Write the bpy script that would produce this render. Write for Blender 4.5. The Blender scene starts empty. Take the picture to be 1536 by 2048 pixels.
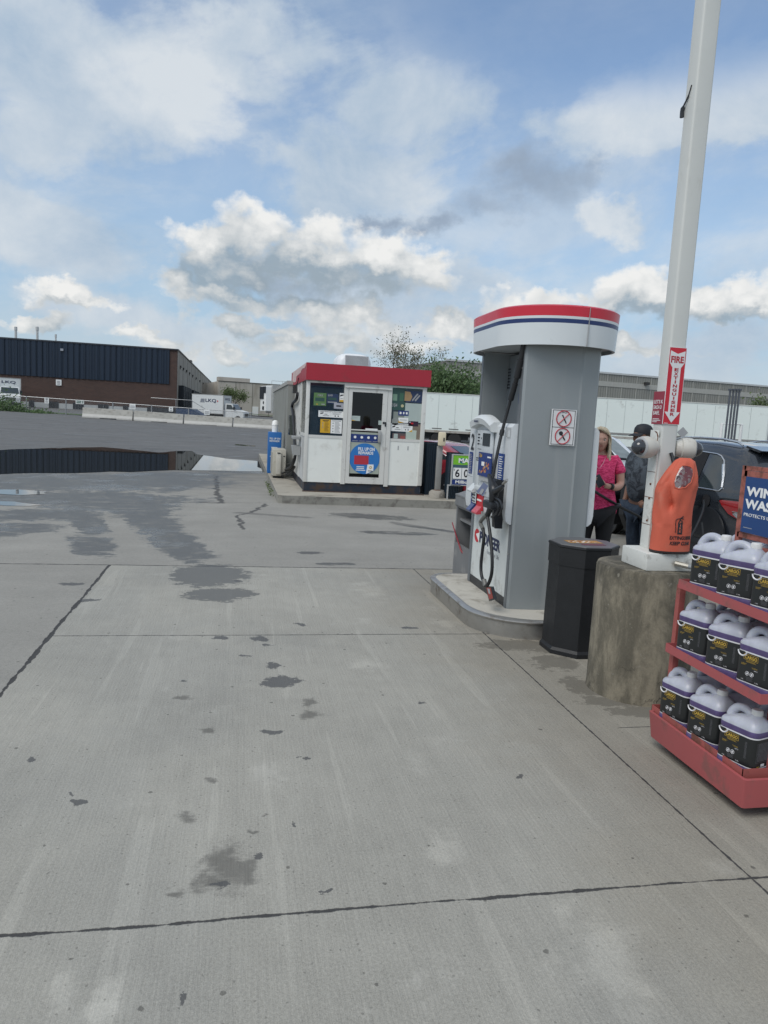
import bpy, bmesh, math, random
from mathutils import Vector, Matrix
import numpy as np
random.seed(7)
R_ = math.radians
scene = bpy.context.scene
COL = scene.collection
# ---------------------------------------------------------------- camera
# world axes follow the paving: +Y runs down the pump lane, +X to the right
FPX, HY, ROLL, CAMH, YAW = 1480., 836., R_(3.05), 1.65, R_(11.3)
PITCH = math.atan((1024 - HY) * math.cos(ROLL) / FPX)
_cy, _sy = math.cos(YAW), math.sin(YAW)
Fh = Vector((_sy, _cy, 0)); Rh = Vector((_cy, -_sy, 0)); Zz = Vector((0, 0, 1))
Fw = Fh * math.cos(PITCH) - Zz * math.sin(PITCH)
U0 = Fh * math.sin(PITCH) + Zz * math.cos(PITCH)
CR = Rh * math.cos(ROLL) + U0 * math.sin(ROLL)
CU = -Rh * math.sin(ROLL) + U0 * math.cos(ROLL)
CAMP = Vector((0, 0, CAMH))
cam_d = bpy.data.cameras.new('camera'); cam = bpy.data.objects.new('camera', cam_d); COL.objects.link(cam)
cam_d.sensor_fit = 'VERTICAL'; cam_d.sensor_height = 34.6; cam_d.lens = FPX / 2048 * 34.6
cam_d.clip_start = 0.05; cam_d.clip_end = 3000
mw = Matrix((CR, CU, -Fw)).transposed().to_4x4(); mw.translation = CAMP
cam.matrix_world = mw
scene.camera = cam
scene.render.resolution_x, scene.render.resolution_y = 768, 1024
# survey helpers: where a sight line meets a real plane of the place
def ray(x, y): return Fw + CR * ((x - 768) / FPX) - CU * ((y - 1024) / FPX)
def G(x, y, z=0.):
    d = ray(x, y); return CAMP + d * ((z - CAMH) / d.z)
def DY(x, y, Y):
    d = ray(x, y); return CAMP + d * (Y / d.y)
def DX(x, y, X):
    d = ray(x, y); return CAMP + d * (X / d.x)
def DC(x, y, D):
    d = ray(x, y); return CAMP + d * (D / d.dot(Fh))
def site(lat, dep, z=0.):
    return Rh * lat + Fh * dep + Zz * z
# ---------------------------------------------------------------- light
SUN_EL, SUN_ROT = R_(50), R_(-128)
world = bpy.data.worlds.new('World'); scene.world = world; world.use_nodes = True
sun_d = bpy.data.lights.new('sun', 'SUN'); sun_d.energy = 1.25; sun_d.angle = R_(35); sun_d.color = (1, .96, .9)
sun = bpy.data.objects.new('sun', sun_d); COL.objects.link(sun)
# sky sun_rotation is measured clockwise from +Y
sdir = Vector((math.sin(SUN_ROT) * math.cos(SUN_EL), math.cos(SUN_ROT) * math.cos(SUN_EL), math.sin(SUN_EL)))
sun.rotation_euler = sdir.to_track_quat('Z', 'Y').to_euler(); sun.location = (0, 0, 60)
scene.view_settings.view_transform = 'Standard'; scene.view_settings.look = 'None'
scene.view_settings.exposure = .72; scene.view_settings.gamma = 1
scene.render.engine = 'CYCLES'

class NT:
    """tiny node-tree writer"""
    def __init__(s, tree, dim='3D'): s.dim = dim; s.t = tree; s.N = tree.nodes; s.L = tree.links; s.N.clear()
    def n(s, typ, ins=None, **kw):
        nd = s.N.new(typ)
        for k, v in kw.items(): setattr(nd, k, v)
        for k, v in (ins or {}).items(): s.i(nd, k, v)
        return nd
    def i(s, nd, k, v):
        sock = nd.inputs[k]
        if isinstance(v, bpy.types.NodeSocket): s.L.new(v, sock)
        elif isinstance(v, bpy.types.Node): s.L.new(v.outputs[0], sock)
        else:
            if sock.type == 'RGBA' and isinstance(v, (tuple, list)) and len(v) == 3: v = (*v, 1)
            sock.default_value = v
    def m(s, op, a, b=None, c=None, clamp=False):
        nd = s.N.new('ShaderNodeMath'); nd.operation = op; nd.use_clamp = clamp
        s.i(nd, 0, a)
        if b is not None: s.i(nd, 1, b)
        if c is not None: s.i(nd, 2, c)
        return nd.outputs[0]
    def mix(s, f, a, b, mode='MIX'):
        nd = s.N.new('ShaderNodeMix'); nd.data_type = 'RGBA'; nd.blend_type = mode
        s.i(nd, 0, f); s.i(nd, 6, a); s.i(nd, 7, b); return nd.outputs[2]
    def mixf(s, f, a, b):
        nd = s.N.new('ShaderNodeMix'); nd.data_type = 'FLOAT'
        s.i(nd, 0, f); s.i(nd, 2, a); s.i(nd, 3, b); return nd.outputs[0]
    def noise(s, vec, scale, detail=4, rough=.55, dist=0, typ='FBM'):
        nd = s.N.new('ShaderNodeTexNoise'); nd.noise_dimensions = s.dim
        s.i(nd, 'Vector', vec); s.i(nd, 'Scale', scale); s.i(nd, 'Detail', detail)
        s.i(nd, 'Roughness', rough); s.i(nd, 'Distortion', dist); return nd.outputs[0]
    def ramp(s, v, a, b, lo=0., hi=1., smooth=True):
        nd = s.N.new('ShaderNodeMapRange'); nd.interpolation_type = 'SMOOTHSTEP' if smooth else 'LINEAR'
        s.i(nd, 0, v); s.i(nd, 1, a); s.i(nd, 2, b); s.i(nd, 3, lo); s.i(nd, 4, hi); return nd.outputs[0]
    def xyz(s, x, y, z=0.):
        nd = s.N.new('ShaderNodeCombineXYZ'); s.i(nd, 0, x); s.i(nd, 1, y); s.i(nd, 2, z); return nd.outputs[0]
    def sep(s, v):
        nd = s.N.new('ShaderNodeSeparateXYZ'); s.i(nd, 0, v); return nd.outputs
    def vm(s, op, a, b=None):
        nd = s.N.new('ShaderNodeVectorMath'); nd.operation = op; s.i(nd, 0, a)
        if b is not None: s.i(nd, 1, b)
        return nd.outputs[1] if op in ('LENGTH', 'DOT_PRODUCT', 'DISTANCE') else nd.outputs[0]

def srgb(r, g, b):
    f = lambda c: (c / 255 / 12.92) if c / 255 <= .04045 else ((c / 255 + .055) / 1.055) ** 2.4
    return (f(r), f(g), f(b))

def blob(nt, X, Y, cx, cy, rx, ry, ang=0.):
    """1 at the centre of an ellipse, 0 on its edge, negative outside"""
    c, s_ = math.cos(ang), math.sin(ang)
    dx = nt.m('SUBTRACT', X, cx); dy = nt.m('SUBTRACT', Y, cy)
    if ang:
        a = nt.m('MULTIPLY_ADD', dx, c / rx, nt.m('MULTIPLY', dy, s_ / rx))
        b = nt.m('MULTIPLY_ADD', dy, c / ry, nt.m('MULTIPLY', dx, -s_ / ry))
    else:
        a = nt.m('MULTIPLY', dx, 1 / rx); b = nt.m('MULTIPLY', dy, 1 / ry)
    return nt.m('SUBTRACT', 1.0, nt.vm('LENGTH', nt.xyz(a, b)))

EXPO = .72
def lin(r, g, b): return tuple(c / 2 ** EXPO for c in srgb(r, g, b))
def build_world():
    CL_LO, CL_HI = lin(150, 164, 174), lin(241, 241, 239)
    VE_LO, VE_HI = lin(164, 186, 208), lin(216, 223, 229); GREYC = lin(146, 163, 184)
    BLUE_K = (.088, .094, .096); PALE_LOW = lin(146, 178, 206); HORI = lin(204, 212, 215)
    nt = NT(world.node_tree, '2D')
    tc = nt.n('ShaderNodeTexCoord'); d = tc.outputs['Generated']
    sky = nt.n('ShaderNodeTexSky', sky_type='NISHITA'); sky.sun_disc = False
    sky.sun_elevation = SUN_EL; sky.sun_rotation = SUN_ROT; sky.altitude = 100
    sky.air_density = 1.0; sky.dust_density = .6; sky.ozone_density = 1.4
    X, Y, Z = nt.sep(nt.vm('NORMALIZE', d))
    az = nt.m('ARCTAN2', X, Y); el = nt.m('ARCSINE', Z)
    def ae(px, py):
        v = ray(px, py).normalized(); return math.atan2(v.x, v.y), math.asin(v.z)
    Q = nt.xyz(az, nt.m('MULTIPLY', el, 1.3), 0.)
    wv = nt.m('MULTIPLY', nt.m('SUBTRACT', nt.noise(Q, 17, 6, .58), .5), .075); wu = nt.m('MULTIPLY', nt.m('SUBTRACT', nt.noise(nt.vm('ADD', Q, (4, 7, 0)), 17, 6, .58), .5), .065)
    wsoft = nt.m('MULTIPLY', nt.m('SUBTRACT', nt.noise(nt.vm('ADD', Q, (1, 5, 0)), 4, 7, .6), .5), .26); wsoft2 = nt.m('MULTIPLY', nt.m('SUBTRACT', nt.noise(nt.vm('ADD', Q, (9, 2, 0)), 4, 7, .6), .5), .16)
    vo = nt.n('ShaderNodeTexVoronoi', {'Vector': nt.vm('ADD', Q, nt.xyz(nt.m('MULTIPLY', wv, .5), nt.m('MULTIPLY', wu, .5))), 'Scale': 24.}, voronoi_dimensions='2D').outputs['Distance']
    vo2 = nt.n('ShaderNodeTexVoronoi', {'Vector': nt.vm('ADD', Q, nt.xyz(nt.m('MULTIPLY', wu, .5), nt.m('MULTIPLY', wv, .5))), 'Scale': 60.}, voronoi_dimensions='2D').outputs['Distance']
    bil = nt.m('MULTIPLY_ADD', nt.m('SUBTRACT', .40, vo2), .45, nt.m('SUBTRACT', .40, vo))
    f1 = nt.noise(Q, 7, 9, .62, .1); f1u = nt.noise(nt.vm('ADD', Q, (-.006, .020, 0)), 7, 9, .62, .1)
    def field(A_, E_, lst):
        acc = None
        for (px, py, rx, ry) in lst:
            a, e = ae(px, py); q = blob(nt, A_, E_, a, e, rx / FPX, ry / FPX, -ROLL)
            acc = q if acc is None else nt.m('SMOOTH_MAX', acc, q, .25)
        return acc
    CU = [(545, 455, 100, 52), (640, 478, 120, 50), (440, 492, 120, 44), (600, 525, 260, 70), (770, 522, 130, 48), (850, 540, 70, 34), (470, 540, 130, 48),
          (365, 565, 70, 44), (470, 602, 160, 36), (620, 612, 200, 42), (740, 642, 130, 36), (115, 588, 56, 26), (185, 602, 70, 16), (1290, 582, 80, 54), (1360, 604, 70, 42), (1225, 604, 50, 26),
          (1505, 592, 80, 44), (1440, 616, 60, 30), (1060, 612, 100, 32), (905, 655, 80, 30), (365, 702, 44, 17), (456, 712, 40, 17), (560, 690, 90, 22), (690, 690, 90, 24), (300, 668, 80, 14), (600, 668, 160, 20), (840, 690, 110, 18), (1110, 665, 90, 18), (1260, 690, 120, 20), (480, 660, 70, 20), (60, 645, 90, 18)]
    Aw = nt.m('ADD', az, wv); Ew = nt.m('ADD', el, wu)
    F = field(Aw, Ew, CU); Fu = field(Aw, nt.m('ADD', Ew, .045), CU)
    infront = nt.ramp(nt.m('ABSOLUTE', nt.m('SUBTRACT', az, YAW)), .60, .85, 1, 0)
    over = nt.ramp(el, .60, .80, 0, 1)
    rest = nt.m('MAXIMUM', nt.m('SUBTRACT', 1.0, infront), over)
    body = nt.m('MULTIPLY_ADD', bil, .40, nt.m('MULTIPLY_ADD', nt.m('SUBTRACT', f1, .5), 1.3, F))
    body = nt.m('MAXIMUM', body, nt.m('MULTIPLY', rest, nt.m('MULTIPLY_ADD', nt.m('SUBTRACT', f1, .5), 3.0, .0)))
    dens = nt.ramp(body, -.06, .50)
    lit = nt.m('MULTIPLY_ADD', nt.m('SUBTRACT', F, Fu), .42, nt.m('MULTIPLY_ADD', nt.m('SUBTRACT', f1, f1u), 1.6, .42), clamp=True)
    lit = nt.m('ADD', lit, nt.m('MULTIPLY', bil, .42), clamp=True)
    lit = nt.m('ADD', lit, nt.ramp(body, .45, .02, 0, .22), clamp=True)
    feet = nt.ramp(field(Aw, Ew, [(580, 562, 210, 40), (480, 560, 120, 30), (700, 560, 120, 30), (1290, 630, 100, 22), (1490, 632, 90, 20), (120, 612, 70, 14)]), -.35, .5)
    lit = nt.m('SUBTRACT', lit, nt.m('MULTIPLY', feet, .42), clamp=True)
    ccol = nt.mix(lit, CL_LO, CL_HI)
    # soft sheets and drifting wisps
    As = nt.m('ADD', az, wsoft); Es = nt.m('ADD', el, wsoft2)
    SO = [(60, 140, 300, 140), (420, 120, 260, 90), (250, 235, 230, 120), (350, 180, 110, 70), (110, 270, 150, 90), (1320, 190, 230, 90), (1240, 265, 230, 80), (1480, 170, 150, 80), (1420, 290, 200, 60), (740, 335, 230, 100), (620, 370, 190, 70), (830, 230, 200, 110),
          (130, 60, 330, 110), (520, 60, 270, 90), (60, 470, 260, 90), (1260, 450, 90, 50), (330, 640, 420, 80), (950, 660, 460, 80), (1400, 690, 300, 80), (720, 560, 380, 80)]
    S_ = field(As, Es, SO); sn = nt.noise(nt.xyz(nt.m('MULTIPLY_ADD', el, .8, az), nt.m('MULTIPLY_ADD', el, 2.2, nt.m('MULTIPLY', az, -.7)), 0.), 4.2, 9, .62, .2)
    soft = nt.m('MULTIPLY', nt.ramp(nt.m('MULTIPLY_ADD', nt.m('SUBTRACT', sn, .5), 1.5, S_), -.18, .62), .95)
    soft = nt.m('MAXIMUM', soft, nt.m('MULTIPLY', rest, nt.ramp(sn, .35, .6, .35, .9)))
    veil = nt.m('MAXIMUM', soft, nt.ramp(sn, .34, .68, .22, .66))
    a, e = ae(1240, 10); clear = nt.ramp(blob(nt, az, el, a, e, 560 / FPX, 150 / FPX, -ROLL), -.1, .45)
    veil = nt.m('MULTIPLY', veil, nt.m('SUBTRACT', 1., nt.m('MULTIPLY', clear, .8)))
    sh = nt.m('MULTIPLY_ADD', nt.m('SUBTRACT', nt.noise(Q, 5.5, 8, .62, .2), .5), 1.9, .52, clamp=True)
    GP = [(560, 545, 170, 36), (1100, 385, 150, 58), (985, 430, 120, 42), (865, 450, 70, 26), (1190, 370, 70, 40), (780, 432, 60, 18), (600, 560, 200, 36)]
    gp = nt.ramp(nt.m('MULTIPLY_ADD', nt.m('SUBTRACT', f1, .5), 1.1, field(As, Es, GP)), -.15, .85)
    brt = nt.ramp(field(As, Es, [(330, 200, 150, 110), (1340, 240, 260, 110), (1240, 440, 70, 50)]), -.1, .6)
    sh = nt.m('ADD', sh, nt.m('MULTIPLY', brt, .45), clamp=True)
    scol = nt.mix(sh, VE_LO, VE_HI)
    blue = nt.mix(1., sky.outputs[0], BLUE_K, 'MULTIPLY')
    blue = nt.mix(nt.ramp(el, .0, .42, .80, .0), blue, PALE_LOW)
    c = nt.mix(veil, blue, scol)
    c = nt.mix(nt.m('MULTIPLY', gp, nt.ramp(f1, .3, .65, .55, .95)), c, GREYC)
    c = nt.mix(nt.m('MULTIPLY', dens, nt.ramp(lit, .05, .5, .80, .97)), c, ccol)
    c = nt.mix(nt.ramp(el, .0, .13, .60, 0), c, HORI)
    bg = nt.n('ShaderNodeBackground', {'Color': c, 'Strength': 1.0})
    o = nt.n('ShaderNodeOutputWorld'); nt.L.new(bg.outputs[0], o.inputs[0])
build_world()

# ---------------------------------------------------------------- materials
MATS = {}
def mk(name, col, rough=.55, metal=0., var=.08, vs=4., bump=0., bs=60., dirt=None, coat=0., spec=.5, streak=None, coords='Object'):
    """painted / plastic / mineral surface with uneven colour, optional dirt (colour, amount, scale)"""
    if name in MATS: return MATS[name]
    m = bpy.data.materials.new(name); m.use_nodes = True; nt = NT(m.node_tree)
    tc = nt.n('ShaderNodeTexCoord').outputs[coords]
    n1 = nt.noise(tc, vs, 5, .6)
    f = nt.ramp(n1, .25, .75, 1 - var, 1 + var, False)
    base = nt.mix(1., (*col, 1), nt.xyz(f, f, f), 'MULTIPLY')
    rg = rough
    if dirt:
        dc, da, ds = dirt
        v = tc
        if streak: v = nt.vm('MULTIPLY', tc, streak)
        dn = nt.noise(v, ds, 8, .65, .2)
        mask = nt.ramp(dn, .62 - da * .35, .72 - da * .1)
        mask = nt.m('MULTIPLY', mask, min(1, .45 + da))
        base = nt.mix(mask, base, (*dc, 1)); rg = nt.mixf(mask, rough, min(1, rough + .25))
    b = nt.n('ShaderNodeBsdfPrincipled', {'Base Color': base, 'Metallic': metal, 'Coat Weight': coat, 'Specular IOR Level': spec})
    rr = nt.m('ADD', rg, nt.m('MULTIPLY', nt.m('SUBTRACT', nt.noise(tc, vs * 2.3, 3), .5), .12 if rough > .12 else .02), clamp=True)
    nt.i(b, 'Roughness', rr)
    if bump:
        bp = nt.n('ShaderNodeBump', {'Strength': min(1, bump), 'Distance': .004 * max(1, bump), 'Height': nt.noise(tc, bs, 5, .6)})
        nt.i(b, 'Normal', bp.outputs[0])
    o = nt.n('ShaderNodeOutputMaterial'); nt.L.new(b.outputs[0], o.inputs[0])
    MATS[name] = m; return m

def mk_glass(name, tint=(.5, .55, .55), refl=1.0, see=.5, rough=.03, sky_tint=None):
    if name in MATS: return MATS[name]
    m = bpy.data.materials.new(name); m.use_nodes = True; nt = NT(m.node_tree)
    tr = nt.n('ShaderNodeBsdfTransparent', {'Color': (*[c * see for c in tint], 1)})
    gl = nt.n('ShaderNodeBsdfGlossy', {'Color': (.9 * refl, .93 * refl, .95 * refl, 1), 'Roughness': rough})
    fr = nt.n('ShaderNodeFresnel', {'IOR': 1.5})
    if sky_tint:
        df = nt.n('ShaderNodeBsdfDiffuse', {'Color': (*sky_tint[:3], 1)}); m0 = nt.n('ShaderNodeMixShader', {0: sky_tint[3]}); nt.L.new(tr.outputs[0], m0.inputs[1]); nt.L.new(df.outputs[0], m0.inputs[2]); tr = m0
    ms = nt.n('ShaderNodeMixShader'); nt.L.new(fr.outputs[0], ms.inputs[0]); nt.L.new(tr.outputs[0], ms.inputs[1]); nt.L.new(gl.outputs[0], ms.inputs[2])
    o = nt.n('ShaderNodeOutputMaterial'); nt.L.new(ms.outputs[0], o.inputs[0])
    MATS[name] = m; return m

WHITE = mk('white_paint', (.78, .80, .78), .45, var=.03, vs=2, dirt=((.35, .34, .31), .22, 3.), streak=(1, 1, .35))
WHITEP = mk('white_plastic', (.70, .72, .74), .4, var=.02, vs=5)
ALU = mk('aluminium', (.50, .51, .51), .42, .35, var=.06, vs=6)
BLACK = mk('black_rubber', (.012, .013, .015), .5, var=.2, vs=12)
BLACKP = mk('black_plastic', (.014, .016, .02), .38, var=.15, vs=8)
PRINTK = mk('print_black', (.015, .016, .022), .5, var=.02)
PRINTW = mk('print_white', (.78, .79, .78), .5, var=.02)
PRINTG = mk('print_grey', (.32, .33, .34), .5, var=.02)
PRINTY = mk('print_yellow', (.62, .36, .03), .5, var=.05)
PRINTR = mk('print_red', (.50, .02, .03), .45, var=.05)
NAVY = mk('print_navy', (.012, .035, .17), .45, var=.06)
BLUE = mk('print_blue', (.02, .16, .50), .45, var=.06)
GOLD = mk('print_gold', (.52, .32, .05), .45, var=.05)
STEEL = mk('brushed_steel', (.42, .41, .39), .36, .85, var=.1, vs=9, dirt=((.16, .12, .08), .25, 5.))
TYRE = mk('tyre_rubber', (.02, .02, .021), .8, var=.2, vs=20)
RUST = mk('rust', (.13, .05, .025), .9, var=.4, vs=14, bump=.5)
CONC = mk('cast_concrete', (.30, .28, .245), .9, var=.14, vs=3, bump=.8, bs=40, dirt=((.12, .11, .095), .4, 4.))

# ---------------------------------------------------------------- mesh helpers
class MB:
    def __init__(s, smooth=None): s.v = []; s.f = []; s.mi = []; s.cur = 0; s.smooth = smooth; s.M = None
    def add(s, verts, faces):
        o = len(s.v)
        if s.M is not None: verts = [s.M @ Vector(q) for q in verts]
        s.v += [tuple(q) for q in verts]; s.f += [tuple(o + i for i in f) for f in faces]; s.mi += [s.cur] * len(faces); return s
    def m(s, i): s.cur = i; return s
    def box(s, x0, x1, y0, y1, z0, z1, bev=0.):
        if bev <= 0:
            v = [(x, y, z) for z in (z0, z1) for y in (y0, y1) for x in (x0, x1)]
            return s.add(v, [(0, 2, 3, 1), (4, 5, 7, 6), (0, 1, 5, 4), (2, 6, 7, 3), (0, 4, 6, 2), (1, 3, 7, 5)])
        bm = bmesh.new(); bmesh.ops.create_cube(bm, size=1)
        for q in bm.verts: q.co = Vector(((x0 + x1) / 2 + q.co.x * (x1 - x0), (y0 + y1) / 2 + q.co.y * (y1 - y0), (z0 + z1) / 2 + q.co.z * (z1 - z0)))
        bmesh.ops.bevel(bm, geom=list(bm.edges), offset=min(bev, .49 * min(abs(x1 - x0), abs(y1 - y0), abs(z1 - z0))), segments=2, affect='EDGES', profile=.6)
        return s.bm(bm)
    def bm(s, bm):
        bm.verts.index_update()
        s.add([q.co.copy() for q in bm.verts], [[q.index for q in f.verts] for f in bm.faces]); bm.free(); return s
    def prism(s, poly, a, b, axis='z'):
        n = len(poly)
        def P(u, v, w): return {'z': (u, v, w), 'x': (w, u, v), 'y': (u, w, v)}[axis]
        v = [P(u, w_, a) for u, w_ in poly] + [P(u, w_, b) for u, w_ in poly]
        return s.add(v, [tuple(range(n))[::-1], tuple(range(n, 2 * n))] + [(i, (i + 1) % n, n + (i + 1) % n, n + i) for i in range(n)])
    def tube(s, pts, r, n=10, caps=True, closed=False):
        pts = [Vector(p) for p in pts]; rs = r if isinstance(r, (list, tuple)) else [r] * len(pts)
        rings = []; prev = None
        for i, p in enumerate(pts):
            a = pts[i - 1] if (i > 0 or closed) else p; b = pts[(i + 1) % len(pts)] if (i < len(pts) - 1 or closed) else p
            t = (b - a).normalized() if (b - a).length > 1e-9 else Vector((0, 0, 1))
            if prev is None:
                q = Vector((0, 0, 1)) if abs(t.z) < .9 else Vector((1, 0, 0)); u = t.cross(q).normalized()
            else:
                u = (prev - t * prev.dot(t)); u = u.normalized() if u.length > 1e-6 else t.orthogonal().normalized()
            prev = u; w = t.cross(u)
            rings.append([p + (u * math.cos(2 * math.pi * k / n) + w * math.sin(2 * math.pi * k / n)) * rs[i] for k in range(n)])
        v = [q for r_ in rings for q in r_]; f = []
        m_ = len(rings)
        for i in range(m_ if closed else m_ - 1):
            j = (i + 1) % m_
            f += [(i * n + k, i * n + (k + 1) % n, j * n + (k + 1) % n, j * n + k) for k in range(n)]
        if caps and not closed: f += [tuple(range(n))[::-1], tuple(range((m_ - 1) * n, m_ * n))]
        return s.add(v, f)
    def lathe(s, c, prof, n=24, axis='z'):
        """prof: list of (radius, height)"""
        v = []; f = []
        for (r, h) in prof:
            for k in range(n):
                a = 2 * math.pi * k / n; x, y = r * math.cos(a), r * math.sin(a)
                q = {'z': (x, y, h), 'x': (h, x, y), 'y': (x, h, y)}[axis]
                v.append((c[0] + q[0], c[1] + q[1], c[2] + q[2]))
        for i in range(len(prof) - 1):
            f += [(i * n + k, i * n + (k + 1) % n, (i + 1) * n + (k + 1) % n, (i + 1) * n + k) for k in range(n)]
        if prof[0][0] > 1e-6: f.append(tuple(range(n))[::-1])
        if prof[-1][0] > 1e-6: f.append(tuple(range((len(prof) - 1) * n, len(prof) * n)))
        return s.add(v, f)
    def loft(s, rings, capa=True, capb=True, closed=True):
        n = len(rings[0]); v = [q for r_ in rings for q in r_]; f = []
        for i in range(len(rings) - 1):
            f += [(i * n + k, i * n + (k + 1) % n, (i + 1) * n + (k + 1) % n, (i + 1) * n + k) for k in range(n if closed else n - 1)]
        if capa: f.append(tuple(range(n))[::-1])
        if capb: f.append(tuple(range((len(rings) - 1) * n, len(rings) * n)))
        return s.add(v, f)
    def text(s, txt, o, right, up, w, h, bold=0., depth=.0012, shear=0.):
        """lettering fitted to a w x h rectangle whose lower-left corner is o"""
        vs, fs = text_geo(txt, bold, shear)
        right = Vector(right).normalized(); up = Vector(up).normalized(); nrm = right.cross(up)
        o = Vector(o)
        x0 = min(q[0] for q in vs); x1 = max(q[0] for q in vs); y0 = min(q[1] for q in vs); y1 = max(q[1] for q in vs)
        z0 = min(q[2] for q in vs); z1 = max(q[2] for q in vs)
        sx = w / max(1e-6, x1 - x0); sy = h / max(1e-6, y1 - y0)
        return s.add([o + right * ((q[0] - x0) * sx) + up * ((q[1] - y0) * sy) + nrm * ((q[2] - z0) / max(1e-6, z1 - z0) * depth) for q in vs], fs)

TG = {}
def text_geo(txt, bold, shear):
    k = (txt, bold, shear)
    if k in TG: return TG[k]
    c = bpy.data.curves.new('t', 'FONT'); c.body = txt; c.size = 1; c.offset = bold; c.shear = shear; c.extrude = .02; c.resolution_u = 3
    c.space_line = .85
    o = bpy.data.objects.new('t', c); COL.objects.link(o)
    dg = bpy.context.evaluated_depsgraph_get(); me = bpy.data.meshes.new_from_object(o.evaluated_get(dg))
    vs = [tuple(v.co) for v in me.vertices]; fs = [tuple(p.vertices) for p in me.polygons]
    bpy.data.objects.remove(o); bpy.data.curves.remove(c); bpy.data.meshes.remove(me)
    TG[k] = (vs, fs); return TG[k]

RM = {}
def thing(name, label, cat, loc=(0, 0, 0), rz=0., group=None):
    o = bpy.data.objects.new(name, None); COL.objects.link(o); o.empty_display_size = .2
    o.location = loc; o.rotation_euler = (0, 0, rz); o['label'] = label; o['category'] = cat
    if group: o['group'] = group
    RM[o.name] = Matrix.Translation(Vector(loc)) @ Matrix.Rotation(rz, 4, 'Z')
    return o
def obj(name, mb, mats, parent=None, local=False, smooth=None, label=None):
    """one mesh object; vertices are given in place (or local=True: in the frame of its thing)"""
    me = bpy.data.meshes.new(name); V = mb.v
    root = parent
    while root is not None and root.parent is not None: root = root.parent
    if root is not None and not local:
        inv = RM[root.name].inverted(); V = [tuple(inv @ Vector(q)) for q in V]
    me.from_pydata(V, [], mb.f)
    if not isinstance(mats, (list, tuple)): mats = [mats]
    for m in mats: me.materials.append(m)
    if len(mats) > 1: me.polygons.foreach_set('material_index', [min(i, len(mats) - 1) for i in mb.mi])
    me.update()
    bm = bmesh.new(); bm.from_mesh(me)
    bmesh.ops.recalc_face_normals(bm, faces=bm.faces); bm.to_mesh(me); bm.free()
    sm = smooth if smooth is not None else mb.smooth
    if sm:
        me.polygons.foreach_set('use_smooth', [True] * len(me.polygons)); me.set_sharp_from_angle(angle=R_(sm))
    o = bpy.data.objects.new(name, me); COL.objects.link(o)
    if parent is not None: o.parent = parent
    if label: o['label'] = label
    return o
def tag(o, label, cat, group=None):
    o['label'] = label; o['category'] = cat
    if group: o['group'] = group
    return o
def solo(name, mb, mats, label, cat, group=None, smooth=None, loc=None):
    """a thing that is a single mesh; its origin is put at its base"""
    xs = [q[0] for q in mb.v]; ys = [q[1] for q in mb.v]; zs = [q[2] for q in mb.v]
    c = Vector(((min(xs) + max(xs)) / 2, (min(ys) + max(ys)) / 2, min(zs)))
    mb.v = [tuple(Vector(q) - c) for q in mb.v]
    o = obj(name, mb, mats, None, True, smooth); o.location = c
    return tag(o, label, cat, group)
def struct(name, mb, mats, kind='structure', smooth=None):
    o = obj(name, mb, mats, None, True, smooth); o['kind'] = kind; return o
def copy_tree(o, parent=None):
    c = o.copy(); COL.objects.link(c); c.parent = parent
    for ch in [k for k in bpy.data.objects if k.parent == o]: copy_tree(ch, c)
    return c
def rrect(x0, x1, y0, y1, r, n=5):
    out = []
    for (cx, cy, a0) in ((x1 - r, y1 - r, 0), (x0 + r, y1 - r, 90), (x0 + r, y0 + r, 180), (x1 - r, y0 + r, 270)):
        for k in range(n + 1):
            a = R_(a0 + 90 * k / n); out.append((cx + r * math.cos(a), cy + r * math.sin(a)))
    return out
# flat printed pieces on planes of constant Y (facing the camera) or constant X (facing the lane)
def rectY(mb, p0, p1, Y, t=.004):
    a = DY(*p0, Y); b = DY(*p1, Y); mb.box(min(a.x, b.x), max(a.x, b.x), Y - t, Y, min(a.z, b.z), max(a.z, b.z)); return a, b
def rectX(mb, p0, p1, X, t=.004):
    a = DX(*p0, X); b = DX(*p1, X); mb.box(X - t, X, min(a.y, b.y), max(a.y, b.y), min(a.z, b.z), max(a.z, b.z)); return a, b
def textY(mb, txt, x0, z0, w, h, Y, **k): return mb.text(txt, (x0, Y, z0), (1, 0, 0), (0, 0, 1), w, h, **k)
def textX(mb, txt, y0, z0, w, h, X, **k):   # reads left to right seen from -X: left is +Y
    return mb.text(txt, (X, y0, z0), (0, -1, 0), (0, 0, 1), w, h, **k)
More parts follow.
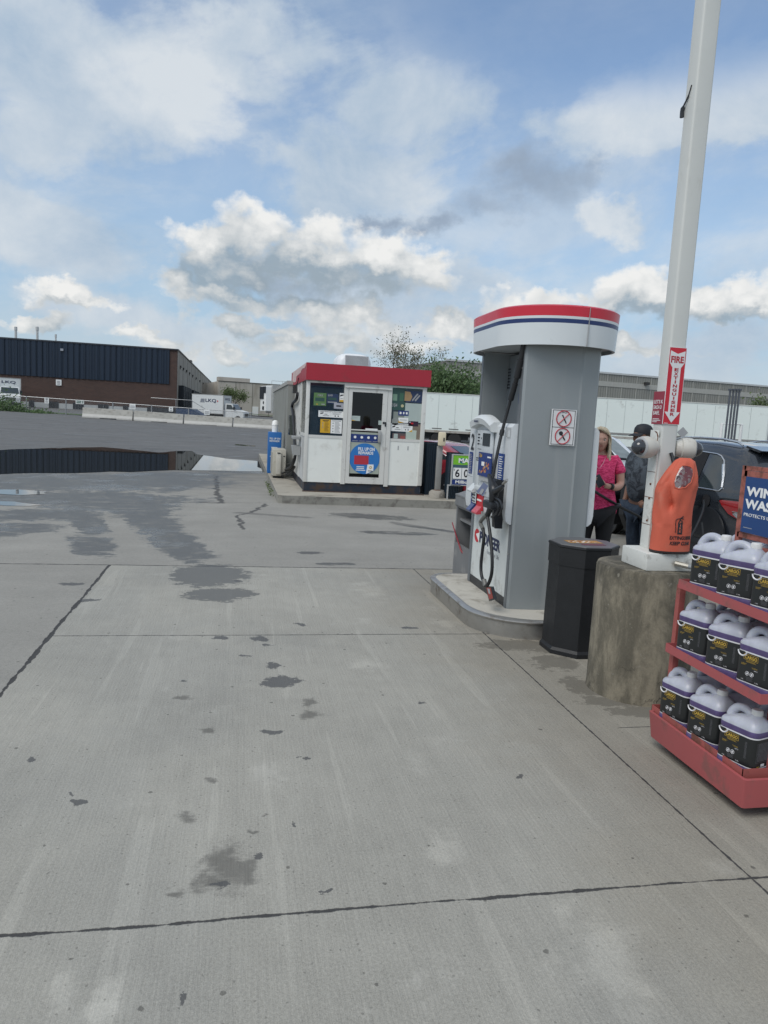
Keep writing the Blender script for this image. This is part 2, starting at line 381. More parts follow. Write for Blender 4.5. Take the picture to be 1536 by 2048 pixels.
# ================================================================ ground
def gz(x, y):
    """lot height: flat near the pumps, rising gently toward the yard on the left"""
    D = Fh.x * x + Fh.y * y; L = Rh.x * x + Rh.y * y
    k = min(.024, max(0., .0059 - .00055 * L))
    z = k * min(max(D - 38, 0), 22) + .2 * k * min(max(D - 60, 0), 60)
    if x > 4.4 and 15 < y < 34:
        z -= .28 * min(1, (x - 4.4) / 2) * min(1, (y - 15) / 2.) * min(1, (34 - y) / 6)
    return z
def ground_mat():
    m = bpy.data.materials.new('paved_lot'); m.use_nodes = True; nt = NT(m.node_tree, '2D')
    P = nt.n('ShaderNodeTexCoord').outputs['Object']; X, Y, Z = nt.sep(P)
    def line(v, c, w, rag, sc, seed=0.):
        """ragged dark seam at v = c, w half width"""
        nn = nt.noise(nt.vm('ADD', P, (seed, seed, 0)), sc, 5, .7)
        ww = nt.m('MULTIPLY_ADD', nt.m('SUBTRACT', nn, .5), rag, w)
        dist = nt.m('ABSOLUTE', nt.m('SUBTRACT', v, c))
        return nt.ramp(nt.m('SUBTRACT', dist, ww), -.002, .003, 1, 0)
    wob = nt.m('MULTIPLY', nt.m('SUBTRACT', nt.noise(P, 1.2, 3), .5), .03)
    Xw = nt.m('ADD', X, wob); Yw = nt.m('ADD', Y, wob)
    # slabs
    conc = nt.m('MULTIPLY', nt.ramp(X, -1.28, -1.27), nt.ramp(Y, 7.885, 7.875), clamp=True)
    right = nt.ramp(X, 1.94, 1.95)
    far = nt.ramp(nt.m('ADD', Y, nt.m('MULTIPLY', nt.noise(P, .25, 4), 10)), 19, 30)
    # concrete colour
    broom = nt.noise(nt.vm('MULTIPLY', P, (95, 3.2, 1)), 1., 3, .6)
    broomw = nt.noise(nt.vm('MULTIPLY', P, (14, .5, 1)), 1., 4, .6)
    big = nt.noise(P, .9, 6, .6); mid = nt.noise(P, 6, 6, .65); fine = nt.noise(P, 90, 4, .7); grit = nt.noise(P, 260, 2, .6)
    v = nt.m('MULTIPLY_ADD', nt.m('SUBTRACT', broom, .5), .17, 1.)
    v = nt.m('MULTIPLY_ADD', nt.m('SUBTRACT', broomw, .5), .13, v)
    v = nt.m('MULTIPLY_ADD', nt.m('SUBTRACT', big, .5), .36, v)
    v = nt.m('MULTIPLY_ADD', nt.m('SUBTRACT', mid, .5), .2, v)
    v = nt.m('MULTIPLY_ADD', nt.m('SUBTRACT', fine, .5), .62, v)
    v = nt.m('MULTIPLY_ADD', nt.m('SUBTRACT', grit, .5), .62, v)
    ccol = nt.mix(nt.ramp(nt.noise(P, .55, 4), .42, .62), (.315, .305, .270), (.290, .283, .254))
    ccol = nt.mix(nt.m('MULTIPLY', nt.ramp(nt.m('ADD', X, nt.m('MULTIPLY', nt.m('SUBTRACT', big, .5), 1.6)), 1.0, 2.0), .75), ccol, (.235, .215, .176))
    # asphalt, worn to the stone
    av = nt.m('MULTIPLY_ADD', nt.m('SUBTRACT', nt.noise(P, 130, 3, .8), .5), .75, 1.)
    av = nt.m('MULTIPLY_ADD', nt.m('SUBTRACT', nt.noise(P, 30, 4, .7), .5), .35, av)
    av = nt.m('MULTIPLY_ADD', nt.m('SUBTRACT', nt.noise(P, 1.1, 6, .65), .5), .42, av)
    streakn = nt.noise(nt.vm('MULTIPLY', nt.vm('ADD', P, (0, 0, 4)), (.22, 1.6, 1)), 1., 6, .65)
    av = nt.m('MULTIPLY_ADD', nt.m('SUBTRACT', streakn, .5), nt.mixf(far, .2, 1.1), av)
    acol = nt.mix(far, (.265, .257, .234), (.125, .125, .124))
    base = nt.mix(conc, nt.vm('SCALE', acol, None) if False else acol, ccol)
    vv = nt.mixf(conc, av, v)
    # light scuffs and scraped lines on the slabs
    scr = nt.noise(nt.vm('MULTIPLY', nt.vm('ADD', P, (3, 1, 0)), (9, .45, 1)), 1., 2, .4)
    vv = nt.m('MULTIPLY_ADD', nt.m('MULTIPLY', nt.ramp(scr, .66, .70), conc), .10, vv)
    pale = nt.m('MULTIPLY', nt.ramp(nt.noise(nt.vm('ADD', P, (11, 4, 0)), 2.3, 7, .7), .60, .78), conc)
    vv = nt.m('MULTIPLY_ADD', pale, .22, vv)
    for (px, py, r, w) in ((205, 2005, .07, .35), (120, 2000, .05, .2), (1215, 1930, .16, .25), (885, 1700, .09, .22), (730, 1330, .12, .2), (740, 1180, .2, .18), (890, 1250, .12, .2)):
        g = G(px, py); b = blob(nt, Xw, Yw, g.x, g.y, r, r * 2.2)
        vv = nt.m('MULTIPLY_ADD', nt.ramp(nt.m('ADD', b, nt.m('MULTIPLY', nt.m('SUBTRACT', mid, .5), 2.4)), 0, 1.0), w, vv)
    # pits and specks
    vor = nt.n('ShaderNodeTexVoronoi', {'Vector': P, 'Scale': 9.}, voronoi_dimensions='2D'); vd = vor.outputs['Distance']; vc = nt.sep(vor.outputs['Color'])[0]
    speck = nt.m('MULTIPLY', nt.ramp(nt.m('ADD', nt.m('SUBTRACT', vd, nt.m('MULTIPLY', nt.m('SUBTRACT', vc, .90), .9)), nt.m('MULTIPLY', nt.m('SUBTRACT', fine, .5), .12)), -.01, .02, 1, 0), nt.ramp(vc, .93, .935))
    vor2 = nt.n('ShaderNodeTexVoronoi', {'Vector': P, 'Scale': 34.}, voronoi_dimensions='2D'); vd2 = vor2.outputs['Distance']; vc2 = nt.sep(vor2.outputs['Color'])[0]
    speck2 = nt.m('MULTIPLY', nt.ramp(nt.m('MULTIPLY_ADD', nt.m('SUBTRACT', fine, .5), .3, vd2), .08, .16, 1, 0), nt.ramp(vc2, .90, .92))
    vv = nt.m('MULTIPLY', vv, nt.m('SUBTRACT', 1., nt.m('MULTIPLY', speck, .5)))
    vv = nt.m('MULTIPLY', vv, nt.m('SUBTRACT', 1., nt.m('MULTIPLY', speck2, .32)))
    wn = nt.noise(P, 7, 5, .62); wn2 = nt.noise(nt.vm('ADD', P, (31, 17, 0)), 7, 5, .62)
    Xs = nt.m('MULTIPLY_ADD', nt.m('SUBTRACT', wn, .5), .15, X); Ys = nt.m('MULTIPLY_ADD', nt.m('SUBTRACT', wn2, .5), .15, Y)
    # old oil and wet marks: (px, py, half width m, half length m, strength, edge)
    def stain(lst, edge, rag, nsc):
        acc = None
        for (px, py, rx, ry) in lst:
            g = G(px, py); b = blob(nt, Xs, Ys, g.x, g.y, rx, ry)
            acc = b if acc is None else nt.m('MAXIMUM', acc, b)
        nn = nt.m('MULTIPLY', nt.m('ADD', nt.m('SUBTRACT', nt.noise(P, nsc, 8, .72), .5), nt.m('MULTIPLY', nt.m('SUBTRACT', nt.noise(nt.vm('MULTIPLY', P, (.6, 1.7, 1)), nsc * 3.1, 7, .75), .5), .8)), rag)
        return nt.ramp(nt.m('ADD', acc, nn), 0, edge)
    oil = stain([(448, 1733, .115, .20), (488, 1745, .07, .11), (425, 1765, .08, .1), (378, 1637, .055, .06), (350, 1785, .04, .04), (618, 1405, .05, .09), (620, 1430, .09, .07),
                 (410, 1460, .04, .06), (425, 1562, .035, .04), (523, 1630, .02, .02), (500, 1660, .02, .02), (363, 1395, .06, .04)], .75, 1.2, 11)
    wetspot = stain([(563, 1362, .125, .11), (545, 1331, .06, .06), (545, 1463, .05, .035), (520, 1278, .06, .07), (536, 1290, .04, .03), (440, 1275, .07, .04), (620, 1106, .15, .09),
                     (820, 1256, .07, .04), (598, 1250, .045, .04), (478, 1162, .05, .05), (145, 1168, .11, .06), (182, 1200, .09, .05), (512, 1720, .022, .02), (440, 1771, .03, .02),
                     (155, 1606, .022, .02), (148, 1590, .015, .02), (652, 1787, .016, .014), (364, 1993, .014, .02), (580, 1645, .012, .012), (836, 1404, .02, .02), (1040, 1553, .022, .02),
                     (362, 1362, .03, .02), (490, 1313, .03, .02), (605, 1515, .02, .02), (64, 1522, .02, .02)], .10, 1.3, 16)
    runoff = stain([(950, 1228, .10, .5), (1030, 1290, .32, .14), (1110, 1325, .2, .17), (1170, 1375, .13, .2), (1220, 1402, .2, .1), (1290, 1422, .22, .09), (1120, 1300, .3, .12)], .2, 1.5, 7)
    def runs(lst, edge, rag, nsc):
        """long marks between two survey points with a half width in metres"""
        acc = None
        for (x0_, y0_, x1_, y1_, hw_) in lst:
            A = G(x0_, y0_); B = G(x1_, y1_); L = max(.05, (B - A).length); ang = math.atan2(B.y - A.y, B.x - A.x)
            b = blob(nt, X, Y, (A.x + B.x) / 2, (A.y + B.y) / 2, L / 2 + hw_, hw_, ang); acc = b if acc is None else nt.m('MAXIMUM', acc, b)
        nn = nt.m('MULTIPLY', nt.m('ADD', nt.m('SUBTRACT', nt.noise(P, nsc, 8, .72), .5), nt.m('MULTIPLY', nt.m('SUBTRACT', nt.noise(nt.vm('MULTIPLY', P, (.6, 1.7, 1)), nsc * 3.1, 7, .75), .5), .8)), rag)
        return nt.ramp(nt.m('ADD', acc, nn), 0, edge)
    wet = runs([(-80, 962, 300, 962, 2.0), (240, 955, 400, 950, 1.0), (0, 995, 290, 998, 1.0), (0, 1030, 120, 1028, .62), (-20, 1062, 50, 1056, .5), (150, 1015, 240, 1015, .5), (225, 985, 300, 1035, .62), (275, 1020, 345, 1080, .36), (325, 1062, 392, 1116, .30),
                (165, 1028, 188, 1064, .26), (176, 1076, 196, 1106, .26), (285, 1008, 350, 1012, .16), (440, 944, 525, 945, .45), (330, 985, 400, 962, .3)], .10, 1.5, 2.6)
    wet = nt.m('MAXIMUM', wet, runs([(690, 1030, 790, 1036, .34), (735, 1064, 850, 1068, .16), (640, 1128, 700, 1128, .08), (800, 1050, 905, 1063, .08)], .10, 1.2, 3.4))
    wetA = nt.m('MULTIPLY', wet, nt.ramp(nt.noise(nt.vm('MULTIPLY', P, (1.2, 5, 1)), 1.6, 8, .8), .36, .45))
    dry2 = nt.ramp(nt.noise(nt.vm('MULTIPLY', nt.vm('ADD', P, (4, 0, 0)), (.35, 2.2, 1)), 1.0, 7, .72), .53, .60)
    wetA = nt.m('MAXIMUM', wetA, nt.m('MULTIPLY', nt.m('MULTIPLY', dry2, nt.ramp(Y, 22, 27)), .75))
    pudl = stain([(418, 1150, .38, .52), (440, 1188, .30, .26), (392, 1138, .2, .1), (455, 1192, .2, .12)], .06, 1.5, 5)
    seams = line(Xw, -1.275, .013, .05, 6.)
    seams = nt.m('MULTIPLY', seams, nt.ramp(Y, 7.88, 7.9, 1, 0))
    onc = nt.ramp(X, -1.29, -1.28)
    s2 = nt.m('MULTIPLY', line(Yw, 2.275, .005, .026, 9., 3.), onc)
    s3 = nt.m('MULTIPLY', line(nt.m('ADD', Y, nt.m('MULTIPLY', wob, .4)), 5.415, .005, .014, 20., 5.), onc)
    s4 = nt.m('MULTIPLY', line(Yw, 7.885, .012, .035, 8., 7.), nt.ramp(X, 12, 13, 1, 0))
    s5 = nt.m('MULTIPLY', line(nt.m('ADD', X, nt.m('MULTIPLY', wob, .4)), 1.945, .004, .016, 18., 9.), nt.ramp(Y, 7.88, 7.9, 1, 0))
    s6 = nt.m('MULTIPLY', nt.m('MULTIPLY', line(Y, 3.625, .003, .006, 20., 2.), nt.ramp(X, 2.12, 2.14)), nt.ramp(X, 3.2, 3.3, 1, 0))
    seam = seams
    for q in (s2, s3, s4, s5, s6): seam = nt.m('MAXIMUM', seam, q)
    # cracks in the old asphalt
    def crack(pts, w):
        acc = None
        wx = nt.m('MULTIPLY_ADD', nt.m('SUBTRACT', nt.noise(P, 2.6, 4, .7), .5), .28, X)
        wy = nt.m('MULTIPLY_ADD', nt.m('SUBTRACT', nt.noise(nt.vm('ADD', P, (5, 5, 5)), 2.6, 4, .7), .5), .28, Y)
        for (a, b) in zip(pts[:-1], pts[1:]):
            A = G(*a); B = G(*b); dx, dy = B.x - A.x, B.y - A.y; LL = dx * dx + dy * dy
            t = nt.m('MULTIPLY_ADD', nt.m('SUBTRACT', wx, A.x), dx / LL, nt.m('MULTIPLY', nt.m('SUBTRACT', wy, A.y), dy / LL), clamp=True)
            ex = nt.m('SUBTRACT', wx, nt.m('MULTIPLY_ADD', t, dx, A.x)); ey = nt.m('SUBTRACT', wy, nt.m('MULTIPLY_ADD', t, dy, A.y))
            dd = nt.vm('LENGTH', nt.xyz(ex, ey)); acc = dd if acc is None else nt.m('MINIMUM', acc, dd)
        return nt.ramp(acc, w * .6, w * 1.3, 1, 0)
    cr = nt.m('MAXIMUM', crack([(432, 952), (434, 985), (443, 1006), (405, 1005)], .05), crack([(534, 1008), (510, 1022), (476, 1032), (482, 1045), (489, 1058)], .035))
    cr = nt.m('MAXIMUM', cr, crack([(0, 1008), (443, 1005), (545, 1006)], .012))
    cr = nt.m('MAXIMUM', cr, nt.m('MULTIPLY', crack([(480, 1026), (615, 1035)], .10), .55))
    cr = nt.m('MAXIMUM', cr, nt.m('MULTIPLY', crack([(790, 1045), (905, 1064)], .09), .55))
    vn = nt.n('ShaderNodeTexVoronoi', {'Vector': nt.vm('ADD', nt.vm('MULTIPLY', P, (.22, .3, 1)), nt.xyz(nt.noise(P, .5, 4), nt.noise(P, .6, 4))), 'Scale': 1.0}, feature='DISTANCE_TO_EDGE', voronoi_dimensions='2D')
    yard = nt.m('MULTIPLY', nt.m('MULTIPLY', nt.ramp(vn.outputs['Distance'], .006, .02, 1, 0), nt.ramp(nt.noise(P, .2, 3), .45, .6)), nt.ramp(Y, 20, 24))
    cr = nt.m('MAXIMUM', cr, nt.m('MULTIPLY', yard, .8))
    k = nt.xyz(vv, vv, vv)
    col = nt.mix(1., base, k, 'MULTIPLY')
    col = nt.mix(nt.m('MULTIPLY', pale, .15), col, (.30, .295, .28))
    col = nt.mix(nt.m('MULTIPLY', oil, .80), col, nt.mix(mid, (.085, .082, .072), (.15, .145, .13)))
    col = nt.mix(nt.m('MULTIPLY', wetspot, .85), col, (.07, .07, .07))
    col = nt.mix(nt.m('MULTIPLY', runoff, .62), col, (.10, .092, .075))
    col = nt.mix(nt.m('MULTIPLY', wetA, .84), col, (.066, .067, .064))
    col = nt.mix(nt.m('MULTIPLY', pudl, .8), col, (.085, .085, .08))
    col = nt.mix(nt.m('MULTIPLY', seam, .92), col, (.028, .028, .03))
    col = nt.mix(nt.m('MULTIPLY', cr, .8), col, (.04, .04, .042))
    rough = nt.mixf(wetA, nt.mixf(conc, .85, .78), .46); rough = nt.mixf(pudl, rough, .55); rough = nt.mixf(nt.m('MULTIPLY', wetspot, .7), rough, .5)
    low = nt.noise(nt.vm('ADD', P, (2, 9, 0)), .8, 5, .6)
    rough = nt.m('SUBTRACT', rough, nt.m('MULTIPLY', nt.m('MULTIPLY', wetA, nt.ramp(low, .54, .64)), .20))
    h = nt.m('MULTIPLY', nt.m('ADD', broom, nt.m('MULTIPLY', fine, .8)), conc)
    h = nt.m('ADD', h, nt.m('MULTIPLY', nt.m('SUBTRACT', 1., conc), nt.m('ADD', nt.noise(P, 130, 3, .8), nt.noise(P, 50, 3, .7))))
    h = nt.m('SUBTRACT', h, nt.m('MULTIPLY', nt.m('MAXIMUM', seam, cr), 2.4)); h = nt.m('MULTIPLY', h, nt.m('SUBTRACT', 1., pudl))
    bp = nt.n('ShaderNodeBump', {'Strength': .55, 'Distance': .004, 'Height': h})
    b = nt.n('ShaderNodeBsdfPrincipled', {'Base Color': col, 'Roughness': rough, 'Specular IOR Level': .4, 'Normal': bp.outputs[0]})
    o = nt.n('ShaderNodeOutputMaterial'); nt.L.new(b.outputs[0], o.inputs[0]); return m
def spaced(a, b, fine0, fine1, st):
    out = []; v = a
    while v < b:
        out.append(v); d = 0 if fine0 <= v <= fine1 else min(abs(v - fine0), abs(v - fine1)); v += st + d * .12
    return out + [b]
gx = spaced(-500, 500, -45, 20, 1.0); gy = spaced(-40, 900, 0, 66, 1.0)
g = MB(); g.v = [(x, y, gz(x, y)) for y in gy for x in gx]
nx = len(gx); g.f = [(j * nx + i, j * nx + i + 1, (j + 1) * nx + i + 1, (j + 1) * nx + i) for j in range(len(gy) - 1) for i in range(nx - 1)]; g.mi = [0] * len(g.f)
struct('ground', g, ground_mat())

# standing water
def water_mat():
    m = bpy.data.materials.new('standing_water'); m.use_nodes = True; nt = NT(m.node_tree)
    P = nt.n('ShaderNodeTexCoord').outputs['Object']
    bp = nt.n('ShaderNodeBump', {'Strength': .03, 'Distance': .004, 'Height': nt.noise(P, 3, 3, .5)})
    b = nt.n('ShaderNodeBsdfPrincipled', {'Base Color': (.022, .023, .02), 'Roughness': .012, 'IOR': 1.36, 'Specular IOR Level': .62, 'Normal': bp.outputs[0]})
    o = nt.n('ShaderNodeOutputMaterial'); nt.L.new(b.outputs[0], o.inputs[0]); return m
WATER = water_mat()
def ragged(pts, amp, lev, rnd, sx=1., sy=.35):
    P = [Vector(p) for p in pts]
    for l in range(lev):
        Q = []
        for i, a in enumerate(P):
            b = P[(i + 1) % len(P)]; Q.append(a); d = (b - a).length
            mth = (a + b) / 2 + Vector((rnd.uniform(-1, 1) * sx, rnd.uniform(-1, 1) * sy, 0)) * amp * d; Q.append(mth)
        P = Q
    return P
def puddle(pix, amp=.12, lev=3, seed=1, z=.005):
    rnd = random.Random(seed); P = ragged([G(*p, z) for p in pix], amp, lev, rnd)
    mb = MB(); n = len(P); mb.add([(p.x, p.y, z) for p in P], [tuple(range(n))[::-1]])
    o = struct('puddle', mb, WATER); o.data.materials[0] = WATER; return o
puddle([(-60, 903), (15, 899), (110, 896), (205, 894), (258, 899), (318, 905), (352, 902), (385, 902), (402, 910), (450, 917), (516, 922), (530, 927), (529, 943), (470, 942), (430, 941),
        (350, 940), (300, 942), (262, 944), (220, 943), (150, 946), (60, 946), (-60, 950)], .05, 3, 4)
puddle([(232, 902), (300, 904), (320, 907), (260, 906)], .05, 2, 5, z=.009)
puddle([(-40, 979), (40, 979), (95, 983), (90, 988), (40, 990), (-40, 986)], .10, 3, 6)
puddle([(-40, 1002), (30, 1003), (85, 1010), (60, 1012), (10, 1011), (-40, 1007)], .10, 3, 8)
puddle([(470, 888), (512, 891), (510, 893), (468, 890)], .08, 2, 9)
puddle([(395, 869), (420, 871), (405, 873)], .08, 2, 10)

# verge strips
GRASS = mk('grass_green', (.055, .095, .028), .9, var=.5, vs=1.5, bump=1, bs=9)
def strip(name, pts, mat, dz=.03):
    mb = MB(); n = len(pts); top = [(p[0], p[1], gz(p[0], p[1]) + dz) for p in pts]
    mb.add(top, [tuple(range(n))]); return struct(name, mb, mat)
def lift(a, b, c, d, k=12):
    out = [a + (b - a) * (i / k) for i in range(k)] + [b + (c - b) * (i / 2) for i in range(2)] + [c + (d - c) * (i / k) for i in range(k)] + [d]
    return out
def ridge(name, a, b, width, mat, dz=.03, k=14):
    """a strip of ground cover following the lot from a to b"""
    mb = MB(); a = Vector(a); b = Vector(b); w = (b - a).cross(Zz).normalized() * width
    v = []
    for i in range(k + 1):
        p = a.lerp(b, i / k)
        for q in (p - w / 2, p + w / 2): v.append((q.x, q.y, gz(q.x, q.y) + dz))
    mb.add(v, [(2 * i, 2 * i + 1, 2 * i + 3, 2 * i + 2) for i in range(k)]); return struct(name, mb, mat)
ridge('verge', site(-40, 66), site(-24.5, 66.6), 3.6, GRASS)
ridge('verge', site(-30, 152), site(4, 152), 16, GRASS, .3)
# ================================================================ far buildings
def siding(name, col, pitch, axis, rough=.5, metal=.2, seam=(.5, .5), brick=False):
    """ribbed cladding: vertical ribs of a given pitch along the wall axis"""
    if name in MATS: return MATS[name]
    m = bpy.data.materials.new(name); m.use_nodes = True; nt = NT(m.node_tree)
    P = nt.n('ShaderNodeTexCoord').outputs['Object']; s_ = nt.sep(P); a = s_[axis]
    w = nt.m('FRACT', nt.m('MULTIPLY', a, 1 / pitch))
    rib = nt.ramp(nt.m('ABSOLUTE', nt.m('SUBTRACT', w, .5)), .30, .40)
    n1 = nt.noise(nt.vm('MULTIPLY', P, (1, 1, .3)), .6, 5, .6)
    f = nt.m('MULTIPLY_ADD', nt.m('SUBTRACT', n1, .5), .3, nt.m('MULTIPLY_ADD', rib, -.22, 1.05))
    base = nt.mix(1., (*col, 1), nt.xyz(f, f, f), 'MULTIPLY')
    bp = nt.n('ShaderNodeBump', {'Strength': .8, 'Distance': .05, 'Height': rib}); bp.invert = True
    b = nt.n('ShaderNodeBsdfPrincipled', {'Base Color': base, 'Roughness': rough, 'Metallic': metal, 'Normal': bp.outputs[0]})
    o = nt.n('ShaderNodeOutputMaterial'); nt.L.new(b.outputs[0], o.inputs[0]); MATS[name] = m; return m
def brick_mat():
    m = bpy.data.materials.new('red_brown_brick'); m.use_nodes = True; nt = NT(m.node_tree)
    P = nt.n('ShaderNodeTexCoord').outputs['Object']; s_ = nt.sep(P)
    br = nt.n('ShaderNodeTexBrick', {'Vector': nt.xyz(s_[0], s_[2]), 'Color1': (.080, .045, .036, 1), 'Color2': (.060, .036, .031, 1), 'Mortar': (.10, .08, .07, 1),
             'Scale': 1., 'Mortar Size': .012, 'Brick Width': .4, 'Row Height': .14})
    n1 = nt.noise(nt.vm('MULTIPLY', P, (.25, 1, 1.4)), 1., 5, .6); f = nt.m('MULTIPLY_ADD', nt.m('SUBTRACT', n1, .5), .6, 1.)
    c = nt.mix(1., br.outputs[0], nt.xyz(f, f, f), 'MULTIPLY')
    b = nt.n('ShaderNodeBsdfPrincipled', {'Base Color': c, 'Roughness': .9}); o = nt.n('ShaderNodeOutputMaterial'); nt.L.new(b.outputs[0], o.inputs[0]); return m
BRICK = brick_mat()
NAVYSIDE = siding('navy_ribbed_cladding', (.012, .024, .045), .62, 0, .45)
TILT = mk('precast_panel', (.34, .32, .285), .9, var=.12, vs=.5, dirt=((.2, .18, .15), .35, .5), streak=(1, 1, .25))
TILT2 = mk('pale_precast_panel', (.46, .43, .385), .9, var=.08, vs=.3, dirt=((.3, .27, .23), .3, .4), streak=(1, 1, .2))
FOUND = mk('pale_block_foundation', (.42, .44, .44), .9, var=.1, vs=1)
DARK = mk('dark_dock_rubber', (.012, .016, .022), .7, var=.3, vs=1)
DBLUE = mk('dock_blue', (.02, .045, .10), .6, var=.2, vs=1)

# brick warehouse on the left; its right-hand wall runs straight away along the lot
cn = DC(355, 700, 96)
bx, by = cn.x, cn.y; ztop = cn.z
z_bw = DC(353, 819, 96).z; z_bb = DC(353, 769, 96).z; zb0 = -.2
wh = thing('brick_warehouse', 'long brick warehouse with navy ribbed upper cladding and black dock doors down its side', 'warehouse', (bx, by, 0))
LW = 75.
obj('foundation', MB().box(bx - LW, bx + .05, by - .04, by + .5, zb0, z_bw), FOUND, wh)
obj('brick_wall', MB().box(bx - LW, bx, by, by + .4, z_bw, z_bb).box(bx - .95, bx, by, by + .4, z_bb, ztop), BRICK, wh)
mb = MB(); x = bx - .97
while x > bx - LW:
    mb.box(x - .5, x, by - .12, by + .3, z_bb, ztop - .05); mb.box(x - .72, x - .5, by - .05, by + .3, z_bb, ztop - .05); x -= .72
obj('cladding', mb, NAVYSIDE, wh)
obj('parapet', MB().box(bx - LW, bx + .1, by - .18, by + .45, ztop - .05, ztop + .12), mk('dark_trim', (.03, .035, .045), .5), wh)
LS = 145.
obj('roof', MB().box(bx - LW, bx - .4, by + .4, by + LS, ztop - .6, ztop - .3), mk('roof_gravel', (.2, .2, .19), .9), wh)
JS = mk('joint_dark', (.16, .15, .13), .9)  # dark colour of the panel joints, reused for painted lettering
mb = MB().m(0).box(bx - .4, bx + .02, by + .4, by + LS, zb0, ztop - .02).m(1)
for i in range(1, 16): mb.box(bx + .02, bx + .05, by + i * 9.4, by + i * 9.4 + .12, zb0, ztop - .1)
obj('side_wall', mb, [TILT, JS], wh)
obj('side_coping', MB().box(bx - .45, bx + .12, by + .45, by + LS, ztop - .02, ztop + .14), mk('coping', (.10, .09, .08), .6), wh)
for i, yy in enumerate((4, 9, 15, 22, 30, 40, 52, 66)):
    mb = MB().box(bx + .02, bx + .22, by + yy, by + yy + .25, ztop - 2.0, ztop - 1.72).box(bx + .02, bx + .12, by + yy + .05, by + yy + .18, ztop - 2.2, ztop - 2.)
    obj('wall_light', mb, mk('dark_fixture', (.03, .03, .03), .5), wh)
y = by + 2.2
for i in range(16):
    t = MB().box(bx + .02, bx + .7, y, y + 3.3, z_bw - .5, z_bw + 3.15); t.box(bx + .7, bx + .74, y + .5, y + 2.8, z_bw - .4, z_bw + 2.5)
    obj('dock_door', t, DARK, wh); y += 4.3 if i % 4 != 3 else 9
obj('lower_wall_band', MB().box(bx + .02, bx + .4, by + 1., by + 26, zb0, z_bw - .5), DARK, wh)
# dark vents low on the front, a sign, a lamp, roof stacks
for px in (63, 103, 112, 151, 162, 201, 212, 251, 299, 309, 346):
    p = DY(px, 808 + (px - 63) * .055, by - .05); obj('vent', MB().box(p.x - .3, p.x + .3, by - .1, by - .04, p.z - .35, p.z + .45), DARK, wh)
mb = MB().m(0); a, b_ = rectY(mb, (112, 759), (123, 771), by - .03, .05); mb.m(1)
for k in range(4): mb.box(a.x + .15, b_.x - .15, by - .10, by - .085, a.z - .25 - k * .17, a.z - .16 - k * .17)
obj('wall_sign', mb, [PRINTW, PRINTG], wh)
mb = MB(); rectY(mb, (121, 697), (127, 702), by - .13, .12); obj('wall_light', mb, mk('lamp_grey', (.3, .32, .36), .4), wh)
for (px, pt, w) in ((31.5, 656, .15), (74.5, 656, .15), (111.5, 671, .1)):
    p = DY(px, pt, by + 3); mb = MB(True and 40).tube([(p.x, p.y, ztop - .4), (p.x, p.y, p.z)], w, 10).tube([(p.x, p.y, p.z - .3), (p.x, p.y, p.z + .15)], w * 1.25, 10)
    obj('chimney', mb, ALU, wh)
for (yy, s_) in ((14, 1.0), (40, 1.3)):
    obj('rooftop_unit', MB().box(bx - 3, bx - .8, by + yy, by + yy + 3, ztop - .3, ztop + s_), mk('dark_unit', (.06, .06, .06), .6), wh)

# pale precast building at the end of the yard
pl = DC(437, 762, 158); pr = DC(640, 776, 166)
dv = (Vector((pr.x, pr.y, 0)) - Vector((pl.x, pl.y, 0))); ang = math.atan2(dv.y, dv.x); W = dv.length
fb = thing('precast_warehouse', 'pale precast concrete warehouse at the far end of the yard', 'warehouse', (pl.x, pl.y, 0), ang)
h = pl.z - 0.
mb = MB().box(0, W, 0, .5, 0, h).box(-10, 0, 6, 6.5, 0, h * .96).box(0, .5, .5, 40, 0, h).box(W - .5, W, .5, 40, 0, h).box(.5, W - .5, 39.5, 40, 0, h)
mb.m(1)
for i in range(1, int(W // 3.6)): mb.box(i * 3.6, i * 3.6 + .1, -.03, 0, 0, h)
obj('wall', mb, [TILT2, JS], fb, True)
obj('roof', MB().box(.5, W - .5, .5, 39.5, h - .5, h - .3), MATS['roof_gravel'], fb, True)
obj('coping', MB().box(-.05, W, -.1, .55, h, h + .12), MATS['coping'], fb, True)
obj('stair_head', MB().box(.3, 7, 2, 5, h + .12, h + 1.0), TILT2, fb, True)
mb = MB(); [mb.tube([(12 + i * 2.4, 3, h), (12 + i * 2.4, 3, h + .95)], .05, 5) for i in range(4)]; mb.tube([(12, 3, h + .95), (19.2, 3, h + .95)], .05, 5)
obj('roof_rail', mb, ALU, fb, True)
for xx, w, hh in ((7.3, 1.3, 2.6), (14.0, 1.3, 3.2)): obj('door', MB().box(xx, xx + w, -.06, 0, .2, hh), PRINTW, fb, True)
obj('painted_lettering', MB().box(18.2, 18.6, -.03, 0, h * .45, h * .85).box(17.3, 17.7, -.03, 0, .3, h * .32), MATS['joint_dark'], fb, True)

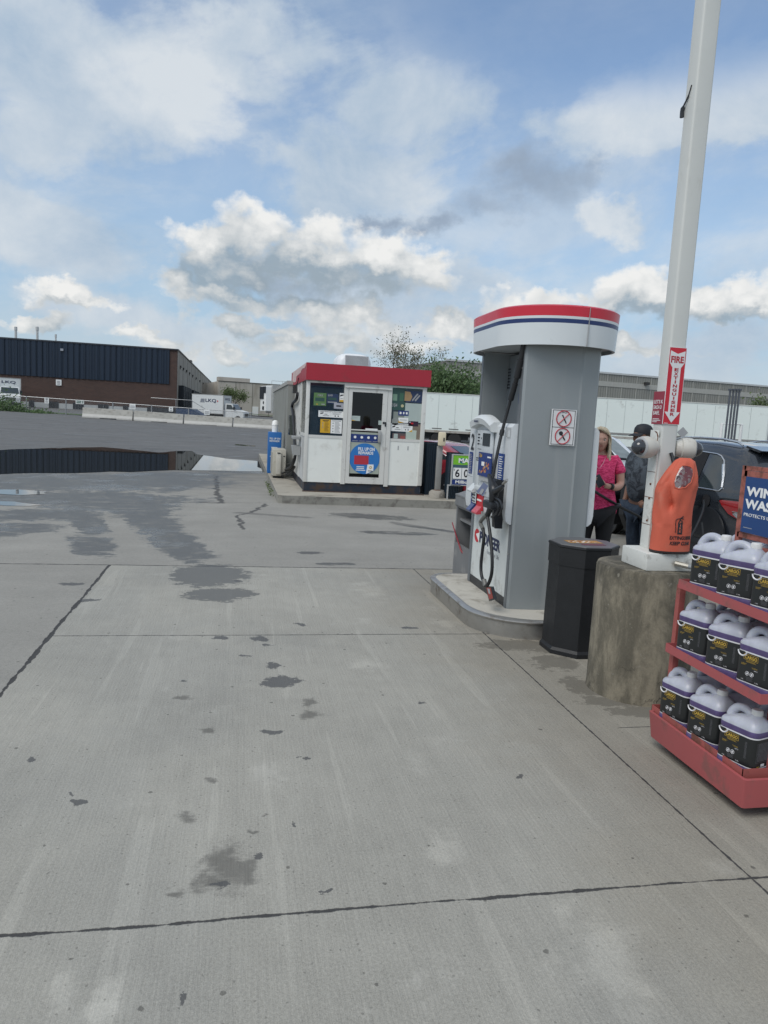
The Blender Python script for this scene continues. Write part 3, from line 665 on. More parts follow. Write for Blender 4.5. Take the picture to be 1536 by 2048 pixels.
# long grey ribbed warehouse on the right
pl = DC(894, 719, 100); pr = DC(1750, 789, 126)
dv = (Vector((pr.x, pr.y, 0)) - Vector((pl.x, pl.y, 0))); ang = math.atan2(dv.y, dv.x); W = dv.length; h = pl.z
gw = thing('ribbed_grey_warehouse', 'long grey ribbed metal warehouse with pale bands behind the white trailers', 'warehouse', (pl.x, pl.y, 0), ang)
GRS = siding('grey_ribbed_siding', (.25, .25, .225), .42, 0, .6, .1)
zb1 = DC(894, 743, 100).z
us = MB().m(0).box(0, W, 0, .4, zb1 + .35, h - .15).m(1)
x = 2.3
while x < W: us.box(x, x + .09, -.05, 0, zb1 + .35, h - .15); x += 2.55
obj('upper_siding', us, [GRS, mk('band_grey', (.38, .38, .35), .6)], gw, True)
obj('pale_band', MB().box(-.02, W, -.06, .4, zb1 - .35, zb1 + .35).box(-.02, W, -.06, .4, zb1 - 5.6, zb1 - 5.0), mk('band_grey', (.38, .38, .35), .6), gw, True)
us = MB().m(0).box(0, W, 0, .4, -.5, zb1 - 5.6).box(0, W, 0, .4, zb1 - 5.0, zb1 - .35).m(1)
x = 2.3
while x < W: us.box(x, x + .09, -.05, 0, zb1 - 5, zb1 - .35); x += 2.55
obj('lower_siding', us, [GRS, MATS['band_grey']], gw, True)
obj('roof_trim', MB().box(-.1, W, -.12, .5, h - .15, h + .1), mk('roof_trim_pale', (.5, .52, .52), .4), gw, True)
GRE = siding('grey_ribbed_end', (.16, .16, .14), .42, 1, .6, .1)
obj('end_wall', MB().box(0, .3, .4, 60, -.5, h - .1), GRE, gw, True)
obj('roof', MB().box(.3, W, .4, 60, h - .5, h - .2), MATS['roof_gravel'], gw, True)
mb = MB(); q = DC(1298, 754, 110); qi = RM[gw.name].inverted() @ q; mb.box(qi.x - .3, qi.x + .3, -.6, 0, h - 1.3, h - .9); obj('wall_camera', mb, MATS['dark_fixture'], gw, True)

# ================================================================ trees
LEAFS = {}
def leafmat(name, a, b):
    if name in LEAFS: return LEAFS[name]
    m = bpy.data.materials.new(name); m.use_nodes = True; nt = NT(m.node_tree)
    P = nt.n('ShaderNodeTexCoord').outputs['Object']
    c = nt.mix(nt.ramp(nt.noise(P, 1.7, 5, .7), .35, .65), (*a, 1), (*b, 1))
    d = nt.n('ShaderNodeBsdfPrincipled', {'Base Color': c, 'Roughness': .65}); t = nt.n('ShaderNodeBsdfTranslucent', {'Color': c})
    ms = nt.n('ShaderNodeMixShader', {0: .25}); nt.L.new(d.outputs[0], ms.inputs[1]); nt.L.new(t.outputs[0], ms.inputs[2])
    o = nt.n('ShaderNodeOutputMaterial'); nt.L.new(ms.outputs[0], o.inputs[0]); LEAFS[name] = m; return m
BARK = mk('bark', (.09, .075, .06), .9, var=.3, vs=8)
def tree(base, height, spread, levels, leaves, size, mat, label, seed, low=.25, name='tree', group=None, clump=.35, trunk=.12, lean=.0):
    rnd = random.Random(seed); tips = []; tr = MB(30)
    def grow(p, d, L, r, lv):
        pts = [p]; q = p; dd = d
        for i in range(3):
            dd = (dd + Vector((rnd.uniform(-1, 1), rnd.uniform(-1, 1), rnd.uniform(-.3, .7))) * .16).normalized(); q = q + dd * L / 3; pts.append(q)
        tr.tube(pts, [r, r * .88, r * .76, r * .62], 5, caps=False)
        if lv <= 0: tips.extend(pts[1:]); return
        if lv == 1: tips.append(q)
        for k in range(rnd.choice((2, 3, 3))):
            a = rnd.uniform(0, 6.28); s_ = rnd.uniform(.35, .75) * spread
            nd = (dd + Vector((math.cos(a), math.sin(a), rnd.uniform(-.15, .35))) * s_).normalized()
            grow(pts[rnd.choice((2, 3))] if k else q, nd, L * rnd.uniform(.62, .82), r * .58, lv - 1)
    b = Vector(base)
    L0 = height * low
    tot = sum(.72 ** i for i in range(1, levels + 1))
    tr.tube([b, b + Vector((lean, 0, L0))], [trunk, trunk * .8], 7, caps=False)
    for k in range(4):
        a = k * 1.57 + rnd.uniform(-.4, .4); grow(b + Vector((lean, 0, L0 * rnd.uniform(.8, 1.))), Vector((math.cos(a) * .5 * spread, math.sin(a) * .5 * spread, 1)).normalized(), (height - L0) / (1 + tot) * 1.15, trunk * .6, levels)
    lf = MB()
    for i in range(leaves):
        t = rnd.choice(tips); p = t + Vector((rnd.gauss(0, 1), rnd.gauss(0, 1), rnd.gauss(0, 1))) * clump
        n = Vector((rnd.uniform(-1, 1), rnd.uniform(-1, 1), rnd.uniform(-1, 1))).normalized(); u = n.orthogonal().normalized(); w = n.cross(u); s_ = size * rnd.uniform(.6, 1.3)
        lf.add([p - u * s_, p - w * s_ * .55, p + u * s_, p + w * s_ * .55], [(0, 1, 2, 3)])
    o = thing(name, label, 'tree', base, 0, group)
    obj('trunk', tr, BARK, o); obj('crown', lf, mat, o, smooth=None); return o
LF1 = leafmat('young_leaves', (.15, .15, .075), (.08, .09, .05)); LF2 = leafmat('dense_leaves', (.12, .19, .075), (.065, .115, .045)); LF3 = leafmat('pale_leaves', (.14, .19, .07), (.08, .12, .045))
p = DC(795, 850, 66); tree((p.x, p.y, 0), 8.2, 1.05, 5, 1700, .085, LF1, 'sparse spring tree with thin bare branches rising behind the kiosk roof', 11, low=.2, name='bare_tree', clump=.36, trunk=.16)
p = DC(903, 850, 63); tree((p.x, p.y, 0), 5.3, .70, 4, 8000, .13, LF2, 'dense green tree between the kiosk roof and the grey warehouse', 5, low=.12, name='leafy_tree', clump=.6, trunk=.12)
p = DC(975, 850, 66); tree((p.x, p.y, 0), 5.1, .9, 3, 1500, .13, LF2, 'small green tree half hidden behind the grey fuel pump column', 8, low=.3, name='leafy_tree', clump=.5)
p = DC(464, 826, 120); tree((p.x, p.y, .6), 4.0, .8, 3, 2200, .12, LF3, 'small pale green tree standing in front of the pale precast warehouse', 21, low=.3, name='young_tree', clump=.38, trunk=.1)
p = DC(1527, 850, 90); tree((p.x, p.y, 0), 6.4, .9, 3, 1100, .16, LF3, 'thin pale green tree above the trailer at the right edge', 4, low=.5, name='young_tree', clump=.5)

# ================================================================ barriers, fence
BARR = mk('barrier_concrete', (.42, .41, .375), .9, var=.1, vs=2, dirt=((.25, .235, .21), .4, 2.), streak=(1, 1, 2))
BARRL = mk('barrier_foot_pale', (.52, .51, .48), .9, var=.1, vs=2)
seg = [(166, 834.2), (268.5, 840.6), (369, 848), (467, 853.8), (566, 859.5)]
for i in range(4):
    a = DC(*seg[i], 59.5 + i * .5); b = DC(*seg[i + 1], 60 + i * .5); za = a.z; zb = b.z
    dv = Vector((b.x - a.x, b.y - a.y, 0)); L = dv.length - .1; ang = math.atan2(dv.y, dv.x)
    t = thing('concrete_barrier', ['concrete barrier at the left end of the row', 'second concrete barrier from the left, below the white notice on the brick wall corner',
              'concrete barrier in front of the white box truck', 'last concrete barrier on the right, ending behind the grey container'][i], 'barrier', (a.x, a.y, za - .02), ang, 'concrete barriers across the yard')
    sl = (zb - za) / dv.length
    def sect(x): return [(x, -.28, sl * x), (x, -.28, sl * x + .10), (x, -.2, sl * x + .30), (x, -.1, sl * x + .80), (x, .1, sl * x + .80), (x, .2, sl * x + .30), (x, .28, sl * x + .10), (x, .28, sl * x)]
    obj('barrier_body', MB().loft([[(q[0], q[1] * .999, q[2]) for q in sect(x)] for x in (0, L)]), BARR, t, True)
    ft = MB(); ft.loft([[(x, -.285, sl * x + .0), (x, -.288, sl * x + .11), (x, -.207, sl * x + .31), (x, -.19, sl * x + .31), (x, -.19, sl * x)] for x in (.02, L - .02)])
    obj('pale_foot', ft, BARRL, t, True)
    if i in (0, 1, 2): obj('drain_slot', MB().box(L * .35, L * .68, -.30, -.27, sl * L * .5 - .02, sl * L * .5 + .05), DARK, t, True)
GALV = mk('galvanised_steel', (.34, .35, .36), .45, .6, var=.1)
def chain_mat():
    m = bpy.data.materials.new('chain_link'); m.use_nodes = True; nt = NT(m.node_tree)
    P = nt.n('ShaderNodeTexCoord').outputs['Object']; s_ = nt.sep(P)
    u = nt.m('MULTIPLY', nt.m('ADD', s_[0], s_[2]), 14.); v = nt.m('MULTIPLY', nt.m('SUBTRACT', s_[0], s_[2]), 14.)
    w = nt.m('MINIMUM', nt.m('ABSOLUTE', nt.m('SUBTRACT', nt.m('FRACT', u), .5)), nt.m('ABSOLUTE', nt.m('SUBTRACT', nt.m('FRACT', v), .5)))
    a = nt.m('LESS_THAN', w, .035)
    b = nt.n('ShaderNodeBsdfPrincipled', {'Base Color': (.3, .31, .32, 1), 'Roughness': .5, 'Metallic': .5, 'Alpha': a}); o = nt.n('ShaderNodeOutputMaterial'); nt.L.new(b.outputs[0], o.inputs[0]); return m
A = DC(-40, 822, 64); B = DC(505, 860, 66); dv = Vector((B.x - A.x, B.y - A.y, 0)); L = dv.length; ang = math.atan2(dv.y, dv.x)
fn = thing('chain_link_fence', 'grey chain link fence with steel posts along the yard behind the barriers', 'fence', (A.x, A.y, 0), ang)
ztA = DC(-40, 786.5, 64).z; ztB = DC(505, 825.5, 66).z
def fp(px, dd=65.):
    p = DC(px, 820, dd); return max(0, min(L, (RM[fn.name].inverted() @ p).x))
def ft_(x): return ztA + (ztB - ztA) * x / L
for px in (-30, 59, 135, 226, 302, 375, 446, 500):
    x = fp(px); w_ = RM[fn.name] @ Vector((x, 0, 0)); obj('fence_post', MB(40).tube([(x, 0, gz(w_.x, w_.y) - .1), (x, 0, ft_(x) + .05)], .05, 8), GALV, fn, True)
obj('top_rail', MB(40).tube([(0, 0, ztA), (L, 0, ztB)], .035, 6), GALV, fn, True)
obj('mesh_panel', MB().add([(0, .02, .2), (L, .02, .0), (L, .02, ztB), (0, .02, ztA)], [(0, 1, 2, 3)]), chain_mat(), fn, True)
def fsign(px0, py0, px1, py1, label, rows, cols=PRINTK):
    a = RM[fn.name].inverted() @ DC(px0, py0, 64.8); b = RM[fn.name].inverted() @ DC(px1, py1, 64.8)
    mb = MB().m(0); mb.M = RM[fn.name]; mb.box(a.x, b.x, -.09, -.06, b.z, a.z); mb.m(1)
    w = b.x - a.x; h = a.z - b.z
    for (x0, x1, z0, z1) in rows: mb.box(a.x + w * x0, a.x + w * x1, -.1, -.09, b.z + h * z0, b.z + h * z1)
    return solo('fence_sign', mb, [PRINTW, cols], label, 'sign', 'signs hung on the fence')
fsign(92.5, 795, 101, 807, 'small white notice with a dark round symbol, leftmost on the fence', [(.25, .75, .5, .9), (.2, .8, .15, .35)], PRINTG)
fsign(153, 799.5, 169, 808.5, 'wide white sign with two dark lines and an arrow, left of the barriers', [(.08, .7, .58, .82), (.08, .7, .18, .42), (.8, .92, .15, .85)], mk('print_green', (.02, .09, .06), .5))
fsign(258, 808, 269.5, 818.5, 'white notice with faint text lines over the first barrier joint', [(.12, .88, .62, .72), (.12, .88, .40, .5), (.12, .88, .2, .3)], PRINTG)
fsign(335.5, 814, 343.5, 823, 'small white notice with a dark symbol just left of the brick corner', [(.3, .7, .5, .85), (.2, .8, .15, .3)], PRINTG)
fsign(405.5, 819, 416.5, 830, 'white notice with faint lines in front of the white box truck', [(.12, .88, .6, .7), (.12, .88, .38, .48), (.12, .88, .18, .28)], PRINTG)

# weeds beside the yard
rnd = random.Random(3)
wd = MB()
for i in range(2600):
    cx = rnd.choice([(-38.5, 0.9, 2.0), (-36.4, 1.3, 1.5), (-35.4, 1.5, 1.0), (-34.4, .8, 1.1), (-32.5, .3, 1.0)])
    p = site(cx[0] + 2.6 + rnd.gauss(0, .55), 63.4 + rnd.gauss(0, .5)); zb = gz(p.x, p.y); hgt = abs(rnd.gauss(0, .5)) * cx[1]
    n = Vector((rnd.uniform(-1, 1), rnd.uniform(-1, 1), rnd.uniform(-.5, 1))).normalized(); u = n.orthogonal().normalized(); w = n.cross(u); s_ = rnd.uniform(.05, .13); c = p + Zz * (zb + hgt)
    wd.add([c - u * s_, c - w * s_ * .5, c + u * s_, c + w * s_ * .5], [(0, 1, 2, 3)])
for i in range(5):
    for k in range(7):
        p = site(-36.6 + i * .8 + rnd.gauss(0, .2), 63.4 + rnd.gauss(0, .2)); wd.tube([p + Zz * gz(p.x, p.y), p + Vector((rnd.gauss(0, .15), 0, gz(p.x, p.y) + rnd.uniform(.4, 1.1)))], .012, 4)
o = solo('weed_clump', wd, LF2, 'tall green weeds growing by the fence left of the barriers', 'plants')
for pv, hh in ((site(-21.3 - 1.2, 61.2), .5),):
    pass
# little weeds in the joint by the kiosk kerb
wd = MB()
for i in range(160):
    y = rnd.uniform(14.6, 17.2); p = Vector((.66 + rnd.gauss(0, .03), y, abs(rnd.gauss(0, .05)))); u = Vector((rnd.uniform(-1, 1), rnd.uniform(-1, 1), rnd.uniform(0, 1))).normalized(); w = u.orthogonal().normalized(); s_ = rnd.uniform(.01, .03)
    wd.add([p - u * s_, p - w * s_ * .4, p + u * s_, p + w * s_ * .4], [(0, 1, 2, 3)])
wo = solo('joint_weeds', wd, LF3, 'thin weeds along the left kerb of the kiosk island', 'plants')

# ================================================================ trucks and trailers
TRW = mk('trailer_white', (.74, .80, .765), .4, var=.03, vs=.5, dirt=((.4, .41, .38), .15, 1.))
TRD = mk('trailer_underside', (.03, .031, .033), .8, var=.3)
HUB = mk('rusty_hub', (.10, .065, .045), .7, var=.4, vs=6)
def wheel(t, x, y, z, r, w, side=-1, hub=HUB):
    """axle along local Y"""
    pr = [(r * .55, -w / 2), (r * .93, -w / 2), (r, -w / 2 + .04), (r, w / 2 - .04), (r * .93, w / 2), (r * .55, w / 2)]
    wh_ = obj('wheel', MB(40).lathe((x, y, z), pr, 22, 'y'), TYRE, t, True)
    obj('rim', MB(40).lathe((x, y, z), [(.01, side * w * .30), (r * .2, side * w * .34), (r * .3, side * w * .22), (r * .56, side * w * .2), (r * .56, side * w * .45)], 18, 'y'), hub, wh_, True)
    return wh_
def trailer(loc, rz, L, label, group, tandem_at=3.0, stripe=False, seams=1.22, legs=None, hh=2.78, fl=1.2):
    t = thing('semi_trailer', label, 'trailer', loc, rz, group)
    mb = MB().box(0, L, 0, 2.6, fl, fl + hh); obj('box_body', mb, TRW, t, True)
    mb = MB(); x = .6
    while x < L: mb.box(x, x + .02, -.012, 0, fl + .05, fl + hh - .1); x += seams
    obj('panel_seam', mb, mk('seam_grey', (.4, .44, .43), .5), t, True)
    obj('top_rail', MB().box(-.02, L + .02, -.03, 2.63, fl + hh, fl + hh + .07), mk('rail_pale', (.55, .56, .53), .5), t, True)
    obj('bottom_rail', MB().box(-.02, L + .02, -.04, 2.64, fl - .18, fl), mk('rail_dirty', (.38, .36, .33), .6, dirt=((.2, .16, .12), .4, 2.)), t, True)
    mb = MB(); x = .2
    while x < L - 1: mb.box(x, x + .75, -.02, -.012, fl + .1, fl + .16); x += seams
    obj('marker_tape', mb, mk('tape_dark', (.10, .09, .085), .5), t, True)
    if stripe:
        obj('side_skirt', MB().box(tandem_at + 2.6, L - 2, -.03, .02, fl - .75, fl - .18), TRW, t, True)
        obj('rub_stripe', MB().box(0, L, -.035, -.0, fl + .12, fl + .26), mk('stripe_grey', (.25, .25, .24), .5), t, True)
    obj('undercarriage', MB().box(.2, L - .2, .3, 2.3, fl - .45, fl - .18).box(tandem_at - 1.2, tandem_at + 2.4, .35, 2.25, .5, fl - .4), TRD, t, True)
    for x in (tandem_at, tandem_at + 1.3):
        wheel(t, x, .3, .52, .52, .55); wheel(t, x, 2.3, .52, .52, .55, 1)
    if legs: obj('landing_leg', MB().box(legs, legs + .18, .35, .5, .1, fl).box(legs, legs + .18, 2.1, 2.25, .1, fl), TRD, t, True)
    return t
rz0 = -YAW
def ground_at(px, D):  # a spot on the lot surface under a sight line at camera depth D
    p = DC(px, 840, D); return (p.x, p.y, gz(p.x, p.y) - .02)
A = DC(690, 860, 57.5); trailer((A.x, A.y, -.26), rz0 + R_(.6), 11.9, 'white semi trailer with rusty tandem wheels between the kiosk and the fuel pump', 'white trailers parked in a row', tandem_at=7.2, seams=2.6 / 2)
A = DC(1085, 880, 56.5); trailer((A.x, A.y, 0.02), rz0 + R_(.4), 17.0, 'longest white semi trailer, grey rub stripe, behind the white post and dark sport utility vehicle', 'white trailers parked in a row', tandem_at=2.4, stripe=True, seams=1.36)
mb = MB(); p = DC(1365, 865, 56.2); mb.prism([(-.42, 0), (0, -.42), (.42, 0), (0, .42)], -.02, 0, 'y'); mb.M = None
mb.v = [tuple(Matrix.Translation(p) @ Matrix.Rotation(rz0 + R_(.4), 4, 'Z') @ Vector(q)) for q in mb.v]
tr2 = [o for o in bpy.data.objects if o.name.startswith('semi_trailer')][1]
obj('placard', mb, PRINTG, tr2)
# trailer end at the right edge
A = DC(1524, 880, 60); t = thing('steel_trailer', 'stainless box trailer seen end-on at the right edge', 'trailer', (A.x, A.y, 0), rz0 - R_(8), 'white trailers parked in a row')
obj('box_body', MB().box(0, 2.6, 0, 12, 1.2, 3.95), mk('stainless_sheet', (.42, .44, .45), .35, .7, var=.05), t, True)
obj('door_frame', MB().box(-.1, .08, -.08, .1, 1.0, 4.05).box(.25, .31, -.06, .02, 1.1, 3.9), mk('frame_dark', (.12, .12, .115), .5), t, True)
obj('door_latch', MB().box(.55, .8, -.05, 0, 1.7, 2.0), MATS['frame_dark'], t, True); obj('undercarriage', MB().box(.2, 2.4, .2, 11.5, .4, 1.2), TRD, t, True)

# refrigerated trailer left of the kiosk
A = DC(521, 838, 78); t = thing('refrigerated_trailer', 'refrigerated trailer with a black and white cooling unit on its nose', 'trailer', (A.x, A.y, gz(A.x, A.y)), rz0 + R_(-66))
obj('box_body', MB().box(0, 2.6, .5, 15, 1.2, 4.05), mk('trailer_grey_side', (.40, .41, .40), .5, var=.1), t, True)
obj('cooling_unit', MB().box(.25, 2.35, -.15, .5, 1.35, 3.9, .08), PRINTW, t, True)
obj('cooling_grille', MB().box(.22, 1.7, -.24, -.15, 2.6, 3.85, .05).box(1.7, 2.37, -.2, -.15, 3.2, 3.85), DARK, t, True)
obj('control_box', MB().box(1.3, 1.9, -.2, -.15, 1.5, 1.85).box(1.5, 1.8, -.2, -.15, 2.1, 2.35), DARK, t, True)
obj('side_graphic', MB().box(2.6, 2.62, 3, 14, 1.3, 3.6), mk('graphic_dark', (.03, .02, .06), .5), t, True)
obj('landing_leg', MB().box(.4, .7, 2, 2.4, 0, 1.2).box(1.9, 2.2, 2, 2.4, 0, 1.2), TRD, t, True)

# box trucks
TRUCKW = mk('truck_white', (.62, .64, .64), .4, var=.03, vs=1, dirt=((.38, .38, .36), .12, 1.5))
GLASSD = mk('vehicle_glass', (.025, .035, .04), .06, var=.05, spec=.9)
LOGO = mk('logo_navy', (.012, .02, .07), .5)
def box_truck(loc, rz, label, bl=5.2, flip=1, number=False):
    """local frame: nose toward +X, near side at -Y"""
    t = thing('box_truck', label, 'truck', loc, rz, 'white box trucks by the brick warehouse')
    obj('cargo_box', MB().box(-bl, 0, -1.22, 1.22, 1.0, 3.35, .03), TRUCKW, t, True)
    obj('box_trim', MB().box(-bl - .02, .02, -1.24, 1.24, 3.33, 3.40).box(-.06, .03, -1.25, -1.19, 1., 3.34).box(-.06, .03, 1.19, 1.25, 1., 3.34).box(-bl, .02, -1.24, 1.24, .93, 1.0), mk('trim_grey', (.3, .3, .29), .5), t, True)
    cab = [(.06, .55), (.06, 2.25), (.25, 2.38), (1.05, 2.34), (1.55, 1.62), (2.55, 1.42), (2.68, 1.2), (2.7, .55)]
    obj('cab', MB().prism(cab, -.98, .98, 'y'), TRUCKW, t, True)
    obj('windscreen', MB().add([(1.09, -.85, 2.27), (1.57, -.9, 1.64), (1.57, .9, 1.64), (1.09, .85, 2.27), (1.12, -.85, 2.29), (1.6, -.9, 1.66), (1.6, .9, 1.66), (1.12, .85, 2.29)], [(4, 5, 6, 7), (0, 3, 2, 1), (0, 1, 5, 4), (3, 7, 6, 2)]), GLASSD, t, True)
    for s_ in (-1, 1):
        obj('side_window', MB().prism([(.3, 1.62), (.35, 2.22), (.98, 2.2), (1.32, 1.62)], s_ * .985 - .005, s_ * .985 + .005, 'y'), GLASSD, t, True)
        obj('mirror', MB().box(1.35, 1.5, s_ * 1.15 - .12, s_ * 1.15 + .12, 1.6, 2.0, .03), BLACKP, t, True)
        obj('headlight', MB().box(2.6, 2.72, s_ * .75 - .17, s_ * .75 + .17, .95, 1.15, .02), mk('lamp_clear', (.6, .6, .6), .15), t, True)
    obj('grille', MB().box(2.66, 2.73, -.5, .5, .8, 1.2, .02), mk('grille_grey', (.1, .1, .1), .4, .4), t, True)
    obj('bumper', MB().box(2.6, 2.85, -1.05, 1.05, .4, .68, .04), BLACKP, t, True)
    obj('chassis', MB().box(-bl + .2, 2.4, -.5, .5, .4, .93), TRD, t, True)
    for x in (-bl + 1.3, 1.95):
        for s_ in (-1, 1): wheel(t, x, s_ * .95, .42, .42, .28, s_, ALU)
    lg = MB(); w_, h_ = 1.5, .5
    lg.text('LKQ', (-bl * .5 - .3, -1.226, 2.35), (1, 0, 0), (0, 0, 1), w_, h_, bold=.02, depth=.01)
    for k in range(5): lg.box(-bl * .5 - 1.05 + k * .03, -bl * .5 - .42, -1.235, -1.225, 2.36 + k * .1, 2.41 + k * .1)
    obj('side_lettering', lg, LOGO, t, True)
    # nose of the box, over the cab
    lf_ = MB().text('LKQ', (.012, -.75, 2.72), (0, 1, 0), (0, 0, 1), 1.45, .34, bold=.02, depth=.01)
    obj('front_lettering', lf_, LOGO, t, True)
    obj('arrow_mark', MB().prism([(-bl * .5 + 1.32, 2.45), (-bl * .5 + 1.5, 2.58), (-bl * .5 + 1.32, 2.72)], -1.235, -1.225, 'y'), PRINTR, t, True)
    return t
A = DC(440, 835, 97); box_truck((A.x + .9, A.y, gz(A.x, A.y) - .45), rz0 + R_(-12), 'white box truck facing right, parked by the dock doors beyond the barriers', 4.4)
A = DC(18, 812, 84); bt = box_truck((A.x - .4, A.y + 1.5, gz(A.x, A.y) - .1), rz0 + R_(-60), 'white box truck facing the camera at the left edge by the brick wall', 5.0)
# blue dock ramp with rail
A = DC(378, 832, 90); t = thing('dock_ramp', 'dark blue metal dock ramp with grey handrail beside the brick corner', 'ramp', (A.x, A.y, gz(A.x, A.y) - .3), rz0)
obj('ramp_body', MB().prism([(-1.6, 0), (-1.6, 1.25), (.4, 1.25), (2.6, 0)], 0, 2.2, 'y'), DBLUE, t, True)
obj('handrail', MB(40).tube([(-4.6, 0, 2.35), (.3, 0, 2.3), (.4, 0, 2.2), (2.6, 0, 1.0)], .04, 6).tube([(.35, 0, 1.2), (.35, 0, 2.25)], .04, 6).tube([(-1.6, 0, 1.2), (-1.6, 0, 2.3)], .04, 6), GALV, t, True)
obj('dark_platform', MB().box(-4.6, -1.6, 0, 2.2, 0, 1.2), DARK, t, True)
# ================================================================ kiosk island
ISL = mk('island_concrete', (.34, .315, .265), .9, var=.12, vs=1.4, bump=.6, dirt=((.17, .155, .13), .35, 2.))
ISLS = mk('island_side', (.24, .235, .21), .9, var=.15, vs=3, bump=1, dirt=((.12, .11, .10), .4, 5.))
mb = MB(); P = [(.72, 13.66), (.80, 13.58), (3.2, 13.52), (5.3, 13.45), (5.3, 14.75), (3.75, 15.0), (3.7, 27), (.70, 27)]
mb.prism(P, -.05, .148, 'z'); mb.mi = [1, 0] + [1] * len(P)
kb = struct('kerb_island', mb, [ISL, ISLS])
kx0, kx1, ky, kz = 1.24, 3.625, 14.44, .149
ydp = 17.6
K = thing('kiosk', 'small white payment kiosk with a red roof band and poster-covered glass door', 'kiosk', (kx0, ky, kz))
FR = mk('kiosk_frame', (.66, .66, .63), .42, .15, var=.04, vs=3, dirt=((.34, .33, .30), .2, 6.))
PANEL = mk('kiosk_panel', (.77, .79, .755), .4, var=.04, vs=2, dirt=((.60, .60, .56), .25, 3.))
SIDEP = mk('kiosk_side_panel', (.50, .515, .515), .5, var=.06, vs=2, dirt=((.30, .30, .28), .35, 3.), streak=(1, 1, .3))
BASEM = mk('kiosk_base_navy', (.018, .028, .045), .55, var=.2, vs=3, dirt=((.07, .045, .03), .5, 6.))
def KY(px, py): return DY(px, py, ky)
zs = KY(615, 871).z; zt = 2.30; zpb = .335
obj('base', MB().box(kx0 + .02, kx1 - .02, ky + .03, ydp, kz, zpb), BASEM, K)
obj('base_stain', MB().box(kx0 - .01, kx1 + .05, ky - .05, ky + .02, kz - .002, kz + .012), mk('rusty_dirt', (.07, .04, .03), .95, var=.4, vs=8), K)
# corner posts and rails
dx0, dx1 = KY(693, 800).x, KY(779, 800).x        # door frame outer
wl0, wl1 = kx0 + .07, KY(690, 800).x
wr0, wr1 = KY(783.5, 800).x, kx1 - .085
fr = MB()
fr.box(kx0, kx0 + .07, ky, ky + .07, zpb, zt, .004).box(kx1 - .085, kx1, ky, ky + .07, zpb, zt, .004)
fr.box(wl0, dx0, ky + .008, ky + .06, zs - .035, zs + .02).box(dx1, wr1, ky + .008, ky + .06, zs - .035, zs + .02)
fr.box(wl0, dx0, ky + .008, ky + .06, zt - .045, zt).box(dx1, wr1, ky + .008, ky + .06, zt - .045, zt)
fr.box(dx0 - .05, dx0 + .035, ky - .006, ky + .065, zpb - .02, zt).box(dx1 - .035, dx1 + .05, ky - .006, ky + .065, zpb - .04, zt)
fr.box(dx0, dx1, ky - .004, ky + .06, 2.215, zt).box(dx0 - .03, dx1 + .03, ky - .04, ky, 2.20, 2.225)
obj('frame', fr, FR, K, smooth=30)
obj('lower_panel', MB().box(wl0, dx0 - .05, ky + .015, ky + .05, zpb, zs - .035), PANEL, K)
obj('lower_panel', MB().box(dx1 + .05, wr1, ky + .015, ky + .05, zpb - .01, zs - .035).m(1).box(dx1 + .22, dx1 + .24, ky + .011, ky + .015, zs - .2, zs - .12).box(dx1 + .42, dx1 + .44, ky + .011, ky + .015, zs - .2, zs - .12), [PANEL, PRINTG], K)
KGL = mk_glass('kiosk_glass', (.45, .55, .6), 1., .75, sky_tint=(.035, .06, .085, .55))  # diffuse blue mixed in stands for dark sky mirrored in the panes
wa = obj('window', MB().box(wl0, dx0 - .05, ky + .03, ky + .036, zs + .02, zt - .045), KGL, K)
wb = obj('window', MB().box(dx1 + .05, wr1, ky + .03, ky + .036, zs + .02, zt - .045), KGL, K)
# door
dr = MB(); a, b = dx0 + .04, dx1 - .04; zd0, zd1 = zpb + .0, 2.195
dr.box(a, a + .075, ky - .012, ky + .04, zd0, zd1).box(b - .095, b, ky - .012, ky + .04, zd0, zd1).box(a + .075, b - .095, ky - .012, ky + .04, zd0, zd0 + .13).box(a + .075, b - .095, ky - .012, ky + .04, zd1 - .07, zd1)
dr.box(a + .075, b - .095, ky - .008, ky + .03, KY(720, 860).z - .012, KY(720, 860).z + .012)
D_ = obj('door', dr, FR, K)
obj('door_glass', MB().box(a + .075, b - .095, ky + .01, ky + .016, zd0 + .13, zd1 - .07), mk_glass('door_glass_mat', (.3, .34, .36), 1., .35), D_)
obj('backing_panel', MB().box(a + .08, b - .10, ky + .003, ky + .009, zd0 + .2, KY(720, 864).z), mk('backing_green', (.34, .38, .33), .7, var=.08), D_)
obj('handle', MB(30).box(b - .16, b - .10, ky - .06, ky - .012, KY(760, 885).z, KY(760, 862).z, .012), mk('handle_grey', (.38, .38, .37), .4, .3), D_)
obj('lock', MB(30).lathe((b - .055, ky - .012, KY(768, 846).z), [(.025, -.02), (.02, -.028), (.001, -.028)], 12, 'y').box(b - .028, b - .005, ky - .02, ky - .012, KY(768, 853).z, KY(768, 844).z), BLACKP, D_)
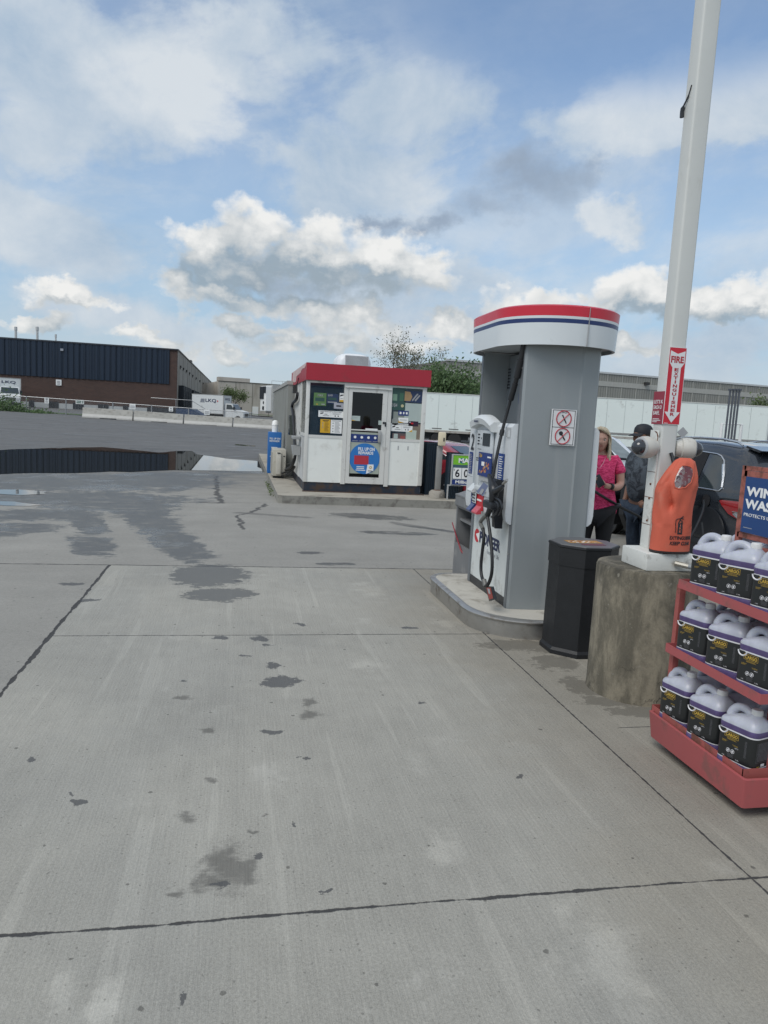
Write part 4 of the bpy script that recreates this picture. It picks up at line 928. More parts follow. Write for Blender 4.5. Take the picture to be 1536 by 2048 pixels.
# left side wall: lower panel, dirty window, ribbed rear panel
yw0, yw1 = ky + .07, 15.5
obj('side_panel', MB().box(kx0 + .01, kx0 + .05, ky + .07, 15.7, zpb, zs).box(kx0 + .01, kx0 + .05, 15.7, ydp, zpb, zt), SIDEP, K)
mb = MB()
for i in range(8): mb.box(kx0 - .0, kx0 + .012, 15.75 + i * .24, 15.79 + i * .24, zpb, zt)
mb.box(kx0 - .004, kx0 + .03, ky + .07, 15.7, zs - .02, zs + .04).box(kx0 - .004, kx0 + .03, 15.55, 15.75, zpb, zt)
obj('side_trim', mb, FR, K)
obj('side_window', MB().box(kx0 + .012, kx0 + .02, ky + .07, 15.55, zs + .04, zt), mk('grimy_glass', (.13, .135, .12), .25, var=.3, vs=5, dirt=((.25, .25, .22), .4, 5.)), K)
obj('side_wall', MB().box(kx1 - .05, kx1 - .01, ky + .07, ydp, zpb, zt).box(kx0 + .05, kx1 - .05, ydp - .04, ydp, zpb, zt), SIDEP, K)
obj('interior_floor', MB().box(kx0 + .06, kx1 - .06, ky + .1, ydp - .05, zpb, zpb + .02).box(kx0 + .06, kx1 - .06, ky + .07, ydp - .05, zt - .02, zt), mk('dark_interior', (.05, .055, .06), .8, var=.3), K)
rnd = random.Random(12); mb = MB()
cols = [mk('goods_a', (.08, .05, .05), .5), mk('goods_b', (.04, .1, .25), .5), mk('goods_c', (.3, .26, .08), .5), mk('goods_d', (.2, .22, .22), .5), MATS['dark_interior']]
mb.m(4).box(1.5, 3.4, 15.6, 15.9, .36, 1.15)
for sh in range(5):
    z = .8 + sh * .3; mb.m(4).box(1.35, 3.5, 16.9, 17.3, z - .02, z)
    x = 1.4
    while x < 3.4:
        w = rnd.uniform(.05, .14); mb.m(rnd.randrange(4)).box(x, x + w, 16.95, 17.2, z, z + rnd.uniform(.1, .24)); x += w + .02
obj('interior_shelves', mb, cols, K)
# roof
FASC = mk('fascia_red', (.36, .018, .035), .38, var=.05, vs=2, dirt=((.25, .03, .04), .2, 3.))
GLARE = mk('painted_glare', (.62, .46, .44), .4, var=.2, vs=4)
fx0, fx1, fy0, fy1 = kx0 - .02, kx1 + .055, ky - .06, 18.6
rf = MB().box(fx0, fx1, fy0, fy0 + .03, 2.30, 2.625).box(fx0, fx0 + .03, fy0 + .03, fy1, 2.30, 2.625).box(fx1 - .03, fx1, fy0 + .03, fy1, 2.30, 2.625).box(fx0 + .03, fx1 - .03, fy1 - .03, fy1, 2.30, 2.625)
RF = obj('roof_band', rf, FASC, K)
mb = MB()
# sky glare on the band's left face, painted on as pale patches
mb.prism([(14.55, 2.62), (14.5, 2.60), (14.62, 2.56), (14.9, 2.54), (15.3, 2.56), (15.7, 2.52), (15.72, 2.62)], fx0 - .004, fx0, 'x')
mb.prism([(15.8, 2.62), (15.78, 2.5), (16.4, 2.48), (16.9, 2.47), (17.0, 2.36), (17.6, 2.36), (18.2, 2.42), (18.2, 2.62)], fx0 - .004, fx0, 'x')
obj('glare_patch', mb, GLARE, K)
obj('roof_deck', MB().box(fx0 + .03, fx1 - .03, fy0 + .03, fy1 - .03, 2.50, 2.56).box(fx0 + .03, fx1 - .03, fy0 + .03, fy1 - .03, 2.29, 2.31), mk('roof_grey', (.25, .25, .25), .8), K)
# rooftop air conditioner, resting on the deck
c = DY(711, 720, 15.2); x0 = DY(675, 720, 15.2).x; x1 = DY(744, 720, 15.2).x
ac = thing('rooftop_air_conditioner', 'white rounded rooftop air conditioner on the kiosk roof', 'air conditioner', (x0, 15.2, 2.56))
prof = []
hh = DY(711, 706.5, 15.2).z - 2.56
sh_ = MB(50)
rings = []
for (k, inset) in ((0, 0.), (.55, .0), (.8, .035), (.93, .09), (1., .19)):
    rings.append([(q[0], q[1], 2.56 + hh * k) for q in rrect(x0 + inset, x1 - inset * 1.0, 15.2 + inset * .8, 16.1 - inset, .13)])
sh_.loft(rings); obj('shell', sh_, WHITEP, ac)
mb = MB().box(x0 + .16, x1 - .07, 15.195, 15.22, 2.56 + hh * .22, 2.56 + hh * .86)
gr = obj('grille', mb, mk('grille_dark', (.10, .10, .11), .6), ac)
mb = MB(); n = 22
for i in range(n):
    x = x0 + .17 + (x1 - x0 - .25) * i / (n - 1); mb.box(x - .0045, x + .0045, 15.18, 15.195, 2.56 + hh * .22, 2.56 + hh * .86)
obj('grille_bar', mb, WHITEP, gr)
# ---- printed matter on the glass (each its own part of the kiosk)
yy = ky + .028
def poster(nm, p0, p1, mat, extras=None, Y=None, label=None):
    Y = yy if Y is None else Y
    mats = [mat]; mb = MB().m(0); a, b = rectY(mb, p0, p1, Y, .003)
    x0, x1, z0, z1 = min(a.x, b.x), max(a.x, b.x), min(a.z, b.z), max(a.z, b.z); w = x1 - x0; h = z1 - z0
    for e in (extras or []):
        mt = e[-1]
        if mt not in mats: mats.append(mt)
        mb.m(mats.index(mt))
        if e[0] == 'r': mb.box(x0 + w * e[1], x0 + w * e[2], Y - .0045, Y - .003, z0 + h * e[3], z0 + h * e[4])
        if e[0] == 't': mb.text(e[1], (x0 + w * e[2], Y - .0032, z0 + h * e[4]), (1, 0, 0), (0, 0, 1), w * (e[3] - e[2]), h * (e[5] - e[4]), bold=.02)
        if e[0] == 'c': mb.lathe((x0 + w * e[1], Y, z0 + h * e[2]), [(e[3], -.0032), (e[3], -.0048), (.0005, -.0048)], 20, 'y')
        if e[0] == 'p': mb.prism([(x0 + w * u, z0 + h * v) for u, v in e[1]], Y - .0046, Y - .003, 'y')
    return obj(nm, mb, mats, K, label=label)
def lines(x0, x1, z0, z1, n, m, hgt=.45): return [('r', x0, x1 - (.12 * ((i * 7) % 3) * (x1 - x0)), z0 + (z1 - z0) * (i + .5 - hgt / 2) / n, z0 + (z1 - z0) * (i + .5 + hgt / 2) / n, m) for i in range(n)]
GRN = mk('poster_green', (.10, .20, .07), .5); TEAL = mk('poster_teal', (.03, .08, .07), .5); PALE = mk('poster_pale', (.40, .47, .45), .6, var=.06); LED = mk('led_red', (.4, .02, .02), .4); DNV = mk('poster_dark_navy', (.02, .04, .10), .5); TAN = mk('poster_tan', (.36, .24, .12), .5)
poster('lottery_board', (628, 785), (652, 812), GRN, [('r', .12, .85, .35, .62, TEAL), ('t', '50', .5, .82, .38, .6, LED), ('t', 'MAX', .3, .75, .72, .9, PRINTG), ('r', .2, .35, .08, .14, PRINTY), ('r', .62, .9, .08, .16, PRINTG)], Y=ky + .029)
poster('lottery_board', (654, 787), (676, 808), DNV, [('r', .12, .85, .35, .62, TEAL), ('t', '20', .5, .82, .38, .6, LED), ('t', '6/49', .1, .5, .72, .95, PRINTG), ('r', .1, .9, .1, .2, PRINTG)], Y=ky + .029)
poster('sticker', (679.5, 786), (687, 804), PRINTW, [('p', [(.1, .6), (.9, .75), (.9, .85), (.2, .8)], PRINTK), ('r', .05, .95, .0, .22, PRINTY), ('r', .2, .8, .35, .42, PRINTG)])
poster('sticker', (668, 805.5), (686.5, 818), mk('sticker_grey', (.36, .37, .42), .5), [('r', .25, .75, .35, .6, PRINTK)])
cam_ = [('p', [(.07, .62), (.2, .72), (.2, .55), (.13, .5), (.09, .42)], PRINTK), ('r', .24, .36, .42, .5, PRINTK), ('r', .18, .44, .2, .3, PRINTG), ('r', .5, .505, .08, .72, PRINTG)]
cam2 = [('t', 'ROBBERY PREVENTION PROGRAM IN EFFECT', .05, .95, .80, .92, PRINTK), ('r', .57, .9, .58, .64, PRINTG), ('r', .57, .85, .46, .52, PRINTG), ('c', .68, .24, .012, PRINTK), ('c', .80, .24, .012, PRINTK)]
poster('notice', (637, 820.5), (686, 836), PRINTW, cam_ + cam2)
poster('notice', (641, 838), (660, 866), mk('notice_yellow', (.62, .36, .02), .5), [('r', .2, .85, .9, .94, PRINTK), ('r', .3, .75, .84, .87, PRINTK), ('c', .25, .72, .012, PRINTG), ('c', .25, .56, .012, PRINTG), ('c', .25, .4, .012, PRINTG)] + lines(.42, .85, .1, .78, 8, mk('yellow_ink', (.25, .13, .01), .5)))
poster('notice', (662, 839.5), (683, 867.5), PRINTW, [('r', .1, .9, .9, .95, PRINTG), ('c', .2, .75, .013, PRINTG), ('c', .2, .55, .013, PRINTG), ('c', .2, .35, .013, PRINTG), ('c', .2, .15, .013, PRINTG)] + lines(.36, .85, .06, .85, 9, PRINTG))
poster('notice', (782, 846), (824.5, 864), PRINTW, cam_ + cam2 + [('p', [(.82, 0), (.99, .0), (.99, .28)], PRINTY)])
# door matter
yd = ky + .002
poster('notice', (701, 831), (720, 842), PALE, [('r', .3, .7, .6, .68, PRINTG), ('p', [(0, 0), (.6, 0), (0, .25)], PRINTY)], Y=yd)
poster('door_bell_plate', (757, 841), (764, 850), PALE, Y=yd)
poster('letter_slot', (731, 856.5), (755, 861.5), PRINTW, Y=ky - .01)
poster('door_sticker', (702, 867.5), (757, 886), NAVY, [('c', .15, .62, .026, PRINTW), ('c', .39, .62, .026, PRINTW), ('c', .63, .62, .026, PRINTW), ('c', .87, .62, .026, PRINTW)] +
       [('r', .05, .26, .12, .18, PRINTG), ('r', .30, .5, .12, .18, PRINTG), ('r', .54, .74, .12, .18, PRINTG), ('r', .79, .96, .12, .18, PRINTG)], Y=yd, label='navy strip with four round white symbols')
q0 = DY(0, 0, yd)
mb = MB(); c1 = KY(729, 917.5); Rr = .303
mats = [mk('sign_blue_disc', (.025, .17, .48), .35, var=.05), PRINTW, mk('card_red', (.42, .03, .05), .4), GOLD, PRINTK]
mb.m(0).lathe((c1.x, yd, c1.z), [(Rr, .0), (Rr, -.004), (.001, -.004)], 40, 'y')
def dt(txt, u0, u1, v0, v1, mi, bold=.03): mb.m(mi).text(txt, (c1.x + u0 * Rr, yd - .0042, c1.z + v0 * Rr), (1, 0, 0), (0, 0, 1), (u1 - u0) * Rr, (v1 - v0) * Rr, bold=bold)
dt('FILL UP ON', -.45, .64, .52, .74, 1); dt('REWARDS', -.42, .56, .28, .48, 1)
mb.m(2).box(c1.x - .68 * Rr, c1.x + .27 * Rr, yd - .006, yd - .004, c1.z - .38 * Rr, c1.z + .2 * Rr); dt('AEROPLAN', -.57, .0, .06, .15, 1)
mb.m(1).prism([(c1.x + .22 * Rr, c1.z - .36 * Rr), (c1.x + .62 * Rr, c1.z - .36 * Rr), (c1.x + .62 * Rr, c1.z - .76 * Rr), (c1.x + .14 * Rr, c1.z - .985 * Rr)], yd - .008, yd - .004, 'y')
mb.m(3).lathe((c1.x + .42 * Rr, yd - .004, c1.z - .55 * Rr), [(.028, -.0), (.028, -.006), (.001, -.006)], 16, 'y'); mb.m(1).lathe((c1.x + .42 * Rr, yd - .004, c1.z - .55 * Rr), [(.014, -.0), (.014, -.008), (.001, -.008)], 12, 'y')
mb.m(4).box(c1.x + .26 * Rr, c1.x + .56 * Rr, yd - .010, yd - .008, c1.z - .80 * Rr, c1.z - .76 * Rr)
dt('Swipe your card\nfor points on\nevery fill-up', -.5, .08, -.8, -.5, 1, .0) if False else None
for k in range(3): mb.m(1).box(c1.x - (.5 + .05 * (k == 2)) * Rr, c1.x + (.0 + .08 * (k == 2)) * Rr, yd - .006, yd - .004, c1.z - (.56 + .11 * k) * Rr, c1.z - (.51 + .11 * k) * Rr)
obj('door_disc', mb, mats, K, label='large blue disc reading FILL UP ON REWARDS with a red card')
# right window posters, inside the glass
yi = ky + .029
poster('poster', (783, 775), (810, 821), TEAL, [('r', .1, .42, .42, .72, mk('poster_mint', (.18, .30, .22), .5)), ('r', .58, .85, .42, .78, mk('poster_dkgreen', (.05, .14, .09), .5)), ('t', '2/$4', .06, .45, .12, .3, PRINTG), ('c', .8, .2, .03, mk('poster_cream', (.5, .47, .28), .5))], Y=yi)
poster('poster', (810, 781), (845, 806), DNV, [('p', [(.0, .1), (.32, .1), (.42, .5), (.3, .9), (.0, .95)], TAN), ('t', 'X', .1, .3, .35, .75, PRINTW), ('p', [(.45, .1), (.75, .75), (.68, .8), (.4, .2)], PRINTG), ('p', [(.62, .1), (.86, .62), (.8, .68), (.55, .2)], PRINTG)], Y=yi)
poster('paper_sheet', (810, 806), (845, 846), PALE, Y=yi + .0005)
poster('paper_sheet', (787, 823), (815, 846), mk('poster_greygreen', (.22, .25, .23), .6), Y=yi + .0012)
poster('sticker', (797, 821), (817, 832), NAVY, [('r', .12, .3, .3, .75, PRINTW), ('r', .45, .58, .3, .75, PRINTW), ('r', .72, .9, .3, .75, PRINTW)])
poster('sticker', (797, 835), (816, 846), PRINTW, [('r', .15, .85, .5, .6, PRINTG), ('p', [(0, 0), (.6, 0), (0, .3)], PRINTY)])
poster('sticker', (817, 842), (836, 853), mk('sticker_dark', (.03, .01, .03), .4), [('r', .25, .5, .4, .7, PRINTR), ('r', .1, .22, .7, .85, PRINTW)])
poster('brochures', (785, 866), (811, 879), mk('brochure_dark', (.12, .08, .08), .5), [('r', .1, .4, .1, .9, PALE), ('r', .6, .95, .05, .6, mk('brochure_red', (.3, .08, .07), .5))], Y=yi)
poster('paper_sheet', (812, 860), (832, 879), mk('paper_mint', (.45, .52, .46), .6), Y=yi)
poster('cardboard', (820, 848), (841, 884), mk('cardboard', (.20, .165, .13), .8), Y=yi + .0008)
mb = MB(); p = KY(791, 843); mb.lathe((p.x, yi, p.z), [(.075, 0), (.075, -.004), (.001, -.004)], 20, 'y'); obj('round_decal', mb, mk('decal_grey', (.25, .27, .26), .5), K)

# cable and brackets on the kiosk's left wall
xw = kx0 - .01
def SX(px, py, x=None): return DX(px, py, kx0 - .05 if x is None else x)
CABLE = BLACK
t_ = [SX(597, 756), SX(596, 762), SX(594, 770), SX(594.5, 790), SX(592, 800), SX(586, 806), SX(584, 815), SX(586, 826), SX(588, 855), SX(589, 880), SX(586, 905), SX(581, 915), SX(574, 925)]
t_[-3:] = [Vector((1.17, 15.8, .75)), Vector((1.13, 16.2, .5)), Vector((1.06, 17.0, .36))]
mb = MB(40)
def smoothpath(P, k=4):
    out = []; P = [Vector(p) for p in P]
    for i in range(len(P) - 1):
        p0 = P[max(0, i - 1)]; p1 = P[i]; p2 = P[i + 1]; p3 = P[min(len(P) - 1, i + 2)]
        for j in range(k):
            t = j / k; out.append(.5 * ((2 * p1) + (p2 - p0) * t + (2 * p0 - 5 * p1 + 4 * p2 - p3) * t * t + (3 * p1 - p0 - 3 * p2 + p3) * t ** 3))
    return out + [P[-1]]
pa = smoothpath(t_); mb.tube(pa[:12], .010, 6); mb.tube(pa[11:], .034, 10)
hp = [Vector((1.17, 15.8, .8)), Vector((1.14, 16.4, .55)), Vector((1.08, 17.0, .5))]; mb.tube(smoothpath(hp), .014, 6)
obj('cable', mb, CABLE, K)
a_ = SX(583, 829); b_ = SX(595, 862)
obj('cable_shroud', MB().box(kx0 - .12, kx0 - .11, a_.y - .5, a_.y - .05, 1.15, 1.6).box(kx0 - .12, kx0, a_.y - .52, a_.y - .5, 1.15, 1.6), mk_glass('clear_plastic', (.7, .75, .75), .6, .8, .15), K)
obj('wall_bracket', MB(30).box(kx0 - .16, kx0, 15.35, 15.9, 1.12, 1.18, .01), mk('bracket_grey', (.30, .31, .31), .5), K)
obj('wall_shelf', MB().prism([(15.3, .98), (15.3, .80), (15.36, .80), (15.9, .97), (15.9, .98)], kx0 - .16, kx0, 'x'), MATS['bracket_grey'], K)
obj('junction_box', MB().box(kx0 - .08, kx0, 17.0, 17.2, 2.1, 2.28), MATS['dark_fixture'], K)

# ================================================================ beside the kiosk
RIB = mk('container_grey', (.30, .31, .29), .55, .1, var=.06, vs=2, dirt=((.2, .19, .17), .3, 2.), streak=(1, 1, .3))
ct = thing('ribbed_shed', 'tall grey ribbed metal shed standing behind the kiosk', 'shed', (1.12, 17.95, kz))
mb = MB()
mb.box(1.16, 3.4, 17.95, 26, kz, 2.36)
y = 17.95
while y < 25.9: mb.box(1.10, 1.16, y, y + .22, kz + .05, 2.32); y += .42
obj('ribbed_wall', mb, RIB, ct)
obj('top_rail', MB().box(1.08, 3.42, 17.93, 26.03, 2.32, 2.41), mk('rail_grey', (.36, .36, .34), .5), ct)
# outdoor heat-pump unit
u = thing('outdoor_cooling_unit', 'beige outdoor cooling unit with black hoses on the kiosk island', 'cooling unit', (.93, 17.1, kz))
BEI = mk('beige_metal', (.46, .44, .38), .5, var=.04, dirt=((.3, .28, .23), .2, 6.))
obj('casing', MB(30).box(.76, 1.06, 17.12, 17.95, kz + .05, kz + .66, .015), BEI, u)
obj('cover', MB(30).box(.84, .95, 17.06, 17.12, kz + .09, kz + .60, .012), mk('beige_light', (.54, .52, .46), .5), u)
obj('feet', MB().box(.78, 1.04, 17.2, 17.3, kz, kz + .05).box(.78, 1.04, 17.7, 17.8, kz, kz + .05), BLACKP, u)
obj('side_grille', MB().box(.745, .76, 17.2, 17.85, kz + .12, kz + .58), mk('beige_grille', (.33, .32, .28), .6), u)
obj('name_plate', MB().box(.86, .93, 17.05, 17.06, kz + .57, kz + .595).box(1.0, 1.04, 17.112, 17.12, kz + .5, kz + .52), PRINTK, u)
hs = MB(40); hs.tube(smoothpath([(.97, 17.08, .27), (1.05, 17.0, .30), (1.12, 16.6, .36), (1.19, 16.2, .5)]), .022, 8); hs.tube(smoothpath([(.97, 17.08, .22), (1.06, 16.95, .25), (1.14, 16.5, .33), (1.2, 16.1, .5)]), .016, 8)
obj('hose', hs, BLACK, u)
# bollard in a blue advertising sleeve
bo = thing('bollard', 'white bollard wrapped in a blue sleeve reading FILL UP ON REWARDS', 'bollard', (.86, 18.6, kz))
obj('post', MB(40).lathe((.86, 18.6, 0), [(.075, kz), (.075, 1.33), (.082, 1.33), (.082, 1.36), (.075, 1.37), (.07, 1.42), (.04, 1.45), (.001, 1.455)], 20), PRINTW, bo)
obj('sleeve', MB(30).box(.695, 1.02, 18.44, 18.76, kz + .002, 1.165, .02), mk('sleeve_blue', (.02, .14, .42), .45, var=.05), bo)
mb = MB(); textY(mb, 'FILL UP ON', .73, .985, .26, .045, 18.438, bold=.03); textY(mb, 'REWARDS', .73, .925, .24, .045, 18.438, bold=.03)
for i, w in enumerate((.15, .12, .14, .13, .2)): mb.box(.85 - w / 2, .85 + w / 2, 18.435, 18.439, .78 - i * .055, .80 - i * .055)
obj('lettering', mb, PRINTW, bo)
# towel / soap post
sp = thing('dispenser_post', 'grey steel post with a cream soap dispenser and rusty foot beside the kiosk', 'post', (3.86, 14.1, kz))
obj('post', MB(30).box(3.815, 3.92, 14.06, 14.14, .30, 1.16, .006), mk('post_grey', (.29, .29, .28), .5, .2, var=.1), sp)
obj('rusty_foot', MB(30).box(3.81, 3.925, 14.05, 14.15, kz, .30, .006), RUST, sp)
obj('concrete_footing', MB(40).lathe((3.865, 14.1, 0), [(.17, kz), (.16, kz + .10), (.12, kz + .14), (.001, kz + .14)], 14), CONC, sp)
d = obj('dispenser', MB(50).box(3.80, 3.945, 13.96, 14.06, 1.17, 1.44, .03), mk('cream_plastic', (.66, .58, .42), .35), sp)
obj('dispenser_slot', MB(30).lathe((3.9, 13.958, 1.29), [(.014, 0), (.014, -.004), (.001, -.004)], 10, 'y').box(3.888, 3.912, 13.953, 13.96, 1.26, 1.33), BLACKP, d)
# tall dark navy bins
BINN = mk('bin_navy', (.012, .025, .04), .5, var=.2, vs=3)
def ribbed_bin(x, y, w, d_, h, label, lean=0.):
    t = thing('dark_bin', label, 'bin', (x, y, kz), 0, 'dark navy bins by the kiosk')
    mb = MB(30); rg = []
    for (k, e) in ((0, .82), (1, 1.0)): rg.append([(x + q[0] * w / 2 * e + lean * k, y + q[1] * d_ / 2 * e, kz + h * k) for q in rrect(-1, 1, -1, 1, .25, 3)])
    mb.loft(rg); b = obj('body', mb, BINN, t)
    mb = MB()
    for i in range(7):
        u_ = -.8 + i * 1.6 / 6; a = Vector((x + u_ * w / 2 * .82, y - d_ / 2 * .82 - .006, kz)); c = Vector((x + u_ * w / 2 + lean, y - d_ / 2 - .006, kz + h)); mb.tube([a, c], .012, 5)
    obj('rib', mb, BINN, t); obj('rim', MB(30).loft([[(x + q[0] * w / 2 * 1.03 + lean, y + q[1] * d_ / 2 * 1.03, kz + h - z) for q in rrect(-1, 1, -1, 1, .25, 3)] for z in (.03, 0)]), BINN, t)
ribbed_bin(3.86, 14.75, .34, .5, 1.06, 'tall dark navy bin wedged between the kiosk corner and the grey post')
ribbed_bin(4.13, 14.04, .28, .30, .90, 'tall dark navy tapered bin left of the lottery price sign', .03)
# lottery price sign
lp = DY(905, 908, 13.75); x0 = lp.x; zt_ = lp.z; x1 = x0 + .62; zb_ = DY(907, 971, 13.75).z
ls = thing('lottery_sign', 'framed sign with a green MAX header and the price 60 Million', 'sign', (x0, 13.75, kz))
obj('board', MB().box(x0 + .02, x1 - .02, 13.75, 13.78, zb_ + .02, zt_ - .02), PRINTW, ls)
obj('frame', MB().box(x0, x0 + .02, 13.74, 13.79, zb_, zt_).box(x1 - .02, x1, 13.74, 13.79, zb_, zt_).box(x0 + .02, x1 - .02, 13.74, 13.79, zt_ - .02, zt_).box(x0 + .02, x1 - .02, 13.74, 13.79, zb_, zb_ + .02), ALU, ls)
obj('frame_leg', MB().box(x0 - .06, x0 - .04, 13.74, 13.78, kz, .42).box(x0 - .06, x0 + .2, 13.74, 13.78, .42, .44).box(x1 - .1, x1 - .08, 13.74, 13.78, kz, zb_).box(x0 + .16, x0 + .2, 13.74, 13.78, .44, zb_), ALU, ls)
mb = MB(); mats = [mk('max_green', (.18, .48, .03), .45), mk('max_teal', (.02, .20, .24), .45), mk('sign_slate', (.05, .10, .13), .5), NAVY, PRINTW, PRINTK]
h = zt_ - zb_; w = x1 - x0
mb.m(0).box(x0 + .02, x1 - .02, 13.746, 13.75, zb_ + h * .67, zt_ - .02)
mb.m(1).lathe((x0 + .21, 13.746, zb_ + h * .80), [(.055, 0), (.055, -.002), (.001, -.002)], 20, 'y')
mb.m(4).text('MAX', (x0 + .13, 13.743, zb_ + h * .73), (1, 0, 0), (0, 0, 1), .32, h * .15, bold=.04)
mb.m(2).box(x0 + .02, x1 - .02, 13.746, 13.75, zb_ + h * .20, zb_ + h * .665)
for i, ch in enumerate(('6', '0')):
    u = x0 + .035 + i * .175; mb.m(4).box(u, u + .165, 13.742, 13.746, zb_ + h * .22, zb_ + h * .57); mb.m(5).text(ch, (u + .04, 13.7415, zb_ + h * .27), (1, 0, 0), (0, 0, 1), .09, h * .26, bold=.02)
mb.m(5).text('$', (x0 + .045, 13.7415, zb_ + h * .47), (1, 0, 0), (0, 0, 1), .018, h * .07)
mb.m(3).box(x0 + .02, x1 - .02, 13.746, 13.75, zb_ + .02, zb_ + h * .19); mb.m(4).text('Million', (x0 + .09, 13.7445, zb_ + h * .07), (1, 0, 0), (0, 0, 1), .3, h * .10, bold=.03)
obj('print', mb, mats, ls)
# ================================================================ fuel pump
ISL2 = mk('pump_island_top', (.44, .42, .37), .85, var=.1, vs=3, bump=.5, dirt=((.22, .2, .165), .35, 4.))
mb = MB(40)
def iso(r):   # outline of the pump island, grown by r
    x0, x1, y0, y1 = 1.86 - r, 3.42 + r, 5.24 - r, 7.0 + r; out = []
    for (cx, cy, a0, rr) in ((x1 - .3, y1 - .3, 0, .3), (x0 + .22, y1 - .22, 90, .22), (x0 + .5, y0 + .5, 180, .5), (x1 - .4, y0 + .4, 270, .4)):
        for k in range(9): a = R_(a0 + 11.25 * k); out.append((cx + rr * math.cos(a), cy + rr * math.sin(a)))
    return out
def ring(r, z): return [(x, y, z) for x, y in iso(r)]
mb.loft([ring(-.035, .146), ring(-.036, .150)], True, True)
struct('kerb_island', mb, ISL2, smooth=40)
mb = MB(50).loft([ring(0, -.02), ring(.0, .118), ring(.010, .124), ring(.012, .136), ring(.0, .149), ring(-.035, .151), ring(-.036, .13)], False, False)
ke = solo('kerb_edging', mb, STEEL, 'rounded stainless steel edging around the fuel pump island', 'edging', smooth=50)
GREY = mk('pump_grey', (.275, .30, .31), .40, .22, var=.06, vs=1.5, dirt=((.33, .345, .35), .2, 1.2), streak=(4, 4, .25))
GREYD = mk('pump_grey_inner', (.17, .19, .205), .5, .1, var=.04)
PW = mk('pump_white', (.60, .63, .65), .35, var=.02, vs=3, dirt=((.42, .43, .42), .1, 6.))
px0, px1, py0, py1, pz = 2.19, 2.835, 5.61, 6.70, .151
PU = thing('fuel_pump', 'tall grey and white fuel pump number 2 with striped crown and black hose', 'fuel pump', (px0, py0, pz))
zc0, zc1 = 2.275, 2.575
def column(y0, y1, front):
    s = 1 if front else -1; yf, yb = (y0, y1) if front else (y1, y0)
    w = px1 - px0
    P = [(px0, yb), (px0, yf + s * .02), (px0 + .018, yf + s * .004), (px0 + .05, yf), (px0 + .235, yf - s * .022), (px0 + .262, yf - s * .022), (px0 + .275, yf - s * .022), (px0 + w * .72, yf - s * .022), (px0 + w * .745, yf - s * .03), (px0 + w * .8, yf - s * .012), (px1 - .05, yf), (px1 - .018, yf + s * .004), (px1, yf + s * .02), (px1, yb)]
    return MB(22).prism(P, pz, zc0 + .02, 'z')
cf = obj('front_column', column(py0, py0 + .075, True), GREY, PU)
cb = obj('rear_column', column(py1 - .075, py1, False), GREY, PU)
obj('column_edge_strip', MB().box(px0 - .006, px0 + .0, py0 + .022, py0 + .07, pz, zc0).box(px0 - .006, px0, py1 - .07, py1 - .02, pz, zc0), mk('edge_grey', (.16, .175, .19), .4, .2), PU)
obj('screw', MB(40).lathe((px0 - .006, py0 + .045, 2.1), [(.008, 0), (.008, -.005), (.001, -.006)], 8, 'x').lathe((px0 - .006, py1 - .045, 2.1), [(.008, 0), (.008, -.005), (.001, -.006)], 8, 'x').lathe((px0 - .006, py0 + .045, .6), [(.008, 0), (.008, -.005), (.001, -.006)], 8, 'x'), STEEL, PU)
ya, yb = py0 + .078, py1 - .078
obj('lower_cabinet', MB().box(px0 + .02, px1 - .02, ya, yb, pz, .86), mk('cabinet_dark', (.05, .052, .055), .5), PU)
lpnl = obj('lower_door', MB().box(px0 + .004, px0 + .02, ya, yb, pz + .075, .86), mk('door_white', (.60, .63, .62), .35, var=.03, vs=3, dirt=((.36, .36, .34), .25, 5.)), PU)
obj('lower_door', MB().box(px1 - .02, px1 - .004, ya, yb, pz + .075, .86), MATS['door_white'], PU)
obj('plinth', MB().box(px0 + .0, px0 + .0195, ya, yb, pz, pz + .074), BLACKP, PU)
# head on both sides
def head(s):
    """s=-1 lane side, s=+1 far side; section in x,z extruded along y"""
    xo = px0 if s < 0 else px1
    X = lambda d: xo + s * d
    P = [(X(-.1), 1.66), (X(.03), 1.66), (X(.055), 1.63), (X(.062), .93), (X(.05), .87), (X(.02), .845), (X(-.1), .845)]
    return MB(30).prism([(q[0], q[1]) for q in P], py0 + .035, py1 + .03, 'y')
hd = obj('dispenser_head', head(-1), PW, PU)
hd2 = obj('dispenser_head', head(1), PW, PU)
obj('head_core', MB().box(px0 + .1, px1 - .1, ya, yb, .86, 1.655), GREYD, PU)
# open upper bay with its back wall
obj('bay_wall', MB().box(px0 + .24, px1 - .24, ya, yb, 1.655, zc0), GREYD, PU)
xb = px0 + .238
mb = MB(); mats = [PRINTK, PRINTW, NAVY]
a = DX(1010, 738, xb); b = DX(1027, 768, xb)
for i in range(7): mb.m(0).box(xb - .002, xb, a.y - .16, a.y - .02 - (i % 3) * .02, 1.98 + i * .028, 1.995 + i * .028)
mb.m(0).box(xb - .002, xb, a.y - .03, a.y - .015, 1.98, 2.17)
a = DX(1040, 760, xb); mb.m(2).box(xb - .002, xb, a.y - .10, a.y, 1.84, 1.93); mb.m(0).box(xb - .002, xb, a.y - .10, a.y - .02, 1.95, 2.06)
obj('bay_sticker', mb, mats, PU)
mb = MB().m(0); mb.box(px0 + .03, px0 + .20, py0 + .080, py0 + .084, 1.665, 2.1); mb.m(1); [mb.box(px0 + .05, px0 + .18, py0 + .084, py0 + .086, 1.75 + i * .04, 1.77 + i * .04) for i in range(7)]
obj('inner_notice', mb, [PRINTW, PRINTK], PU)
obj('inner_notice', MB().m(0).box(px0 + .07, px0 + .075, py0 + .085, py0 + .15, 1.665, 2.09).m(1).box(px0 + .066, px0 + .07, py0 + .09, py0 + .12, 1.80, 2.06), [PRINTW, PRINTK], PU)
